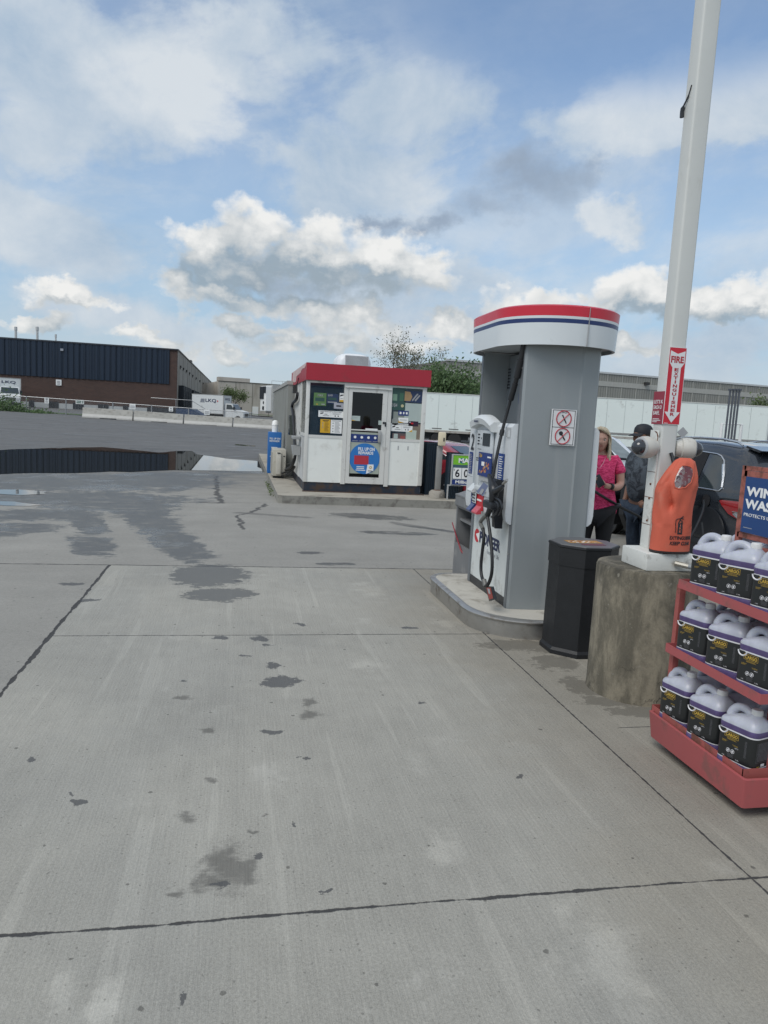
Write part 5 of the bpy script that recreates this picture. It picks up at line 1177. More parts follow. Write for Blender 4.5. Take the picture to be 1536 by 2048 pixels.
# crown
cx0, cx1, cy0, cy1 = 2.03, 3.03, 5.40, 6.90
CR_W = mk('crown_white', (.62, .66, .68), .3, var=.02); CR_R = mk('crown_red', (.55, .022, .045), .3, var=.03); CR_B = mk('crown_blue', (.015, .035, .13), .35, var=.03)
def cring(z, e=0.): return [(x, y, z) for x, y in rrect(cx0 - e, cx1 + e, cy0 - e, cy1 + e, .50, 14)]
def band(z0, z1): return MB(50).loft([cring(z0, .004 * (z0 - zc0) * 10), cring(z1, .004 * (z1 - zc0) * 10)], False, False)
crn = obj('crown', band(zc0, zc0 + .165), CR_W, PU)
obj('crown_stripe', band(zc0 + .165, zc0 + .197), CR_B, crn); obj('crown_stripe', band(zc0 + .197, zc0 + .217), CR_W, crn); obj('crown_stripe', band(zc0 + .217, zc0 + .289), CR_R, crn)
obj('crown_top', MB(50).loft([cring(zc0 + .289, .012), cring(zc0 + .302, -.004), cring(zc0 + .306, -.05)], False, True), CR_R, crn)
obj('crown_soffit', MB().loft([cring(zc0 + .03, -.012), cring(zc0 + .034, -.012)]).loft([cring(zc0 - .0, .0), cring(zc0 + .0, -.014), cring(zc0 + .03, -.014)], False, False), mk('soffit_grey', (.42, .44, .45), .5), crn)
p = DY(1177, 655, cy0 - .004); obj('crown_joint', MB().box(p.x - .0018, p.x + .0018, cy0 - .013, cy0 + .002, zc0, zc0 + .29), PRINTG, crn)
# ---- lane face of the head
xf = px0 - .062
HD = lambda nm, mb, m, par=hd, **k: obj(nm, mb, m, par, **k)
yF = lambda px, py: DX(px, py, xf)
# recessed console: white hood, display, keypad
y_l = yF(967, 850).y; y_r = yF(1008, 850).y
yl2, yr2 = 6.56, 5.99
hood = MB(40); rg = []
for i in range(9):
    u = i / 8; y = yl2 + (yr2 - yl2) * u; z = 1.66 + .07 * math.sin(math.pi * min(1, .12 + u * .85)); rg.append([(xf + .03, y, z), (xf - .03, y, z - .004), (xf - .065, y, z - .035), (xf - .05, y, z - .085), (xf - .02, y, z - .088), (xf + .03, y, z - .088)])
hood.loft(rg); HD('display_hood', hood, mk('hood_white', (.62, .65, .66), .35))
mb = MB(); textX(mb, 'PIONEER', 6.42, 1.655, .12, .018, xf - .066, bold=.02); HD('hood_lettering', mb, LOGO)
HD('console', MB(30).box(xf - .02, xf, 6.03, 6.44, 1.02, 1.59, .008), mk('console_white', (.50, .53, .55), .4))
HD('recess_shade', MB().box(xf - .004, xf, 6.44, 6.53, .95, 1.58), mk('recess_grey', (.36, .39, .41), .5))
HD('display', MB().box(xf - .024, xf - .02, 6.08, 6.27, 1.455, 1.565), mk('lcd_dark', (.03, .04, .05), .12))
mb = MB()
for i in range(4): mb.box(xf - .023, xf - .02, 6.36, 6.41, 1.46 + i * .028, 1.472 + i * .028)
mb.box(xf - .023, xf - .02, 6.31, 6.32, 1.46, 1.47).box(xf - .023, xf - .02, 6.31, 6.32, 1.51, 1.525).box(xf - .023, xf - .02, 6.30, 6.40, 1.42, 1.423)
mb.box(xf - .023, xf - .02, 6.36, 6.42, 1.335, 1.343).box(xf - .023, xf - .02, 6.36, 6.42, 1.317, 1.323)
HD('console_marks', mb, PRINTK)
HD('card_slot', MB(30).box(xf - .028, xf - .02, 6.30, 6.37, 1.08, 1.31, .004), mk('slot_white', (.56, .59, .6), .4))
ad = MB().m(0).box(xf - .05, xf - .042, 5.93, 6.27, 1.195, 1.40).m(1).text('2¢', (xf - .0505, 6.25, 1.352), (0, -1, 0), (0, 0, 1), .075, .035, bold=.02)
ad.m(2).box(xf - .052, xf - .05, 5.94, 6.03, 1.36, 1.372).m(2).box(xf - .053, xf - .05, 6.10, 6.17, 1.285, 1.32)
rnd = random.Random(2)
for k in range(22):
    y = 6.23 - rnd.random() * .25; z = 1.225 + rnd.random() * .085; ad.m(3 if k % 3 else 4).lathe((xf - .05, y, z), [(.012, 0), (.011, -.002), (.001, -.002)], 7, 'x')
HD('advert_panel', ad, [NAVY, mk('ad_gold', (.6, .38, .06), .4), PRINTW, mk('ad_tan', (.5, .28, .12), .5), mk('ad_orange', (.45, .10, .03), .5)], label='navy advert card reading 2¢ with tan and orange dots')
HD('advert_holder', MB().box(xf - .042, xf, 5.95, 6.25, 1.155, 1.195), ALU)
HD('receipt_tray', MB(30).box(xf - .045, xf - .0, 6.08, 6.36, 1.06, 1.10, .01), MATS['hood_white'])
mb = MB().m(0).box(xf - .022, xf - .02, 6.35, 6.46, .93, 1.05)
rnd = random.Random(5)
for i in range(4):
    for j in range(3): mb.m(1).box(xf - .026, xf - .022, 6.44 - j * .032, 6.455 - j * .032, .94 + i * .028, .952 + i * .028)
HD('keypad', mb, [MATS['console_white'], PRINTK])
def sheet(nm, y0, y1, z0, z1, mat, rows, rm, par=hd):
    mb = MB().m(0).box(xf - .003, xf, y0, y1, z0, z1).m(1)
    for (a, b, c, d) in rows: mb.box(xf - .0045, xf - .003, y1 - (y1 - y0) * b, y1 - (y1 - y0) * a, z0 + (z1 - z0) * c, z0 + (z1 - z0) * d)
    return obj(nm, mb, [mat, rm], par)
def rws(n, z0=.05, z1=.95): return [(.15, .85 - .2 * ((i * 5) % 3) * .5, z0 + (z1 - z0) * i / n, z0 + (z1 - z0) * (i + .4) / n) for i in range(n)]
sheet('instruction_strip', 6.59, 6.685, 1.18, 1.38, NAVY, rws(11), PRINTG)
sheet('instruction_strip', 5.755, 5.885, 1.16, 1.41, mk('strip_blue', (.02, .06, .24), .4), rws(12), PRINTW)
mb = MB(); textX(mb, '2', 6.665, 1.40, .085, .15, xf - .002, bold=.01); HD('pump_number', mb, PRINTK)
for (y0, y1, z0, z1) in ((5.66, 5.76, 1.02, 1.20), (5.66, 5.74, 1.55, 1.62)):
    mb = MB(); mb.tube([(xf, y0, z0), (xf, y1, z0), (xf, y1, z1), (xf, y0, z1)], .0022, 4, closed=True); HD('panel_seam', mb, PRINTG)
HD('panel_seam', MB().tube([(xf, 6.72, 1.16), (xf, 6.56, 1.155)], .002, 4), PRINTG)
# grade buttons
def grade(y0, y1, col, bcol, nm):
    o = HD(nm, MB().m(0).box(xf - .008, xf, y0, y1, .88, 1.03), [col])
    obj('button', MB(30).prism([(xf - .008, .915), (xf - .055, .86), (xf - .05, .845), (xf - .008, .85)], y0 + .02, y1 - .02, 'y'), bcol, o)
    obj('button_label', MB().box(xf - .012, xf - .008, y0 + .03, y1 - .03, .96, .975), PRINTW, o)
grade(6.40, 6.54, NAVY, mk('button_navy', (.04, .06, .16), .3), 'grade_panel'); grade(6.20, 6.38, PRINTR, mk('button_red', (.5, .06, .08), .3), 'grade_panel')
HD('paper_slot', MB(30).prism([(xf, 1.125 - .02), (xf - .06, 1.06 - .02), (xf - .055, 1.045 - .02), (xf, 1.03)], 6.38, 6.52, 'y'), MATS['slot_white'])
# nozzle boot
bt_ = MB(30); y0, y1 = 5.715, 5.825
bt_.prism([(xf + .01, 1.19), (xf - .045, 1.205), (xf - .075, 1.19), (xf - .085, 1.12), (xf - .07, .90), (xf - .05, .80), (xf + .01, .80)], y0, y0 + .03, 'y').prism([(xf + .01, 1.19), (xf - .045, 1.205), (xf - .075, 1.19), (xf - .08, 1.13), (xf + .01, 1.13)], y0 + .03, y1, 'y').prism([(xf + .01, .98), (xf - .05, .95), (xf - .04, .80), (xf + .01, .80)], y0 + .03, y1, 'y')
HD('nozzle_boot', bt_, BLACKP); 
# lower door print
xl = px0 + .0035
mb = MB().m(0)
cy_, cz_ = 6.50, .615
n = 26; mb.add([(xl, cy_, cz_)] + [(xl - .002, cy_ + .075 * math.cos(2 * math.pi * k / n), cz_ + .062 * math.sin(2 * math.pi * k / n)) for k in range(n)], [(0, k + 1, (k + 1) % n + 1) for k in range(n)])
mb.m(1).add([(xl - .004, cy_ + .03, cz_ + .01), (xl - .004, cy_ - .075, cz_ + .04), (xl - .004, cy_ - .075, cz_ - .055)], [(0, 1, 2)])
mb.m(2); textX(mb, 'PIONEER', 6.42, .565, .545, .105, xl - .0012, bold=.035); mb.m(3); textX(mb, 'Energy for Life', 6.20, .49, .31, .05, xl - .001, bold=-.0)
obj('door_logo', mb, [PRINTR, PRINTW, LOGO, mk('logo_grey', (.34, .36, .38), .5)], lpnl)
# ---- hose from the crown to the nozzle, and the second run
hz = MB(40)
H1 = [DX(1047, 688, px0 - .02), DX(1036, 745, px0 - .03), DX(1021, 800, px0 - .05), DX(1005, 860, xf - .03), DX(994, 910, xf - .07), DX(985, 957, xf - .10)]
pp = smoothpath(H1, 5); rs = []
for i, q in enumerate(pp):
    u = i / (len(pp) - 1); rs.append(.013 + (.006 if u < .38 else 0) - (0 if .0 < u else 0))
hz.tube(pp, rs, 10)
for (u0, u1, r) in ((.14, .20, .027), (.30, .36, .024), (.58, .60, .019)):
    i0, i1 = int(u0 * len(pp)), int(u1 * len(pp)) + 1; hz.tube([pp[i0], pp[min(i1, len(pp) - 1)]], r, 10)
obj('hose', hz, BLACK, PU)
# hanging nozzle
nz = MB(40); xn = xf - .115
S = lambda px, py: DX(px, py, xn)
nz.tube(smoothpath([S(978, 950) + Vector((0, .0, 0)), S(984, 967), S(988, 985), S(983, 1010), S(975, 1030)], 4), [.016, .018, .02, .026, .03, .036, .04, .042, .04, .038, .034, .03, .027, .026, .024, .022, .022][:17], 12)
nz.tube([S(988, 985), S(1000, 977), S(1006, 972)], [.030, .022, .014], 10)
nz.tube(smoothpath([S(984, 1000), S(996, 1008), S(994, 1024), S(983, 1034)], 4), .008, 6)
nz.tube(smoothpath([S(990, 995), S(1000, 1002), S(1004, 1016), S(998, 1030)], 4), .009, 6)
nz.box(xn - .03, xn + .03, S(990, 990).y, S(972, 990).y, .965, 1.03, .02)
Nz = obj('nozzle', nz, BLACKP, PU)
obj('nozzle_spout', MB(40).tube([S(1006, 968), S(1014, 960)], .011, 8), STEEL, Nz)
obj('splash_label', MB(30).add([S(975, 965) + Vector((-.035, 0, 0)), S(985, 972) + Vector((-.035, 0, 0)), S(975, 993) + Vector((-.04, 0, 0)), S(962, 984) + Vector((-.04, 0, 0))], [(0, 1, 2, 3)]).m(1).add([S(973, 977) + Vector((-.040, 0, 0)), S(978, 980) + Vector((-.040, 0, 0)), S(973, 990) + Vector((-.043, 0, 0)), S(968, 986) + Vector((-.043, 0, 0))], [(0, 1, 2, 3)]), [mk('label_slate', (.16, .19, .30), .3), PRINTG], Nz)
obj('swivel', MB(40).tube(smoothpath([S(973, 1030), S(965, 1038), S(961, 1046), S(966, 1058)], 4), .017, 8), mk('swivel_grey', (.16, .16, .15), .5, .3), Nz)
lo = MB(40); L1 = [S(966, 1058), S(968, 1075), S(965, 1100), S(962, 1130), S(963, 1150), S(968, 1165), S(973, 1172), S(980, 1160), S(984, 1140), S(984, 1110), S(981, 1075), S(977, 1045), S(974, 1025)]
lo.tube(smoothpath(L1, 4), .014, 10); LH = obj('hose_loop', lo, BLACK, PU)
obj('hose_coupling', MB(40).tube([S(968, 1160), S(971, 1173)], .02, 10), MATS['swivel_grey'], LH)
t_ = MB(); a = S(971, 1172); b = S(983, 1173); c = S(989, 1198); d = S(978, 1202)
t_.m(0).add([a, b, c, d, a + Vector((.02, 0, 0)), b + Vector((.02, 0, 0)), c + Vector((.02, 0, 0)), d + Vector((.02, 0, 0))], [(0, 1, 2, 3), (4, 7, 6, 5), (0, 4, 5, 1), (1, 5, 6, 2), (2, 6, 7, 3), (3, 7, 4, 0)])
def lerp4(u, v): return a.lerp(b, u).lerp(d.lerp(c, u), v) + Vector((-.002, 0, 0))
t_.m(1).add([lerp4(.12, .1), lerp4(.85, .1), lerp4(.85, .92), lerp4(.12, .92)], [(0, 1, 2, 3)])
o_ = Vector((-.002, 0, 0)); t_.m(2).add([lerp4(.3, .15) + o_, lerp4(.7, .2) + o_, lerp4(.6, .6) + o_, lerp4(.3, .5) + o_], [(0, 1, 2, 3)])
obj('hose_tag', t_, [BLACKP, mk('tag_red', (.28, .04, .03), .4), PRINTG], LH)
# no smoking / no flames sign on the grey column
ys = py0 - .036
a = DY(1104, 817.5, ys); b = DY(1146.5, 892, ys); sx0, sx1, sz0, sz1 = a.x, b.x + .005, b.z, a.z
sg = MB().m(0).box(sx0, sx1, ys - .003, ys + .002, sz0, sz1).m(1)
w = sx1 - sx0; h = sz1 - sz0; t = .0022
for (u0, u1, v0, v1) in ((.05, .95, .965, .98), (.05, .95, .02, .035), (.05, .07, .02, .98), (.93, .95, .02, .98), (.05, .95, .495, .51)): sg.box(sx0 + w * u0, sx0 + w * u1, ys - .004, ys - .003, sz0 + h * v0, sz0 + h * v1)
def ringY(mb, cx, cz, R, r, Y):
    mb.tube([(cx + R * math.cos(k * math.pi / 16), Y, cz + R * math.sin(k * math.pi / 16)) for k in range(32)], r, 5, closed=True)
c1z, c2z, cxs = sz0 + h * .745, sz0 + h * .26, (sx0 + sx1) / 2
sg.m(1); sg.tube([(cxs - .015, ys - .004, c1z + .03), (cxs + .022, ys - .004, c1z - .035)], .005, 5); sg.tube([(cxs - .02, ys - .004, c1z + .045), (cxs - .005, ys - .004, c1z + .05), (cxs + .012, ys - .004, c1z + .044), (cxs + .02, ys - .004, c1z + .05)], .0018, 4)
sg.lathe((cxs - .015, ys - .003, c2z + .022), [(.017, 0), (.017, -.002), (.001, -.002)], 14, 'y'); sg.tube([(cxs - .01, ys - .004, c2z + .015), (cxs + .022, ys - .004, c2z - .032)], .006, 5)
sg.m(2); ringY(sg, cxs, c1z, .062, .0045, ys - .005); ringY(sg, cxs, c2z, .062, .0045, ys - .005)
for cz in (c1z, c2z): sg.tube([(cxs - .043, ys - .006, cz - .043), (cxs + .043, ys - .006, cz + .043)], .004, 5)
obj('warning_sign', sg, [mk('sign_white', (.66, .67, .68), .45), PRINTK, mk('sign_red', (.42, .03, .05), .4)], cf, label='white plate with no smoking and no naked flame symbols')
# far-side hose running down to the car
fh = MB(40); fh.tube(smoothpath([(px1 + .09, 6.0, 2.2), (px1 + .12, 6.2, 1.75), (2.97, 6.35, 1.36), (3.35, 6.7, 1.1), (3.9, 7.05, .87), (4.3, 7.2, .70), (4.5, 7.25, .42), (4.75, 7.3, .30), (5.2, 7.7, .45), (5.6, 8.1, .70), (5.85, 8.45, .82)], 5), .015, 8)
obj('far_hose', fh, BLACK, PU)

# ================================================================ squeegee station behind the pump
SQ = mk('station_grey', (.16, .165, .17), .6, var=.08, vs=4, dirt=((.26, .26, .25), .25, 6.))
sq = thing('squeegee_station', 'grey windshield service station with open shelves beyond the fuel pump', 'service station', (2.32, 7.05, 0))
x0, x1, y0, y1 = 2.33, 2.78, 7.06, 7.66
obj('cabinet', MB().box(x0, x1, y0, y0 + .04, 0, .86).box(x0, x1, y1 - .04, y1, 0, .86).box(x1 - .03, x1, y0 + .04, y1 - .04, 0, .86).box(x0, x0 + .02, y0 + .04, y1 - .04, 0, .36).box(x0 + .02, x1 - .03, y0 + .04, y1 - .04, .04, .07).box(x0 + .03, x1 - .03, y0 + .04, y1 - .04, .60, .625), SQ, sq)
obj('lid', MB(30).box(x0 - .02, x1 + .01, y0 - .02, y1 + .02, .86, .885, .008).prism([(x0 - .02, .77), (x0, .74), (x0 + .03, .74), (x0 + .03, .86), (x0 - .02, .86)], y0, y1, 'y').prism([(x0, .885), (x0 + .2, .96), (x1, .96), (x1, .885)], y0, y1, 'y'), SQ, sq)
obj('towel_dispenser', MB(30).lathe((x0 + .2, y0 + .3, .69), [(.07, -.12), (.07, .12)], 16, 'y'), PRINTG, sq)
sqz = thing('squeegee', 'red-handled squeegee leaning out of the grey service station', 'squeegee', (2.4, 7.5, .1))
hp = [DX(904.5, 1045, 2.318), DX(912, 1070, 2.318), DX(922, 1101, 2.318)]
obj('handle', MB(40).tube([hp[0], hp[1], hp[2], (2.45, 7.25, .12)], [.006, .007, .009, .010], 8), mk('handle_red', (.22, .010, .02), .45), sqz)
obj('blade', MB().box(2.40, 2.52, 7.2, 7.5, .08, .12), BLACK, sqz)

# ================================================================ black octagonal bin
BK = mk('bin_black', (.012, .013, .015), .5, var=.2, vs=10, bump=.3, bs=200, spec=.4)
bc = (2.53, 5.03); R8 = .245
bn = thing('litter_bin', 'black octagonal litter bin with a yellow sticker on its flat lid', 'bin', (bc[0], bc[1], 0))
def oct_(r, z, a0=22.5): return [(bc[0] + r * math.cos(R_(a0 + 45 * k)), bc[1] + r * math.sin(R_(a0 + 45 * k)), z) for k in range(8)]
obj('bin_body', MB().loft([oct_(R8 + .02, 0), oct_(R8 + .02, .03), oct_(R8 + .004, .05), oct_(R8, .66)]), BK, bn)
obj('bin_hood', MB().loft([oct_(R8 + .006, .66), oct_(R8 + .008, .79), oct_(R8 + .014, .797), oct_(R8 + .012, .81)]), BK, bn)
obj('lid_plate', MB().loft([oct_(R8 - .0, .8105), oct_(R8 - .002, .815)]), mk('lid_plate_grey', (.10, .10, .105), .35, var=.15), bn)
a = G(1145, 1114, .82); st_ = MB().m(0).box(2.40, 2.66, 4.99, 5.10, .8155, .817).m(1)
rnd = random.Random(9)
for k in range(26): x = rnd.uniform(2.41, 2.63); y = rnd.uniform(5.0, 5.08); st_.m(1 + k % 2).box(x, x + .018, y, y + .012, .817, .8175)
obj('lid_sticker', st_, [mk('sticker_orange', (.42, .22, .06), .5), PRINTW, mk('sticker_red', (.25, .05, .03), .5)], bn)
obj('lid_sticker', MB().box(2.46, 2.64, 4.90, 4.95, .8155, .817), mk('sticker_maroon', (.13, .02, .04), .4), bn)
# ================================================================ concrete footing, post, block
def footing_mat():
    m = bpy.data.materials.new('weathered_footing'); m.use_nodes = True; nt = NT(m.node_tree)
    P = nt.n('ShaderNodeTexCoord').outputs['Object']; Z = nt.sep(P)[2]
    a = nt.noise(nt.vm('MULTIPLY', P, (1, 1, .35)), 7, 8, .7, .4); b = nt.noise(P, 24, 6, .7); c = nt.noise(P, 90, 4, .7); d = nt.noise(nt.vm('MULTIPLY', P, (1, 1, .5)), 2.4, 5, .65)
    col = nt.mix(nt.ramp(a, .38, .62), (.225, .20, .15), (.10, .09, .068))
    col = nt.mix(nt.m('MULTIPLY', nt.ramp(nt.m('ADD', d, nt.m('MULTIPLY', Z, .18)), .54, .70), .75), col, (.038, .036, .03))
    col = nt.mix(nt.ramp(b, .60, .74), col, (.25, .235, .195)); 
    f = nt.m('MULTIPLY_ADD', nt.m('SUBTRACT', c, .5), .5, 1.); col = nt.mix(1., col, nt.xyz(f, f, f), 'MULTIPLY')
    vn = nt.n('ShaderNodeTexVoronoi', {'Vector': nt.vm('ADD', P, nt.xyz(nt.m('MULTIPLY', a, .5), nt.m('MULTIPLY', b, .25), nt.m('MULTIPLY', a, .4))), 'Scale': 3.6}, feature='DISTANCE_TO_EDGE')
    ck = nt.m('MULTIPLY', nt.ramp(vn.outputs['Distance'], .004, .012, 1, 0), nt.ramp(nt.m('ADD', nt.noise(P, 2, 3), nt.m('MULTIPLY', Z, -.5)), .30, .42))
    col = nt.mix(nt.m('MULTIPLY', ck, .8), col, (.03, .028, .025))
    bp = nt.n('ShaderNodeBump', {'Strength': .6, 'Distance': .006, 'Height': nt.m('SUBTRACT', nt.m('ADD', a, nt.m('MULTIPLY', c, .5)), ck)})
    bb = nt.n('ShaderNodeBsdfPrincipled', {'Base Color': col, 'Roughness': .92, 'Normal': bp.outputs[0]}); o = nt.n('ShaderNodeOutputMaterial'); nt.L.new(bb.outputs[0], o.inputs[0]); return m
fc = (2.56, 4.2); zf = .82
ft = MB(40).lathe((fc[0], fc[1], 0), [(.318, -.02), (.312, .02), (.312, zf - .02), (.305, zf - .003), (.295, zf), (.001, zf)], 64)
solo('concrete_footing', ft, footing_mat(), 'round weathered concrete footing under the white post', 'footing', smooth=40)
CHIP = mk('chipped_white', (.62, .63, .60), .5, var=.05, vs=6, bump=.5, bs=30, dirt=((.17, .15, .125), .22, 9.))
blk = G(1288, 1139, zf); bl = DY(1236, 1090, 4.28)
bx0, by0 = 2.42, 3.985; bx1, by1 = bx0 + .315, by0 + .30; zb1 = zf + .108
bk = MB(30).box(bx0, bx1, by0, by1, zf + .001, zb1, .008)
po = thing('canopy_post', 'tall square white steel post standing on a painted block, with red signs', 'post', (2.59, 4.215, zb1))
solo('painted_block', bk, CHIP, 'white painted square block with chipped edges on the round footing', 'block', smooth=30)
hw = .055; qx, qy = 2.595, 4.215
POSTM = mk('post_white', (.56, .575, .555), .5, var=.04, vs=2, bump=.3, bs=12, dirt=((.30, .28, .24), .10, 4.), streak=(1, 1, .4))
pm = MB(40); zt_p = 6.5
pm.loft([[(qx + u, qy + v, z) for u, v in rrect(-hw, hw, -hw, hw, .014, 4)] for z in (zb1, zt_p)]); obj('shaft', pm, POSTM, po)
# welded side plate and old fixings low on the shaft
obj('side_plate', MB(30).box(qx - hw - .012, qx - hw, qy - .045, qy + .05, zb1, 1.62, .003), CHIP, po)
obj('fixing_bolt', MB(40).lathe((qx - hw - .012, qy - .01, 1.24), [(.008, 0), (.006, -.006), (.001, -.008)], 8, 'x').lathe((qx - hw - .012, qy - .01, 1.1), [(.008, 0), (.006, -.006), (.001, -.008)], 8, 'x').lathe((qx - hw - .012, qy - .01, 1.33), [(.007, 0), (.006, -.006), (.001, -.008)], 8, 'x'), RUST, po)
for z_ in (1.405, 1.245, 1.075): obj('paint_crack', MB().box(qx - hw - .0135, qx - hw - .011, qy - .046, qy + .051, z_, z_ + .003), RUST, po)
# old fixture plate behind the camera
obj('old_mount_plate', MB(30).box(qx - hw - .016, qx - hw - .012, qy - .05, qy + .045, 1.52, 1.665, .002), CHIP, po)
obj('mount_rust', MB().prism([(qy - .045, 1.60), (qy - .05, 1.63), (qy - .03, 1.655), (qy - .0, 1.66), (qy - .03, 1.645), (qy - .042, 1.62), (qy - .036, 1.56), (qy - .043, 1.54)], qx - hw - .018, qx - hw - .016, 'x'), RUST, po)
# torn strap high on the post
zz = DX(1381, 216, qx - hw).z
obj('torn_strap', MB(40).tube(smoothpath([(qx - hw - .003, qy - .01, zz + .13), (qx - hw - .007, qy + .01, zz + .07), (qx - hw - .012, qy + .045, zz + .02), (qx - hw - .01, qy + .05, zz - .03)]), [.003] * 4 + [.005] * 4 + [.012] * 5, 6), BLACKP, po)
obj('paint_scratch', MB().box(qx - .016, qx - .0125, qy - hw - .001, qy - hw, zz + .9, zz + 1.0), PRINTG, po)
# signs
yS = qy - hw - .003
a = DY(1348, 694, yS); b = DY(1357, 850, yS); hwid = .115
sxa = qx - .060; sxb = sxa + hwid
S_W = MATS['sign_white']; SR = mk('sign_scarlet', (.50, .018, .035), .4, var=.03)
zs1, zs0 = a.z, b.z; h = zs1 - zs0; w = sxb - sxa; cx = (sxa + sxb) / 2
mb = MB().m(1).box(sxa, sxb, yS - .002, yS + .001, zs0, zs1).m(0).box(sxa + .003, sxb - .003, yS - .003, yS - .002, zs0 + .003, zs1 - .003)
ar = [(0, -.475), (.47, -.335), (.25, -.335), (.25, .235), (.44, .30), (.44, .455), (0, .415), (-.44, .455), (-.44, .30), (-.25, .235), (-.25, -.335), (-.47, -.335)]
zc = (zs0 + zs1) / 2
mb.m(1).prism([(cx + u * w * .97, zc + v * h) for u, v in ar], yS - .004, yS - .003, 'y')
mb.m(2).text('FIRE', (cx - w * .37, yS - .0042, zc + h * .30), (1, 0, 0), (0, 0, 1), w * .74, h * .085, bold=.03)
word = 'EXTINGUISHER'; z = zc + h * .245
for i, ch in enumerate(word):
    zz2 = z - (i + 1) * h * .0525; ww = w * (.07 if ch == 'I' else .24)
    mb.m(2).text(ch, (cx - ww / 2, yS - .0042, zz2), (1, 0, 0), (0, 0, 1), ww, h * .040, bold=.03)
mb.m(1).box(sxa + w * .1, sxa + w * .3, yS - .004, yS - .003, zs0 + .006, zs0 + .009)
obj('extinguisher_sign', mb, [SR, S_W, mk('sign_dark_red', (.38, .02, .035), .4)], po, label='red plate with a white down arrow reading FIRE EXTINGUISHER')
xS = qx - hw - .002
a = DX(1316, 783, xS); b = DX(1309, 848, xS)
y0, y1 = qy - hw - .002, qy + hw + .012; z0, z1 = b.z, a.z
mb = MB().m(0).box(xS - .002, xS + .001, y0, y1, z0, z1); h = z1 - z0
for i, (tx, ww) in enumerate((("LET'S K", .098), ('EACH O', .088), ('SAFE.', .072))):
    mb.m(1).text(tx, (xS - .0022, y1 - .012, z0 + h * (.63 - i * .17)), (0, -1, 0), (0, 0, 1), ww, h * .115, bold=.01)
for i, ww in enumerate((.07, .085, .05)): mb.box(xS - .003, xS - .002, y1 - .012 - ww, y1 - .012, z0 + h * (.15 - i * .045), z0 + h * (.17 - i * .045))
obj('safety_sign', mb, [mk('sign_maroon', (.26, .03, .05), .45), S_W], po, label="dark red plate reading LET'S KEEP EACH OTHER SAFE, partly behind the arrow plate")
# cameras
CAMW = mk('camera_white', (.50, .49, .45), .4, var=.04, dirt=((.33, .31, .27), .2, 12.))
DOME = mk('smoked_dome', (.03, .033, .04), .08, var=.05, coat=.5)
def dome_cam(sgn, y, z, label):
    t = thing('security_camera', label, 'camera', (qx + sgn * hw, y, z), 0, 'dome cameras on the post')
    X0 = qx + sgn * (hw + .014)
    pr = [(.034, 0), (.050, .01), (.055, .04), (.064, .045), (.068, .07), (.066, .105), (.060, .118), (.060, .122), (.051, .128)]
    dirv = Vector((sgn * 1., -.30, .0)).normalized()
    M = Matrix.Translation((X0, y, z)) @ dirv.to_track_quat('Z', 'Y').to_matrix().to_4x4()
    mb = MB(35); mb.M = M; mb.lathe((0, 0, 0), [(r, h_) for r, h_ in pr], 28); obj('housing', mb, CAMW, t)
    mb = MB(60); mb.M = M; mb.lathe((0, 0, 0), [(.048, .124)] + [(.048 * math.cos(k * math.pi / 16), .128 + .05 * math.sin(k * math.pi / 16)) for k in range(8)] + [(.001, .178)], 24); obj('dome', mb, DOME, t)
    mb = MB(35); mb.M = M; mb.tube([(.066 * math.cos(k * math.pi / 16), .066 * math.sin(k * math.pi / 16), .075) for k in range(32)], .0015, 4, closed=True)
    mb.lathe((0, 0, 0), [(.0615, .121), (.0525, .1285)], 28)
    obj('housing_ring', mb, PRINTG, t); return t
dome_cam(-1, 4.2, DX(1322, 897, qx - .12).z, 'white dome security camera pointing left from the post')
dome_cam(1, 4.215, DY(1368, 897, 4.2).z, 'white dome security camera pointing right from the post, half behind it')
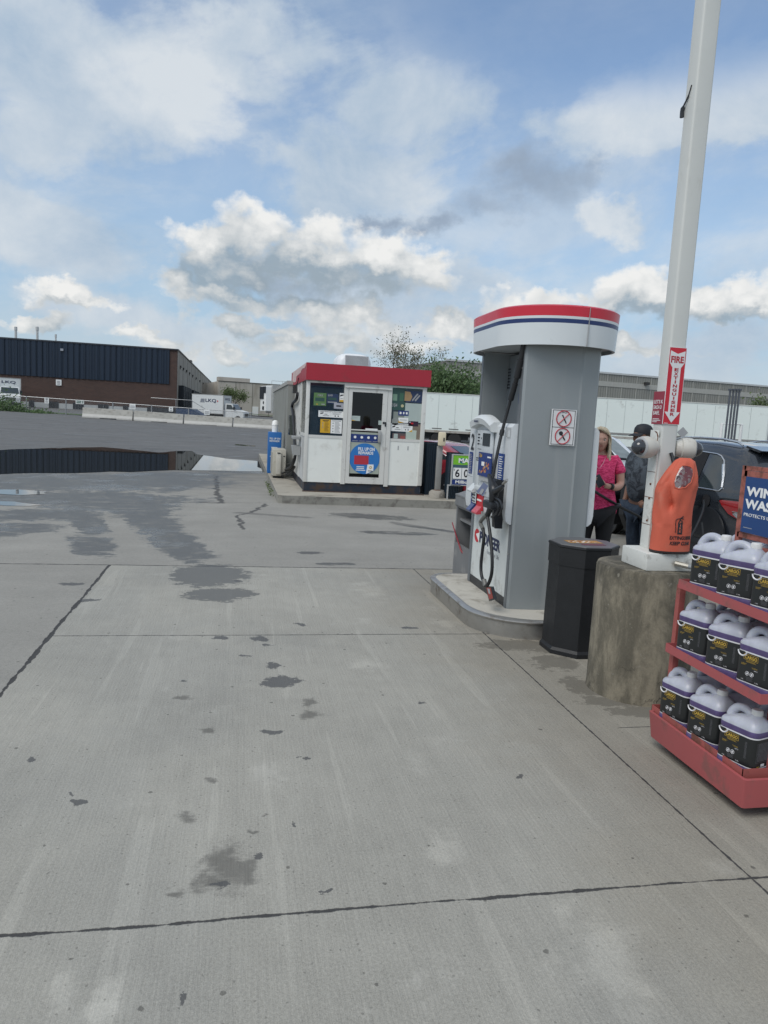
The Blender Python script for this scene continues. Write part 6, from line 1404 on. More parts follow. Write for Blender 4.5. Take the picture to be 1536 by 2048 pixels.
# extinguisher under its orange cover
ORG = mk('orange_vinyl', (.54, .115, .07), .68, var=.06, vs=3, bump=.4, bs=160, spec=.3, dirt=((.46, .16, .11), .3, 5.))
bgx, bgy = 2.595, 4.04
eb = thing('extinguisher_cover', 'orange vinyl fire extinguisher cover with a clear window hanging on the post', 'extinguisher cover', (bgx, bgy, zb1 + .01))
def bag_r(z):
    u = (z - (zb1 + .01)) / .52
    return u
zbg = zb1 + .012; Hb = DY(1350, 922, 4.0).z - zbg
rings = []; nR = 64; nZ = 46
rnd = random.Random(6)
for j in range(nZ + 1):
    u = j / nZ; z = zbg + Hb * u
    if u < .74: rx = .124 - .003 * math.sin(u * 4.7); ry = .078
    else:
        k = (u - .74) / .26; rx = .124 * (1 - .52 * k ** 1.15) ; ry = .078 * (1 - .45 * k ** 1.5)
    shx = .045 * max(0, (u - .66) / .34) ** 1.1
    row = []
    for i in range(nR):
        a = 2 * math.pi * i / nR; c, s = math.cos(a), math.sin(a)
        # dents: one diagonal fold on the left front, crease at the shoulder
        px = rx * (abs(c) ** .86) * (1 if c > 0 else -1); py = ry * (abs(s) ** .9) * (1 if s > 0 else -1)
        d1 = math.exp(-((a - 3.95) / .32) ** 2 - ((u - .60 + (a - 3.95) * .35) / .13) ** 2) * .042
        d2 = math.exp(-((a - 4.2) / .18) ** 2 - ((u - .52) / .05) ** 2) * .030
        d3 = -math.exp(-((a - 4.5) / .22) ** 2 - ((u - .56) / .2) ** 2) * .007
        d4 = math.exp(-((a - 3.5) / .10) ** 2 - ((u - .80) / .12) ** 2) * .018
        d5 = math.exp(-((a - 4.7) / .07) ** 2 - ((u - .52) / .08) ** 2) * .008 + math.exp(-((a - 3.1) / .15) ** 2 - ((u - .72) / .05) ** 2) * .01
        d6 = .0035 * math.sin(a * 5 + u * 9) * (u > .3) + .003 * math.sin(a * 9 - u * 17) * u
        k = 1 - (d1 + d2 + d3 + d4 + d5 + d6) / .1
        row.append((bgx + shx + px * k, bgy + py * k, z + .012 * math.sin(a * 2 + 1) * max(0, u - .75) * 4 * .5))
    rings.append(row)
top = [(bgx + .045 + (q[0] - bgx - .045) * .55, bgy + (q[1] - bgy) * .5, zbg + Hb * 1.035) for q in rings[-1]]
rings.append(top)
mb = MB(70).loft(rings, True, True); cv = obj('cover', mb, ORG, eb)
obj('hem', MB(60).loft([[(bgx + (q[0] - bgx) * 1.012, bgy + (q[1] - bgy) * 1.012, zbg - .006 + dz) for q in rings[0]] for dz in (0, .012)]), mk('hem_black', (.02, .012, .012), .6), eb)
obj('strap', MB(40).tube([(bgx + .02, bgy + .06, zbg + Hb * .9), (bgx + .02, bgy + .10, zbg + Hb + .02), (bgx + .015, bgy + .11, 1.53)], .011, 8), BLACKP, eb)
def onbag(u, a, off=.002):
    a = a - .58
    j = u * nZ; j0 = min(nZ - 1, int(j)); fj = j - j0; i = a / (2 * math.pi) * nR; i0 = int(i) % nR; fi = i - int(i)
    P = lambda jj, ii: Vector(rings[jj][ii % nR])
    q = (P(j0, i0).lerp(P(j0, i0 + 1), fi)).lerp(P(j0 + 1, i0).lerp(P(j0 + 1, i0 + 1), fi), fj)
    c = Vector((bgx, bgy, q.z)); return q + (q - c).normalized() * off
def bagpatch(mb, poly, off=.002, n=1):
    """flat outline in (u height, angle) space laid on the bag"""
    pts = [onbag(u, a, off) for u, a in poly]; c = sum(pts, Vector()) / len(pts)
    cu = sum(p[0] for p in poly) / len(poly); ca = sum(p[1] for p in poly) / len(poly); c = onbag(cu, ca, off)
    mb.add([c] + pts, [(0, k + 1, (k + 1) % len(pts) + 1) for k in range(len(pts))])
win = [(.77, 4.72), (.84, 4.64), (.92, 4.64), (.955, 4.78), (.962, 5.1), (.955, 5.42), (.925, 5.64), (.86, 5.68), (.78, 5.55), (.72, 5.3), (.705, 5.05), (.72, 4.86)]
mb = MB(); grid = []
nu, na = 10, 12
def inpoly(u, a):
    c = False
    for i in range(len(win)):
        (u0, a0), (u1, a1) = win[i], win[i - 1]
        if (a0 > a) != (a1 > a) and u < (u1 - u0) * (a - a0) / (a1 - a0) + u0: c = not c
    return c
mb = MB(60)
for r_ in range(6):
    s0, s1 = r_ / 6, (r_ + 1) / 6; cu, ca = .85, 5.12
    for k in range(len(win)):
        k2 = (k + 1) % len(win)
        f = lambda s, w_: onbag(cu + (w_[0] - cu) * s, ca + (w_[1] - ca) * s, .0018)
        mb.add([f(s0, win[k]), f(s1, win[k]), f(s1, win[k2]), f(s0, win[k2])], [(0, 1, 2, 3)])
def bagwin():
    m = bpy.data.materials.new('clear_vinyl_window'); m.use_nodes = True; nt = NT(m.node_tree); P = nt.n('ShaderNodeTexCoord').outputs['Object']
    n = nt.noise(P, 14, 4, .6, 1.2); n2 = nt.noise(P, 30, 3)
    c = nt.mix(nt.ramp(n, .50, .56), (.12, .02, .025), (.20, .16, .16)); c = nt.mix(nt.ramp(n2, .62, .66), c, (.50, .48, .46)); c = nt.mix(nt.ramp(n, .60, .64), c, (.05, .03, .03))
    b = nt.n('ShaderNodeBsdfPrincipled', {'Base Color': c, 'Roughness': .12, 'Coat Weight': .6}); o = nt.n('ShaderNodeOutputMaterial'); nt.L.new(b.outputs[0], o.inputs[0]); return m
obj('clear_window', mb, bagwin(), eb)
mb = MB(50); mb.tube([onbag(u, a, .002) for u, a in win], .0035, 6, closed=True); obj('window_rim', mb, ORG, eb)
# printing on the bag
def bagtext(mb, txt, u0, u1, a0, a1, bold=.02, shear=0.):
    vs, fs = text_geo(txt, bold, shear); x0 = min(q[0] for q in vs); x1 = max(q[0] for q in vs); y0_ = min(q[1] for q in vs); y1_ = max(q[1] for q in vs)
    mb.add([onbag(u0 + (q[1] - y0_) / (y1_ - y0_) * (u1 - u0), a0 + (q[0] - x0) / (x1 - x0) * (a1 - a0), .0015 + .001 * (q[2] > 0)) for q in vs], fs)
mb = MB().m(0); bagtext(mb, 'EXTINGUISHER', .145, .185, 4.92, 6.15, .02); bagtext(mb, 'KEEP CLEAR', .085, .125, 4.95, 6.0, .02, .2)
for (u0, u1, a0, a1) in ((.205, .36, 5.24, 5.44),):
    for i in range(6):
        ua, ub = u0 + (u1 - u0) * i / 6, u0 + (u1 - u0) * (i + 1) / 6; w_ = 1 if i < 5 else .55
        am = (a0 + a1) / 2; mb.add([onbag(ua, am + (a0 - am) * 1, .002), onbag(ua, am + (a1 - am) * 1, .002), onbag(ub, am + (a1 - am) * w_, .002), onbag(ub, am + (a0 - am) * w_, .002)], [(0, 1, 2, 3)])
mb.tube([onbag(.36, 5.30, .003), onbag(.385, 5.32, .003), onbag(.405, 5.42, .003)], .0028, 5); mb.tube([onbag(.385, 5.32, .003), onbag(.375, 5.44, .003)], .0025, 5)
mb.tube(smoothpath([onbag(.38, 5.30, .003), onbag(.37, 5.16, .003), onbag(.33, 5.13, .003), onbag(.26, 5.16, .003), onbag(.225, 5.15, .003)]), .002, 5)
mb.m(1)
for i, ch in enumerate('FIRE'): bagtext(mb, ch, .325 - i * .033, .348 - i * .033, 5.30, 5.38 if ch != 'I' else 5.32, .01) if ch != 'I' else bagtext(mb, ch, .325 - i * .033, .348 - i * .033, 5.33, 5.35, .01)
mb2 = mb
obj('printing', mb, [PRINTK, mk('orange_ink', (.55, .14, .08), .5)], eb)
for p_ in ():
    pass
# conduit pipe across the footing
cd = thing('conduit', 'grey plastic conduit with a brass elbow lying across the footing beside the painted block', 'pipe', (2.68, 4.0, zf))
c_ = [Vector((2.60, 3.975, zf + .055)), Vector((2.66, 3.93, zf + .045)), Vector((2.74, 3.86, zf + .03)), Vector((2.80, 3.80, zf + .012))]
obj('pipe', MB(40).tube(c_[1:], .014, 10), mk('pipe_grey', (.22, .24, .25), .5), cd)
obj('brass_fitting', MB(40).tube([c_[0], c_[1]], .016, 8), mk('brass_pale', (.4, .38, .33), .4, .5), cd)
obj('coupling', MB(40).tube([(2.725, 3.874, zf + .033), (2.76, 3.84, zf + .025)], .019, 10).tube([(2.795, 3.805, zf + .014), (2.82, 3.782, zf - .02), (2.825, 3.778, zf - .06)], .022, 10), MATS['pipe_grey'], cd)

# ================================================================ washer fluid rack
RK = mk('rack_red', (.36, .085, .088), .5, var=.06, vs=3, dirt=((.20, .09, .08), .3, 6.))
RKS = mk('rack_red_rusted', (.33, .085, .075), .6, var=.08, vs=3, dirt=((.12, .055, .035), .45, 8.))
rx0, rx1, ry0, ry1 = 2.165, 2.86, 2.64, 3.41
rk = thing('display_rack', 'red wheeled metal rack holding washer fluid jugs', 'rack', (rx0, ry0, 0))
# tub base: sloped walls, open top
def rr(e, z): return [(x, y, z) for x, y in rrect(rx0 - e, rx1 + e, ry0 - e, ry1 + e, .012, 2)]
tb = MB(30).loft([rr(-.015, .055), rr(.0, .19), rr(-.014, .192), rr(-.018, .075)], True, False); tb.add(rr(-.018, .085), [tuple(range(len(rr(0, 0))))]); tb.cur = 0
obj('base_tub', tb, RK, rk)
sx0, sx1, sy0, sy1 = rx0 + .025, rx1 - .12, ry0 + .05, ry1 + .012
def shelf(nm, z, lip, x0, x1, y0, y1):
    mb = MB(30); t = .003
    mb.box(x0, x1, y0, y1, z - t, z).box(x0, x0 + t, y0, y1, z - .012, z + lip).box(x1 - t, x1, y0, y1, z - .012, z + lip).box(x0, x1, y0, y0 + t, z - .012, z + lip).box(x0, x1, y1 - t, y1, z - .012, z + lip)
    return obj(nm, mb, RKS, rk)
shelf('bottom_shelf', .165, .052, sx0, sx1, sy0, sy1)
ZM, ZT = .535, .882
def frame_shelf(nm, z, x0, x1, y0, y1, hgt):
    mb = MB(30); t = .004
    mb.box(x0, x0 + t, y0, y1, z, z + hgt).box(x0 + t, x1, y0, y0 + t, z, z + hgt).box(x0 + t, x1, y1 - t, y1, z, z + hgt).box(x1 - t, x1, y0 + t, y1 - t, z, z + hgt).box(x0 + t, x1 - t, y0 + t, y1 - t, z + .001, z + .004)
    return obj(nm, mb, RK, rk)
frame_shelf('middle_shelf', ZM, 2.185, 2.70, 2.63, 3.345, .044); frame_shelf('top_shelf', ZT, 2.19, 2.70, 2.60, 3.30, .044)
for (x, y, z1) in ((2.25, 3.36, ZT), (2.345, 2.735, 1.5), (2.68, 3.30, ZT), (2.72, 2.735, ZT)):
    obj('upright', MB(30).box(x - .016, x + .016, y - .016, y + .016, .08, z1 if z1 < 1 else ZT + .04), RKS, rk)
for (x, y) in ((rx1 - .1, ry0 + .14), (rx0 + .22, ry0 + .13), (rx1 - .1, ry1 - .12), (rx0 + .16, ry1 - .12)):
    w_ = obj('caster', MB(40).lathe((x, y, .032), [(.012, -.016), (.03, -.016), (.032, -.01), (.032, .01), (.03, .016), (.012, .016)], 18, 'y').box(x - .02, x + .02, y - .02, y + .02, .05, .06), TYRE, rk)
# sign frame above
s0 = 3.165; sbx = 2.40
zt1, zt0 = 1.515, 1.20
yE = s0 - .62
sf = MB(30)
sf.box(sbx - .012, sbx + .012, s0 - .012, s0 + .014, ZT, zt1).box(sbx - .012, sbx + .012, yE - .014, yE + .012, ZT, zt1)
sf.box(sbx - .012, sbx + .012, yE, s0, zt1 - .02, zt1).box(sbx - .012, sbx + .012, yE, s0, zt0 - .03, zt0 - .005)
sf.box(sbx - .016, sbx - .008, yE, s0, zt1 - .05, zt1 - .022).box(sbx - .016, sbx - .008, s0 - .03, s0 - .01, zt0, zt1 - .02)
sf.box(sbx - .012, sbx + .012, yE, s0, zt0 - .075, zt0 - .055)
obj('sign_frame', sf, mk('frame_rust_red', (.34, .11, .085), .65, var=.1, vs=5, dirt=((.09, .04, .025), .55, 14.)), rk)
bd = MB().m(0).box(sbx - .02, sbx - .012, yE + .02, s0 - .03, zt0, zt1 - .05).m(1)
bd.text('WINDSHIELD', (sbx - .0205, s0 - .045, zt0 + .175), (0, -1, 0), (0, 0, 1), .52, .045, bold=.035)
bd.text('WASHER', (sbx - .0205, s0 - .045, zt0 + .115), (0, -1, 0), (0, 0, 1), .335, .045, bold=.035)
bd.text('PROTECTS UP TO -40°C', (sbx - .0205, s0 - .045, zt0 + .078), (0, -1, 0), (0, 0, 1), .33, .016)
bd.m(2).box(sbx - .021, sbx - .020, s0 - .11, s0 - .05, zt0 + .022, zt0 + .025)
obj('sign_board', bd, [mk('board_blue', (.015, .055, .18), .4, var=.05, vs=3), PRINTW, PRINTG], rk, label='blue board with white writing about windshield washer')

# ---- the jugs
def jug_mat():
    m = bpy.data.materials.new('jug_plastic'); m.use_nodes = True; nt = NT(m.node_tree)
    P = nt.n('ShaderNodeTexCoord').outputs['Object']; Z = nt.sep(P)[2]
    lev = nt.m('ADD', Z, nt.m('MULTIPLY', nt.noise(P, 6, 2), .002))
    f = nt.ramp(lev, .1955, .197)
    c = nt.mix(f, (.10, .075, .19), (.42, .44, .50))
    s_ = nt.ramp(nt.noise(nt.vm('MULTIPLY', P, (40, 40, 2)), 1, 3), .3, .7, .92, 1.06, False)
    c = nt.mix(1., c, nt.xyz(s_, s_, s_), 'MULTIPLY')
    b = nt.n('ShaderNodeBsdfPrincipled', {'Base Color': c, 'Roughness': .34, 'Subsurface Weight': .25, 'Subsurface Scale': .02, 'Subsurface Radius': (.6, .5, 1.)})
    o = nt.n('ShaderNodeOutputMaterial'); nt.L.new(b.outputs[0], o.inputs[0]); return m
JM = jug_mat(); LBL = mk('label_black', (.012, .014, .015), .38, var=.1, vs=30, coat=.2); LGOLD = mk('label_gold', (.50, .33, .05), .4)
def make_jug():
    t = thing('washer_fluid_jug', 'jug', 'jug', (0, 0, 0), 0, 'washer fluid jugs on the red rack')
    # long axis Y (handle end +Y, cap end -Y), label faces -X
    hx, hy = .064, .091; rings = []
    def rg(kx, ky, z, oy=0., r=.034): return [(x, y + oy, z) for x, y in rrect(-hx * kx, hx * kx, -hy * ky, hy * ky, min(r, hx * kx * .95, hy * ky * .95), 6)]
    L = [(.93, .95, 0, 0), (.99, .99, .004, 0), (1, 1, .012, 0), (1, 1, .034, 0), (.975, .98, .038, 0), (.975, .98, .172, 0), (1., 1, .176, 0), (1., 1, .196, 0), (.985, .985, .203, 0),
         (.95, .94, .212, -.003), (.86, .78, .222, -.014), (.72, .60, .233, -.026), (.52, .42, .242, -.036), (.36, .28, .249, -.042), (.31, .22, .256, -.044)]
    body = MB(60).loft([rg(a, b, z, oy) for a, b, z, oy in L])
    # ribs of the upper band
    for k in range(26):
        y = -hy + .03 + k * (2 * hy - .06) / 25; body.box(-hx - .0012, -hx, y - .0012, y + .0012, .178, .193)
    bd_ = obj('bottle', body, JM, t, True)
    hn = MB(60)
    H_ = smoothpath([(0, -.026, .230), (0, -.014, .248), (0, .010, .259), (0, .038, .256), (0, .058, .240), (0, .0685, .216), (0, .067, .192)], 4)
    hn.tube(H_, [.023, .022, .021, .0205, .020, .0195, .019, .0185, .018, .018, .018, .018, .018, .0185, .019, .0195, .020, .0205, .021, .022, .023, .023, .023, .023, .023][:len(H_)], 12)
    obj('handle', hn, JM, bd_, True)
    cap = MB(40).lathe((0, -.044, 0), [(.019, .250), (.0215, .2515), (.0215, .272), (.0195, .2755), (.001, .2755)], 26)
    for k in range(26):
        a = 2 * math.pi * k / 26; cap.box(.0215 * math.cos(a) - .0008, .0215 * math.cos(a) + .0008, -.044 + .0215 * math.sin(a) - .0008, -.044 + .0215 * math.sin(a) + .0008, .253, .271)
    obj('cap', cap, mk('cap_white', (.66, .66, .65), .4), t, True)
    e = .0012; lb = MB(50)
    def lr(z, o=0.): return [(x, y, z) for x, y in rrect(-hx * .975 - e - o, hx * .975 + e + o, -hy * .98 - e - o, hy * .98 + e + o, .034, 6)]
    lb.m(1).loft([lr(.039), lr(.043)], False, False); lb.m(0).loft([lr(.043), lr(.165)], False, False); lb.m(1).loft([lr(.165), lr(.171)], False, False)
    X = -hx * .975 - e - .0006
    def T(tx, y, z, w, h, mi, b=.0): lb.m(mi).text(tx, (X, y, z), (0, -1, 0), (0, 0, 1), w, h, bold=b, depth=.0004)
    def B(y1, y0, z0, z1, mi): lb.m(mi).box(X - .0005, X, y0, y1, z0, z1)
    # half-hidden white arc at the top left
    yc = .058
    arc = [(X - .0005, yc + .020 * math.cos(k * math.pi / 12), .168 - .020 * math.sin(k * math.pi / 12)) for k in range(13)]; lb.m(1).tube(arc, .0035, 4)
    lb.m(4).add([(X - .0008, yc, .168)] + [(X - .0008, yc + .012 * math.cos(k * math.pi / 12), .168 - .012 * math.sin(k * math.pi / 12)) for k in range(13)], [(0, k + 1, k + 2) for k in range(12)])
    T('CARGO', .044, .1405, .056, .0145, 2, .03)
    for (y1, y0, z0, z1) in ((.049, -.017, .1360, .1372), (.049, -.017, .1590, .1602), (.049, .0478, .1360, .1602), (-.0158, -.017, .1360, .1602)): B(y1, y0, z0, z1, 2)
    B(.036, -.004, .1310, .1320, 2); B(.036, -.009, .1275, .1283, 2); B(.058, .033, .1185, .1193, 2); B(.058, .037, .1155, .1161, 2); B(.058, .041, .1125, .1131, 2)
    B(.008, -.018, .1100, .1106, 2); B(.006, -.018, .1065, .1071, 2); T('-40°C', -.002, .0975, .018, .0045, 1)
    for yy_ in (.026, .005):
        lb.m(1).tube([(X, yy_ + .0085 * math.cos(k * math.pi / 4 + .39), .080 + .0085 * math.sin(k * math.pi / 4 + .39)) for k in range(8)], .0011, 4, closed=True); lb.m(1).lathe((X, yy_, .080), [(.0045, 0), (.0042, -.0006), (.0025, -.0006), (.0022, 0)], 10, 'x'); B(yy_ + .0018, yy_ - .0018, .0765, .083, 1)
    for k in range(5): B(.030 - .001 * k, -.002 + .002 * (k % 3), .0655 - .0035 * k, .0665 - .0035 * k, 3)
    T('3.78L', .052, .050, .012, .0035, 1); T('3.78L', -.012, .050, .016, .004, 1)
    # small print wraps onto the narrow end
    Yn = -hy * .98 - e - .0005
    for k in range(15): lb.m(3).box(-.040, .040 - .006 * (k % 3), Yn - .0004, Yn, .145 - .0052 * k, .1472 - .0052 * k)
    for k in range(14): B(-.0475, -.0575, .145 - .0052 * k, .1466 - .0052 * k, 3)
    for (x0_, x1_, z0_, z1_) in ((-.045, .045, .1500, .1508), (-.045, .045, .0660, .0668), (-.045, -.0442, .066, .1508), (.0442, .045, .066, .1508)): lb.m(3).box(x0_, x1_, Yn - .0004, Yn, z0_, z1_)
    lb.m(1).box(-.01, .012, Yn - .0004, Yn, .047, .058); lb.m(2).box(-.035, -.018, Yn - .0004, Yn, .047, .049)
    obj('label', lb, [LBL, mk('label_white', (.62, .62, .64), .4), LGOLD, mk('label_fine_print', (.11, .11, .12), .5), LBL], bd_, True)
    return t
jug0 = make_jug()
SCJ = 1.06
shelves = [('bottom', .167, (3.275, 3.045, 2.81), 2.268, .168), ('middle', ZM + .005, (3.218, 2.985, 2.752), 2.285, .168), ('top', ZT + .005, (3.178, 2.950, 2.722), 2.288, .168)]
cnm = ['end nearest the concrete footing', 'middle of the row', 'end nearest the camera']; rnm = ['front row', 'second row', 'third row']
used = False
for (sn, z, ys_, x0_, dx) in shelves:
    for r in range(3):
        for c in range(3):
            j = jug0 if not used else copy_tree(jug0); used = True
            rnd = random.Random(hash((sn == 'top', sn == 'middle', r, c)) & 0xffff); k = {'bottom': 0, 'middle': 9, 'top': 18}[sn] + r * 3 + c; rnd = random.Random(k + 40)
            j.location = (x0_ + r * dx + rnd.uniform(-.003, .004), ys_[c] + rnd.uniform(-.010, .010), z)
            rot = 22 + rnd.uniform(-9, 7)
            j.rotation_euler = (0, 0, R_(rot)); j.scale = (SCJ, SCJ, SCJ)
            j['label'] = f'purple jug, black label, {sn} shelf, {rnm[r]}, {cnm[c]}'
# ================================================================ vehicles
def car(t, W, prof, z_sill, belt, tumble, paint, r_top=.10, plan=.10, ny=40, nz=16, pw=2.6, rear_round=.9):
    """body shell in the thing's local frame: nose toward +Y, centred on X. prof = [(y, roofline z)]"""
    y0, y1 = prof[0][0], prof[-1][0]; ym = (y0 + y1) / 2; hl = (y1 - y0) / 2
    def zt(y):
        for (a, za), (b, zb) in zip(prof[:-1], prof[1:]):
            if a <= y <= b: k = (y - a) / max(1e-6, b - a); return za + (zb - za) * k
        return prof[-1][1] if y > y1 else prof[0][1]
    def bl(y): return belt(y) if callable(belt) else belt
    def hwf(y, z):
        u = abs((y - ym) / hl); w = W / 2 * (1 - plan * u ** pw * 1.2)
        w -= max(0, z - bl(y)) * tumble
        w -= max(0, .35 - z) * .12
        dz = zt(y) - z
        if dz < r_top: w -= r_top - math.sqrt(max(0, r_top ** 2 - (r_top - max(0, dz)) ** 2))
        w += .012 * math.exp(-((z - bl(y) + .12) / .09) ** 2)
        return max(.02, w)
    ys = []
    for (a, za), (b, zb) in zip(prof[:-1], prof[1:]):
        n = max(1, int((b - a) / .12)); ys += [a + (b - a) * i / n for i in range(n)]
    ys.append(y1); rings = []
    for y in ys:
        z1 = zt(y); zs_ = [z_sill + (z1 - z_sill) * (i / nz) for i in range(nz - 3)]; zl = zs_[-1]
        zs_ += [zl + (z1 - zl) * k for k in (.35, .62, .82, .95, 1.)]
        side = [(hwf(y, z), y, z) for z in zs_]
        topr = [(side[-1][0] * k, y, z1 + .012 * (1 - k * k)) for k in (.75, .4)]
        r = side + topr; rings.append(r + [(-q[0], q[1], q[2]) for q in reversed(r)])
    mb = MB(38).loft(rings, True, True); mb.add([], [])
    body = obj('body', mb, paint, t, True)
    return body, hwf, zt
def side_patch(t, name, hwf, poly, s, mat, off=.004, par=None, n=7):
    """a panel following the body side; poly in (y, z)"""
    # fan strips toward the centroid so it bends with the body
    cy_ = sum(p[0] for p in poly) / len(poly); cz_ = sum(p[1] for p in poly) / len(poly); mb = MB(50)
    P = []
    for i, a in enumerate(poly):
        b = poly[(i + 1) % len(poly)]; k = max(1, int(math.dist(a, b) / .12)); P += [(a[0] + (b[0] - a[0]) * j / k, a[1] + (b[1] - a[1]) * j / k) for j in range(k)]
    f = lambda y, z: (s * (hwf(y, z) + off), y, z)
    rings = [[f(cy_ + (p[0] - cy_) * q / n, cz_ + (p[1] - cz_) * q / n) for p in P] for q in range(1, n + 1)]
    mb.loft(rings, True, False); return obj(name, mb, mat, par or t, True)
def side_line(hwf, pts, s, off): return [(s * (hwf(y, z) + off), y, z) for y, z in pts]
def car_wheel(t, s, W, y, r=.35, rimm=None):
    x = s * (W / 2 - .10)
    obj('wheel_arch', MB(40).lathe((x + s * .092, y, r * 1.02), [(r * 1.16, -.012), (r * 1.16, .012), (.02, .012)], 28, 'x'), BLACKP, t, True)
    w = obj('wheel', MB(40).lathe((x, y, r), [(r * .6, -.1), (r * .95, -.1), (r, -.08), (r, .08), (r * .95, .1), (r * .6, .1)], 28, 'x'), TYRE, t, True)
    sp = MB(40).lathe((x, y, r), [(r * .62, s * .102), (r * .6, s * .085), (r * .58, s * .06), (.02, s * .05)], 24, 'x')
    for k in range(5): a = k * 1.2566; sp.tube([(x + s * .09, y, r), (x + s * .095, y + r * .58 * math.cos(a), r + r * .58 * math.sin(a))], r * .07, 5)
    obj('rim', sp, rimm or ALU, w, True)
CHROME = mk('chrome_trim', (.6, .61, .62), .15, .9, var=.03)
DKG = mk('paint_graphite', (.022, .027, .036), .25, .3, var=.05, vs=1, coat=1., dirt=((.05, .05, .052), .2, 3.))
# --- dark sport utility vehicle, nose away from the camera; left side toward the pump
suv_x, suv_y = 6.80, 7.62
V = thing('sport_utility_vehicle', 'dark grey sport utility vehicle with its front door open beyond the pump', 'suv', (suv_x, suv_y, 0))
prof = [(0, .55), (.02, .95), (.10, 1.12), (.26, 1.36), (.42, 1.545), (.62, 1.615), (1.2, 1.655), (1.9, 1.66), (2.35, 1.63), (2.6, 1.56), (3.25, 1.12), (3.9, 1.06), (4.35, .96), (4.5, .80), (4.55, .5)]
WS = 1.9
bdy, hwf, ztf = car(V, WS, prof, .24, lambda y: .985, .36, DKG, r_top=.13, plan=.09)
sd = -1
QW = [(.74, 1.03), (.71, 1.06), (.725, 1.10), (.80, 1.28), (.88, 1.40), (.95, 1.45), (1.06, 1.475), (1.13, 1.48), (1.16, 1.03)]
side_patch(V, 'quarter_window', hwf, QW, sd, GLASSD); side_patch(V, 'quarter_window', hwf, QW, 1, GLASSD)
RW = [(1.20, 1.03), (1.20, 1.513), (1.6, 1.525), (1.95, 1.525), (1.95, 1.03)]
side_patch(V, 'side_window', hwf, RW, 1, GLASSD)
FW_ = [(2.03, 1.03), (2.03, 1.52), (2.3, 1.50), (2.95, 1.13), (3.05, 1.03)]
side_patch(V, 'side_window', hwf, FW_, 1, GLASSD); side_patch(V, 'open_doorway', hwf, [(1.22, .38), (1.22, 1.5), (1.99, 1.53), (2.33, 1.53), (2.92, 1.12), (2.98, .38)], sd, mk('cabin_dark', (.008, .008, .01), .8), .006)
ch = MB(50); ch.tube(side_line(hwf, [(1.9, 1.52), (1.5, 1.51), (1.12, 1.495), (1.04, 1.49), (.95, 1.468), (.86, 1.41), (.785, 1.29), (.705, 1.10), (.685, 1.05), (.72, 1.015), (.85, 1.012), (1.4, 1.014), (1.95, 1.016)], sd, .006), .012, 6)
ch.tube(side_line(hwf, [(.84, 1.36), (.76, 1.22), (.695, 1.06)], sd, .006), .022, 6)
obj('window_trim', ch, CHROME, V, True)
rr_ = MB(50); rr_.tube([(-.62, .72, 1.625), (-.63, .80, 1.665), (-.64, 1.1, 1.695), (-.645, 1.6, 1.70), (-.64, 2.0, 1.69), (-.62, 2.3, 1.65)], [.012, .018, .016, .014, .014, .012], 8)
obj('roof_rail', rr_, CHROME, V, True); rr_ = MB(50)
rr_.tube([(.62, .72, 1.625), (.63, .80, 1.665), (.64, 1.1, 1.695), (.645, 1.6, 1.70), (.64, 2.0, 1.69), (.62, 2.3, 1.65)], [.012, .018, .016, .014, .014, .012], 8)
obj('roof_rail', rr_, CHROME, V, True)
for s in (-1, 1):
    TLm = mk('tail_light_red', (.30, .008, .012), .15, var=.1, vs=9, coat=1.)
    tl = side_patch(V, 'tail_light', hwf, [(.05, .93), (.62, .905), (.66, .89), (.60, .83), (.48, .74), (.30, .69), (.05, .69)], s, TLm, .012)
    side_patch(V, 'reverse_lamp', hwf, [(.02, .76), (.34, .775), (.40, .75), (.33, .71), (.02, .705)], s, mk('lamp_clear_grey', (.3, .32, .34), .2), .016, tl)
    o_ = MB(50); o_.tube(side_line(hwf, [(.05, .70), (.30, .70), (.34, .74), (.40, .78), (.05, .785)], s, .018), .006, 5); obj('lamp_trim', o_, CHROME, tl, True)
    o_ = MB(50); o_.tube(side_line(hwf, [(.1, .945), (.62, .925), (.685, .89), (.62, .82), (.49, .72), (.31, .67), (.05, .665)], s, .004), .010, 5); obj('lamp_surround', o_, BLACKP, tl, True)
mb = MB(50)
for a in range(0, 1): pass
obj('tail_light', MB(30).box(-.93, -.55, -.03, .06, .70, .93, .02).box(.55, .93, -.03, .06, .70, .93, .02), MATS['tail_light_red'], V, True)
obj('rear_window', MB().add([(-.66, .075, 1.13), (.66, .075, 1.13), (.60, .40, 1.51), (-.60, .40, 1.51), (-.66, .10, 1.13), (.66, .10, 1.13), (.60, .43, 1.51), (-.60, .43, 1.51)], [(0, 1, 2, 3), (4, 7, 6, 5), (0, 4, 5, 1), (3, 2, 6, 7), (0, 3, 7, 4), (1, 5, 6, 2)]), GLASSD, V, True)
obj('spoiler', MB(50).loft([[(-.66, .34, 1.55), (-.66, .60, 1.60), (-.66, .60, 1.63), (-.66, .30, 1.575)], [(.66, .34, 1.55), (.66, .60, 1.60), (.66, .60, 1.63), (.66, .30, 1.575)]]), DKG, V, True)
obj('rear_bumper', MB(30).box(-.9, .9, -.06, .1, .36, .58, .05), DKG, V, True)
seam = MB(40)
for pts in ([(1.175, .35), (1.175, 1.0)], [(1.97, .3), (1.97, 1.5)], [(1.18, .3), (1.97, .28)], [(.40, 1.55), (.30, 1.3), (.12, 1.05)]): seam.tube(side_line(hwf, pts if len(pts) > 2 else [(pts[0][0] + (pts[1][0] - pts[0][0]) * k / 6, pts[0][1] + (pts[1][1] - pts[0][1]) * k / 6) for k in range(7)], sd, .0), .004, 4)
obj('door_seam', seam, BLACKP, V, True)
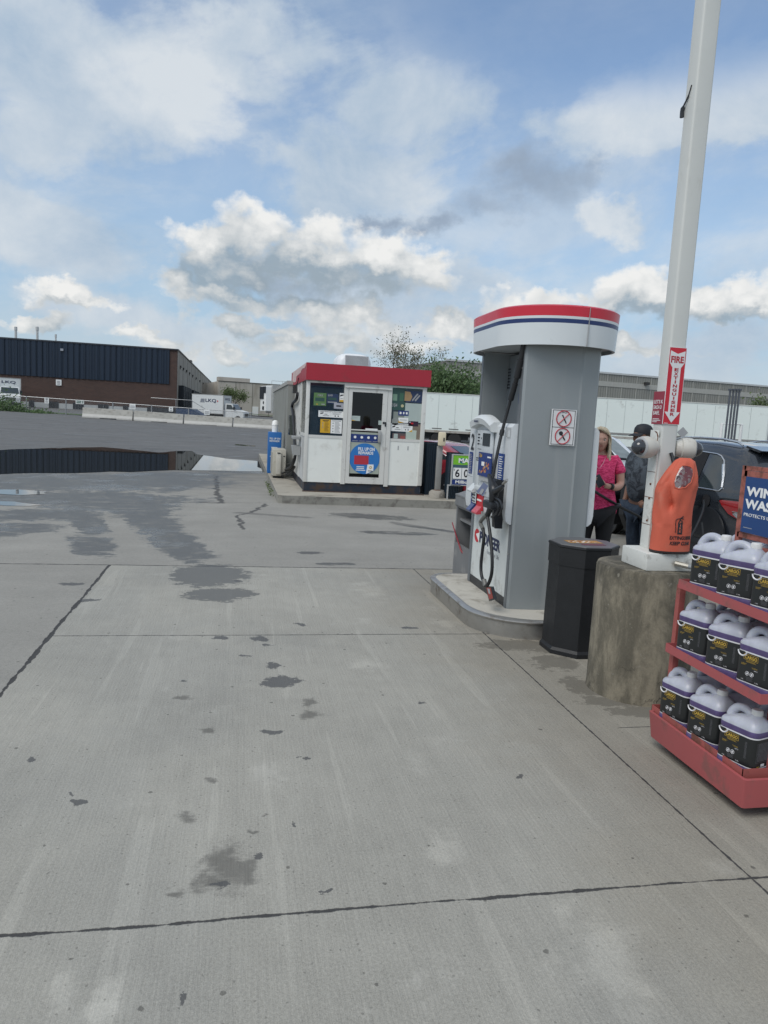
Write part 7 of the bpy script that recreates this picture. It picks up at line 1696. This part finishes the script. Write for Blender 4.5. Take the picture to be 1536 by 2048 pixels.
ff = MB(40); y_, z_ = .92, .86; x_ = sd * (hwf(y_, z_) + .004); ff.lathe((x_, y_, z_), [(.085, 0), (.085, sd * .004), (.001, sd * .004)], 20, 'x'); obj('filler_recess', ff, MATS['cabin_dark'], V, True)
fl = MB(40); fl.prism([(y_ - .10, z_ - .08), (y_ - .10, z_ + .08), (y_ - .14, z_ + .08)], x_ - .14, x_, 'x') if False else fl.box(x_ - .15, x_ - .0, y_ + .09, y_ + .10, z_ - .08, z_ + .08, .004); obj('filler_flap', fl, DKG, V, True)
obj('sill_trim', MB(30).box(-.955, -.90, .9, 3.2, .24, .34, .02), BLACKP, V, True)
for s in (-1, 1):
    for y in (.88, 3.6): car_wheel(V, s, WS - .02, y, .36, mk('rim_dark', (.05, .052, .055), .35, .6))
    obj('mirror', MB(40).box(s * 1.0 - .1, s * 1.0 + .1, 2.75, 2.87, .98, 1.14, .04), DKG, V, True) if s > 0 else None
obj('windscreen', MB().add([(-.60, 2.62, 1.575), (.60, 2.62, 1.575), (.76, 3.22, 1.155), (-.76, 3.22, 1.155)], [(0, 1, 2, 3)]), GLASSD, V, True)
# open front door: hinged at its front edge
DH = Vector((-.955, 2.98, 0)); th = R_(62)
dM = Matrix.Translation(DH) @ Matrix.Rotation(-th, 4, 'Z')
DRK = mk('door_inner_black', (.010, .011, .013), .5, var=.2, vs=4)
dmb = MB(30); dmb.M = dM; dmb.prism([(0, .24), (0, 1.02), (-1.0, 1.02), (-1.0, .32), (-.9, .24)], -.05, .03, 'x'); od = obj('open_door', dmb, DRK, V, True)
dmb = MB(40); dmb.M = dM; dmb.tube([(-.01, -.01, 1.0), (.0, -.32, 1.22), (.02, -.68, 1.46), (.03, -.80, 1.49), (.03, -1.0, 1.50), (.0, -1.0, 1.0)], .028, 6); obj('window_frame', dmb, BLACKP, od, True)
dmb = MB(30); dmb.M = dM; dmb.box(-.01, 0.0, -.95, -.1, 1.02, 1.03).add([(0, -.02, 1.02), (.02, -.66, 1.44), (.03, -.97, 1.48), (0, -.97, 1.02)], [(0, 1, 2, 3)]); obj('window_pane', dmb, mk_glass('door_pane', (.5, .55, .55), .8, .55), od, True)
dmb = MB(40); dmb.M = dM; dmb.box(.03, .10, -.75, -.2, .72, .78, .02); obj('armrest', dmb, BLACKP, od, True)
V.scale = (.95, .95, .95)
# open rear door, hinged at the middle pillar
DH2 = Vector((-.955, 1.98, 0)); dM2 = Matrix.Translation(DH2) @ Matrix.Rotation(-R_(66), 4, 'Z')
dmb = MB(30); dmb.M = dM2; dmb.prism([(0, .26), (0, 1.0), (-.90, 1.0), (-.90, .55), (-.72, .30)], -.05, .03, 'x'); od2 = obj('open_door', dmb, DRK, V, True)
dmb = MB(40); dmb.M = dM2; dmb.tube([(0, 0, 1.0), (.02, -.01, 1.47), (.03, -.3, 1.49), (.03, -.62, 1.42), (.02, -.82, 1.16), (0, -.90, .98)], .026, 6); obj('window_frame', dmb, BLACKP, od2, True)
dmb = MB(30); dmb.M = dM2; dmb.add([(0, -.02, 1.0), (.02, -.03, 1.46), (.03, -.3, 1.47), (.03, -.6, 1.4), (.02, -.8, 1.15), (0, -.86, 1.0)], [(0, 1, 2, 3, 4, 5)]); obj('window_pane', dmb, GLASSD, od2, True)
# --- white car parked beyond, facing the camera
WHC = mk('paint_white_car', (.62, .64, .66), .25, var=.02, coat=.8)
Wc = thing('parked_white_car', 'white parked car with an emblem on its grille beyond the open car door', 'car', (7.05, 16.6, 0), math.pi)
prof2 = [(0, .6), (.05, 1.0), (.4, 1.42), (.8, 1.52), (1.9, 1.56), (2.35, 1.47), (3.1, 1.06), (3.8, .98), (4.2, .82), (4.3, .5)]
b2, h2, z2 = car(Wc, 1.82, prof2, .22, .98, .34, WHC)
obj('windscreen', MB().add([(-.56, 2.36, 1.475), (.56, 2.36, 1.475), (.74, 3.07, 1.085), (-.74, 3.07, 1.085)], [(0, 1, 2, 3)]), mk('windscreen_grey', (.16, .19, .20), .12, var=.3, vs=3), Wc, True)
obj('wiper', MB(40).tube([(-.5, 3.06, 1.10), (.1, 3.02, 1.13)], .015, 5).tube([(.0, 3.06, 1.10), (.55, 3.02, 1.13)], .015, 5).box(-.65, .65, 3.0, 3.1, 1.065, 1.09), BLACKP, Wc, True)
obj('rear_view_mirror', MB(40).box(-.12, .12, 2.5, 2.53, 1.36, 1.42, .01), PRINTG, Wc, True)
obj('grille', MB(30).box(-.5, .5, 4.15, 4.27, .60, .86, .03), mk('grille_dark_chrome', (.10, .11, .12), .25, .6), Wc, True)
em = MB(30).box(-.08, -.055, 4.27, 4.30, .66, .80).box(.055, .08, 4.27, 4.30, .66, .80).box(-.055, .055, 4.27, 4.30, .715, .74); em.tube([(-.12, 4.28, .64), (-.13, 4.28, .83), (.13, 4.28, .83), (.12, 4.28, .64)], .012, 5, closed=True); obj('grille_emblem', em, CHROME, Wc, True)
for s in (-1, 1):
    obj('headlight', MB(40).box(s * .68 - .18, s * .68 + .18, 4.02, 4.2, .68, .84, .04), mk('lamp_pale', (.45, .47, .48), .1), Wc, True)
    side_patch(Wc, 'side_window', h2, [(.6, 1.0), (.85, 1.42), (2.2, 1.44), (2.9, 1.08), (2.9, 1.0)], s, GLASSD)
    for y in (.85, 3.45): car_wheel(Wc, s, 1.8, y, .33)
# --- red saloon beyond the kiosk
RED = mk('paint_red', (.30, .022, .035), .28, var=.03, coat=.9)
a = DC(1000, 900, 19.2)
Rc = thing('parked_red_car', 'red saloon parked beyond the kiosk, between the kiosk and the fuel pump', 'car', (a.x, a.y, -.30), R_(44))
prof3 = [(0, .6), (.06, .92), (.5, 1.02), (.72, 1.06), (1.35, 1.36), (1.9, 1.42), (2.4, 1.40), (2.8, 1.30), (3.5, .98), (4.1, .90), (4.5, .74), (4.6, .5)]
b3, h3, z3 = car(Rc, 1.8, prof3, .22, .94, .40, RED, r_top=.12)
for s in (-1, 1):
    side_patch(Rc, 'side_window', h3, [(1.05, .97), (1.07, 1.03), (1.45, 1.21), (1.78, 1.24), (1.78, .95)], s, GLASSD)
    side_patch(Rc, 'side_window', h3, [(1.84, .95), (1.84, 1.245), (2.35, 1.235), (2.7, 1.15), (3.0, 1.0), (3.0, .95)], s, GLASSD)
    tr_ = MB(40).tube(side_line(h3, [(1.02, .95), (1.05, 1.04), (1.44, 1.235), (1.9, 1.268), (2.35, 1.258), (2.74, 1.16), (3.06, 1.0)], s, .004), .010, 5); obj('window_trim', tr_, CHROME, Rc, True)
    for y in (.9, 3.75): car_wheel(Rc, s, 1.78, y, .32)
    obj('door_handle', MB(40).box(s * .91 - .03, s * .91 + .03, 1.95, 2.13, .84, .88, .01), CHROME, Rc, True); obj('tail_light', MB(40).box(s * .7 - .17, s * .7 + .17, -.02, .1, .74, .86, .03), MATS['tail_light_red'], Rc, True)
obj('rear_window', MB().add([(-.50, .80, 1.115), (.50, .80, 1.115), (.44, 1.22, 1.312), (-.44, 1.22, 1.312)], [(0, 1, 2, 3)]), GLASSD, Rc, True)
obj('number_plate', MB().box(-.25, .25, -.03, .0, .62, .74), PRINTW, Rc, True)
# --- four vent pipes and white pipe guard beyond the vehicles
VP = mk('vent_pipe', (.10, .11, .13), .5, .3)
for i, (pt, pb) in enumerate((((1463, 779), (1447, 884)), ((1468.5, 779), (1454.5, 884)), ((1474.5, 779), (1461, 884)), ((1480, 779), (1467, 884)))):
    a = DC(pt[0], pt[1], 26); b = DC(pb[0], pb[1], 26); bx_ = (a.x + b.x) / 2; by_ = (a.y + b.y) / 2
    mb = MB(40).tube([(bx_, by_, -.05), (bx_, by_, a.z)], .034, 8).box(bx_ - .05, bx_ + .05, by_ - .06, by_ + .06, a.z - .04, a.z + .02).tube([(bx_, by_, a.z - .12), (bx_, by_, a.z - .06)], .04, 8)
    solo('vent_pipe', mb, VP, ['dark vent pipe, leftmost of the four standing before the white trailer', 'dark vent pipe, second from the left of the four', 'dark vent pipe, third from the left of the four', 'dark vent pipe, rightmost of the four'][i], 'pipe', 'tank vent pipes', 40)
a = DC(1444, 847, 27); b = DC(1483, 850, 27); zt4 = a.z
solo('pipe_guard', MB(40).tube([(a.x, a.y, 0), (a.x, a.y, zt4), (b.x, b.y, zt4), (b.x, b.y, 0)], .06, 10), PRINTW, 'white painted pipe hoop guarding the vent pipes', 'guard rail', smooth=40)

# ================================================================ people
def skin_obj(name, pts, edges, root, mat, parent, sub=2, local=True, smooth=80):
    """one continuous surface grown round a jointed skeleton: pts {name: (xyz, rx, ry)}"""
    names = list(pts); me = bpy.data.meshes.new(name); me.from_pydata([pts[n][0] for n in names], [(names.index(a), names.index(b)) for a, b in edges], [])
    o = bpy.data.objects.new(name, me); COL.objects.link(o)
    sk = o.modifiers.new('s', 'SKIN'); sk.use_smooth_shade = True
    for i, n in enumerate(names):
        me.skin_vertices[0].data[i].radius = (pts[n][1], pts[n][2]); me.skin_vertices[0].data[i].use_root = (n == root)
    ss = o.modifiers.new('u', 'SUBSURF'); ss.levels = ss.render_levels = sub
    dg = bpy.context.evaluated_depsgraph_get(); dg.update(); m2 = bpy.data.meshes.new_from_object(o.evaluated_get(dg))
    vs = [tuple(v.co) for v in m2.vertices]; fs = [tuple(p.vertices) for p in m2.polygons]
    bpy.data.objects.remove(o); bpy.data.meshes.remove(me); bpy.data.meshes.remove(m2)
    mb = MB(smooth); mb.add(vs, fs)
    if mat is None: return mb
    return obj(name, mb, mat, parent, local)
def head_mesh(c, s=1., look=(0, -1)):
    """head facing -Y: skull, jaw, brow, nose, lips, eye sockets, ears"""
    mb = MB(80); nu, nv = 40, 34; rings = []
    for j in range(nv + 1):
        v = math.pi * j / nv; z = math.cos(v); r = math.sin(v); row = []
        for i in range(nu):
            a = 2 * math.pi * i / nu; x = r * math.sin(a); y = -r * math.cos(a)
            X, Y, Z_ = x * .074, y * .094, z * .118
            if Z_ < 0:
                k = min(1, -Z_ / .118); X *= 1 - .30 * k ** 1.2; Y = Y * (1 - .12 * k) - .010 * k
                if y > 0: Y *= 1 - .45 * k
            f = max(0, -y) ** 2.
            g = lambda cx, cz, sx, sz: math.exp(-((X - cx) / sx) ** 2 - ((Z_ - cz) / sz) ** 2)
            Y -= f * (.020 * g(0, -.030, .010, .012) + .012 * g(0, -.012, .008, .022) + .007 * g(0, -.056, .018, .006) + .006 * g(0, -.066, .016, .006) + .010 * g(0, -.096, .022, .016) + .006 * g(0, .018, .05, .010) + .005 * g(.038, -.03, .02, .02) + .005 * g(-.038, -.03, .02, .02))
            Y += f * (.011 * g(.029, .0, .016, .011) + .011 * g(-.029, .0, .016, .011) + .004 * g(0, -.0605, .018, .002))
            row.append((c[0] + X * s, c[1] + Y * s, c[2] + Z_ * s))
        rings.append(row)
    mb.loft(rings)
    for sx in (-1, 1):
        e = [[(c[0] + s * (sx * (.070 + .012 * k)), c[1] + s * (.012 + q[0]), c[2] + s * (-.012 + q[1])) for q in [(.017 * w * math.cos(t), .030 * w * math.sin(t)) for t in [2 * math.pi * h / 10 for h in range(10)]]] for k, w in ((-.6, .8), (.3, 1), (1, .6))]
        mb.loft(e)
    return mb
def eyes(c, s, t, par, iris):
    for sx in (-1, 1):
        e = obj('eye', MB(80).lathe((c[0] + sx * .029 * s, c[1] - .073 * s, c[2] + .001 * s), [(.0005, -.011 * s)] + [(.011 * s * math.sin(k * math.pi / 8), -.011 * s * math.cos(k * math.pi / 8)) for k in range(1, 8)] + [(.0005, .011 * s)], 14, 'y'), mk('eye_white', (.55, .53, .5), .3), par, True)
        obj('iris', MB(80).lathe((c[0] + sx * .029 * s, c[1] - .0836 * s, c[2] + .001 * s), [(.0055 * s, 0), (.0045 * s, -.0012), (.0005, -.0014)], 12, 'y'), iris, e, True)
def finger(mb, base, dirs, L, r):
    """tapered chain of three phalanges"""
    p = Vector(base); pts = [p]
    for d, l in zip(dirs, (.45, .32, .25)): p = p + Vector(d).normalized() * (L * l); pts.append(p)
    q = smoothpath(pts, 3); mb.tube(q, [r * (1 - .28 * i / (len(q) - 1)) for i in range(len(q) - 1)] + [r * .35], 8)
SKIN = mk('skin_fair', (.50, .29, .22), .5, var=.08, vs=14); SKIN2 = mk('skin_tan', (.22, .115, .075), .55, var=.08, vs=14)
LEG = mk('leggings_black', (.008, .008, .010), .7, var=.2, vs=10)
def fabric(name, a, b, sc, vec=(1, 1, 2.6)):
    m = bpy.data.materials.new(name); m.use_nodes = True; nt = NT(m.node_tree); P = nt.n('ShaderNodeTexCoord').outputs['Object']
    n = nt.noise(nt.vm('MULTIPLY', P, vec), sc, 6, .7, .8); c = nt.mix(nt.ramp(n, .42, .58), (*a, 1), (*b, 1))
    bp = nt.n('ShaderNodeBump', {'Strength': .4, 'Distance': .01, 'Height': nt.noise(nt.vm('MULTIPLY', P, (1, 1, 1.5)), 7, 4, .6, .8)})
    bb = nt.n('ShaderNodeBsdfPrincipled', {'Base Color': c, 'Roughness': .85, 'Normal': bp.outputs[0]}); o = nt.n('ShaderNodeOutputMaterial'); nt.L.new(bb.outputs[0], o.inputs[0]); return m
# --- woman in pink
wp = (3.70, 7.16)
Wm = thing('person', 'blonde person in a pink top and black leggings holding a phone', 'person', (wp[0], wp[1], 0), R_(-30))
B = {'pel': ((0, .0, .90), .165, .125), 'waist': ((0, -.01, 1.04), .165, .135), 'rib': ((0, -.02, 1.18), .165, .125), 'chest': ((0, -.005, 1.30), .16, .105), 'nb': ((0, .005, 1.395), .07, .06), 'neck': ((0, -.0, 1.45), .050, .052), 'skull': ((0, -.01, 1.52), .05, .06),
     'shL': ((.15, .005, 1.345), .058, .055), 'arL': ((.205, .01, 1.24), .050, .052), 'elL': ((.225, -.0, 1.09), .042, .042), 'foL': ((.19, -.11, 1.065), .040, .038), 'wrL': ((.115, -.205, 1.08), .027, .024), 'haL': ((.075, -.245, 1.09), .034, .020),
     'shR': ((-.15, .005, 1.345), .058, .055), 'arR': ((-.205, .01, 1.24), .050, .052), 'elR': ((-.225, -.0, 1.09), .042, .042), 'foR': ((-.18, -.11, 1.075), .040, .038), 'wrR': ((-.10, -.205, 1.11), .027, .024), 'haR': ((-.06, -.25, 1.13), .034, .020),
     'hiL': ((.095, 0, .84), .115, .12), 'knL': ((.10, -.01, .48), .062, .066), 'clL': ((.10, .015, .30), .052, .056), 'anL': ((.10, .01, .09), .036, .04), 'toL': ((.115, -.13, .035), .038, .024),
     'hiR': ((-.095, 0, .84), .115, .12), 'knR': ((-.10, -.01, .48), .062, .066), 'clR': ((-.10, .015, .30), .052, .056), 'anR': ((-.10, .01, .09), .036, .04), 'toR': ((-.115, -.13, .035), .038, .024)}
E_ = [('pel', 'waist'), ('waist', 'rib'), ('rib', 'chest'), ('chest', 'nb'), ('nb', 'neck'), ('neck', 'skull'), ('pel', 'hiL'), ('pel', 'hiR')] + [(a + s, b + s) for s in 'LR' for a, b in (('sh', 'ar'), ('ar', 'el'), ('el', 'fo'), ('fo', 'wr'), ('wr', 'ha'), ('hi', 'kn'), ('kn', 'cl'), ('cl', 'an'), ('an', 'to'))] + [('chest', 'shL'), ('chest', 'shR')]
mbw = skin_obj('body', B, E_, 'pel', None, Wm)
hc = (-.0, -.035, 1.545); hm = head_mesh(hc, 1.03); mbw.add(hm.v, hm.f)
for s, hx_ in ((1, .075), (-1, -.06)):
    hz_ = 1.09 if s > 0 else 1.13; hy_ = -.25
    for i in range(4): finger(mbw, (hx_ - s * (.008 + .010 * i), hy_ - .008 + .004 * i, hz_ + .012 - .014 * i + (.01)), [(-s * .8, -.5, .1), (-s * .7, .1, .2), (-s * .2, .6, .2)], .068 - .004 * abs(i - 1), .0085)
    finger(mbw, (hx_ - s * .0, hy_ - .0, hz_ + .022), [(-s * .5, -.3, .8), (-s * .6, -.2, .4), (-s * .5, .0, .2)], .055, .0095)
BW = obj('body', mbw, SKIN, Wm, True); eyes(hc, 1.03, Wm, BW, mk('iris_blue', (.05, .08, .1), .2))
obj('lips', MB(80).tube([(-.02, -.126, 1.483), (-.008, -.1325, 1.484), (.008, -.1325, 1.484), (.02, -.126, 1.483)], [.002, .0045, .0045, .002], 8), mk('lips_rose', (.30, .09, .08), .4), BW, True)
for s in (-1, 1): obj('eyebrow', MB(60).tube([(s * .012, -.128, 1.563), (s * .03, -.1245, 1.567), (s * .046, -.114, 1.560)], [.003, .0035, .002], 6), mk('brow_brown', (.10, .07, .045), .8), BW, True)
PINK = fabric('pink_marl_jersey', (.80, .075, .215), (.48, .018, .09), 26)
T_ = {'hem': ((0, .0, .71), .235, .18), 'pel': ((0, .0, .86), .235, .185), 'waist': ((0, -.015, 1.02), .182, .16), 'rib': ((0, -.03, 1.16), .18, .15), 'chest': ((0, -.02, 1.275), .172, .125), 'nb': ((0, .0, 1.365), .10, .075),
      'shL': ((.15, .005, 1.345), .070, .066), 'slL': ((.20, .01, 1.25), .070, .070), 'seL': ((.213, .01, 1.195), .066, .068), 'shR': ((-.15, .005, 1.345), .070, .066), 'slR': ((-.20, .01, 1.25), .070, .070), 'seR': ((-.213, .01, 1.195), .066, .068)}
skin_obj('top', T_, [('hem', 'pel'), ('pel', 'waist'), ('waist', 'rib'), ('rib', 'chest'), ('chest', 'nb'), ('chest', 'shL'), ('shL', 'slL'), ('slL', 'seL'), ('chest', 'shR'), ('shR', 'slR'), ('slR', 'seR')], 'hem', PINK, Wm)
T2 = {'pel': ((0, .0, .88), .20, .16)}
for s, q in ((1, 'L'), (-1, 'R')): T2.update({'hi' + q: ((s * .095, 0, .80), .125, .13), 'kn' + q: ((s * .10, -.01, .48), .072, .076), 'cl' + q: ((s * .10, .015, .30), .060, .064), 'an' + q: ((s * .10, .01, .12), .044, .048)})
skin_obj('leggings', T2, [('pel', 'hiL'), ('hiL', 'knL'), ('knL', 'clL'), ('clL', 'anL'), ('pel', 'hiR'), ('hiR', 'knR'), ('knR', 'clR'), ('clR', 'anR')], 'pel', LEG, Wm)
for s in (-1, 1): skin_obj('shoe', {'a': ((s * .10, .03, .045), .045, .042), 'b': ((s * .108, -.07, .04), .046, .034), 'c': ((s * .115, -.16, .032), .040, .024)}, [('a', 'b'), ('b', 'c')], 'a', BLACKP, Wm, 1)
# hair: a cap of long strands falling to the shoulders, parted at the side
HAIR = fabric('hair_blonde', (.64, .57, .44), (.40, .32, .21), 3, (60, 60, 1.5))
hmb = MB(80); rows = []
for j in range(26):
    u = j / 25; row = []
    for i in range(49):
        a = R_(-128 + 256 * i / 48)  # 0 = back of the head (+Y)
        if u < .42:
            k = u / .42; v = k * 1.62; r = math.sin(v); z = .128 * math.cos(v); rx, ry = .088 * r, .108 * r
            x = rx * math.sin(a); y = .006 + ry * math.cos(a); q = (x, y, z + .008)
        else:
            k = (u - .42) / .58; rx = .088 + .022 * math.sin(k * 2.6) - .012 * k; ry = .108 - .018 * k; z = -.005 - .25 * k - (.03 * math.cos(a * 1.0) * k)
            q = (rx * math.sin(a) * (1 + .0 * k), .006 + ry * math.cos(a) * (1 - .12 * k), z)
        wv = .0035 * math.sin(i * 1.9 + j * .35) + .0025 * math.sin(i * 4.1 - j * .5)
        row.append((hc[0] + q[0] * (1 + wv * 8), hc[1] + q[1] * (1 + wv * 8), hc[2] + q[2]))
    rows.append(row)
hmb.loft(rows, False, False, closed=False); inner = [[(hc[0] + (q[0] - hc[0]) * .88, hc[1] + (q[1] - hc[1]) * .88, q[2]) for q in r_] for r_ in rows[6:]]; hmb.loft(inner, False, False, closed=False)
# fringe swept over the forehead
for k in range(14):
    a0 = R_(-60 + 8 * k); s_ = 1 if k > 4 else -1
    x = .078 * math.sin(a0); hmb.tube(smoothpath([(hc[0] - .02, hc[1] - .03, hc[2] + .132), (hc[0] + x * .7 - .005, hc[1] - .085 * math.cos(a0) - .012, hc[2] + .112), (hc[0] + (.082 if k > 4 else -.082), hc[1] - .045 * math.cos(a0) - .012, hc[2] + .045), (hc[0] + (.092 if k > 4 else -.092), hc[1] - .02, hc[2] - .06), (hc[0] + (.092 if k > 4 else -.09) + .004 * (k % 3), hc[1] - .028 - .002 * k, hc[2] - .20 - .008 * (k % 4))], 4), [.009] * 8 + [.008] * 8 + [.003], 6)
obj('hair', hmb, HAIR, Wm, True)
obj('necklace', MB(60).tube(smoothpath([(-.055, -.03, 1.41), (-.045, -.105, 1.33), (.0, -.155, 1.255), (.045, -.115, 1.33), (.055, -.03, 1.41)]), .0015, 4), mk('silver', (.6, .6, .6), .3, .8), Wm, True)
obj('wristwatch', MB(50).lathe((0, 0, 0), [(.031, -.012), (.033, -.01), (.033, .01), (.031, .012)], 16, 'y') if False else MB(50).tube([(.126 + .02, -.19 + .014, 1.079), (.108 + .02, -.212 + .014, 1.083)], .034, 14), BLACKP, Wm, True)
ph = thing('phone', 'dark phone held in the hand of the person in pink', 'phone', (wp[0], wp[1], 1.13), R_(-30))
pM = Matrix.Translation((wp[0], wp[1], 0)) @ Matrix.Rotation(R_(-30), 4, 'Z') @ Matrix.Translation((.02, -.285, 1.135)) @ Matrix.Rotation(R_(-35), 4, 'Y') @ Matrix.Rotation(R_(-35), 4, 'X')
pmb = MB(40); pmb.M = pM; pmb.box(-.037, .037, -.005, .005, -.072, .072, .006); obj('case', pmb, BLACKP, ph)
pmb = MB(); pmb.M = pM; pmb.box(-.033, .033, .0052, .006, -.067, .067); obj('screen', pmb, GLASSD, ph)

# --- man by the dark vehicle, mostly behind the post; turned to image left, bending slightly over the hose
mp = site(2.88, 8.15)
Mn = thing('person', 'person in a dark cap, grey camouflage tee shirt and jeans, mostly behind the white post', 'person', (mp.x, mp.y, -.03), R_(-78))
B2 = {'pel': ((0, .0, .93), .17, .13), 'waist': ((0, -.03, 1.05), .18, .165), 'rib': ((0, -.05, 1.2), .185, .155), 'chest': ((0, -.045, 1.36), .185, .13), 'nb': ((0, -.055, 1.47), .07, .065), 'neck': ((0, -.075, 1.53), .058, .060), 'skull': ((0, -.10, 1.60), .055, .065),
      'shL': ((.18, -.03, 1.42), .065, .062), 'arL': ((.235, -.0, 1.29), .056, .056), 'elL': ((.255, .035, 1.13), .048, .048), 'foL': ((.25, -.08, 1.06), .045, .043), 'wrL': ((.225, -.16, .98), .032, .028), 'haL': ((.205, -.195, .945), .040, .026),
      'shR': ((-.18, -.03, 1.42), .065, .062), 'arR': ((-.235, -.0, 1.29), .056, .056), 'elR': ((-.255, .02, 1.13), .048, .048), 'foR': ((-.25, -.03, 1.03), .045, .043), 'wrR': ((-.235, -.07, .93), .032, .028), 'haR': ((-.23, -.09, .88), .040, .026),
      'hiL': ((.10, 0, .87), .12, .125), 'knL': ((.11, -.02, .50), .070, .074), 'clL': ((.11, .015, .31), .058, .062), 'anL': ((.11, .01, .09), .040, .044), 'toL': ((.125, -.15, .035), .042, .026),
      'hiR': ((-.10, 0, .87), .12, .125), 'knR': ((-.11, -.02, .50), .070, .074), 'clR': ((-.11, .015, .31), .058, .062), 'anR': ((-.11, .01, .09), .040, .044), 'toR': ((-.125, -.15, .035), .042, .026)}
mbm = skin_obj('body', B2, E_, 'pel', None, Mn); hc2 = (0, -.135, 1.625); hm = head_mesh(hc2, 1.08); mbm.add(hm.v, hm.f)
for s in (1, -1):
    bx_, by_, bz_ = (.20, -.20, .94) if s > 0 else (-.232, -.095, .875)
    for i in range(4): finger(mbm, (bx_ - s * .004 + s * (.018 - .012 * i), by_ - .018, bz_ - .004), [(-s * .1, -.5, -.7), (-s * .2, .1, -.9), (-s * .2, .6, -.4)], .078 - .004 * abs(i - 1), .0095)
    finger(mbm, (bx_ - s * .03, by_ + .005, bz_ + .005), [(-s * .7, -.4, -.4), (-s * .3, -.5, -.6), (0, -.3, -.8)], .06, .011)
BM = obj('body', mbm, SKIN2, Mn, True); eyes(hc2, 1.08, Mn, BM, MATS['brow_brown'])
CAMO = fabric('camouflage_jersey', (.075, .095, .115), (.020, .027, .036), 9, (1, 1, 1.3))
T3 = {'hem': ((0, .01, .90), .195, .155), 'waist': ((0, -.04, 1.04), .205, .195), 'rib': ((0, -.06, 1.2), .205, .185), 'chest': ((0, -.05, 1.34), .20, .155), 'nb': ((0, -.055, 1.44), .11, .09)}
for s, q in ((1, 'L'), (-1, 'R')): T3.update({'sh' + q: ((s * .18, -.03, 1.41), .082, .078), 'sl' + q: ((s * .235, -.0, 1.27), .080, .080), 'se' + q: ((s * .247, .012, 1.20), .076, .078)})
skin_obj('tee_shirt', T3, [('hem', 'waist'), ('waist', 'rib'), ('rib', 'chest'), ('chest', 'nb'), ('chest', 'shL'), ('shL', 'slL'), ('slL', 'seL'), ('chest', 'shR'), ('shR', 'slR'), ('slR', 'seR')], 'hem', CAMO, Mn)
DEN = fabric('denim', (.035, .055, .085), (.018, .03, .05), 8, (1, 1, .8)); T4 = {'pel': ((0, .0, .90), .18, .15)}
for s, q in ((1, 'L'), (-1, 'R')): T4.update({'hi' + q: ((s * .10, 0, .82), .135, .14), 'kn' + q: ((s * .11, -.02, .50), .088, .092), 'cl' + q: ((s * .11, .015, .31), .080, .084), 'an' + q: ((s * .11, .01, .08), .072, .078)})
skin_obj('jeans', T4, [('pel', 'hiL'), ('hiL', 'knL'), ('knL', 'clL'), ('clL', 'anL'), ('pel', 'hiR'), ('hiR', 'knR'), ('knR', 'clR'), ('clR', 'anR')], 'pel', DEN, Mn)
for s in (-1, 1): skin_obj('shoe', {'a': ((s * .11, .035, .05), .050, .045), 'b': ((s * .12, -.08, .045), .052, .038), 'c': ((s * .125, -.18, .035), .045, .027)}, [('a', 'b'), ('b', 'c')], 'a', BLACKP, Mn, 1)
cp = MB(60); rg = []
for (r, z) in ((.090, .030), (.092, .055), (.086, .095), (.066, .125), (.03, .140), (.002, .143)): rg.append([(hc2[0] + r * .98 * math.sin(a), hc2[1] + .012 + r * 1.18 * math.cos(a), hc2[2] + z) for a in [2 * math.pi * k / 28 for k in range(28)]])
cp.loft(rg, False, True)
br = []
for k in range(13):
    a = R_(-62 + 124 * k / 12); br.append((hc2[0] + .082 * math.sin(a), hc2[1] - .088 * math.cos(a) - .0, hc2[2] + .040)); 
br2 = [(q[0] * 1.0, q[1] - .085 * math.cos(R_(-62 + 124 * k / 12)) ** .6, q[2] - .030) for k, q in enumerate(br)]
cp.loft([br, br2, [(q[0], q[1], q[2] - .006) for q in br2], [(q[0], q[1], q[2] - .006) for q in br]], False, False, closed=False)
obj('cap', cp, mk('cap_navy_black', (.010, .012, .018), .7, var=.2), Mn, True)
cm = MB().add([(hc2[0] + .012 + .02 * i, hc2[1] - .098 + .012 * i * i, hc2[2] + .07) for i in (0, 1)] + [(hc2[0] + .03, hc2[1] - .085, hc2[2] + .095)], [(0, 1, 2)])
obj('hair', MB(60).lathe((hc2[0], hc2[1] + .018, hc2[2]), [(.078, -.04), (.084, .0), (.088, .032)], 24), mk('hair_brown', (.05, .035, .025), .8), Mn, True)
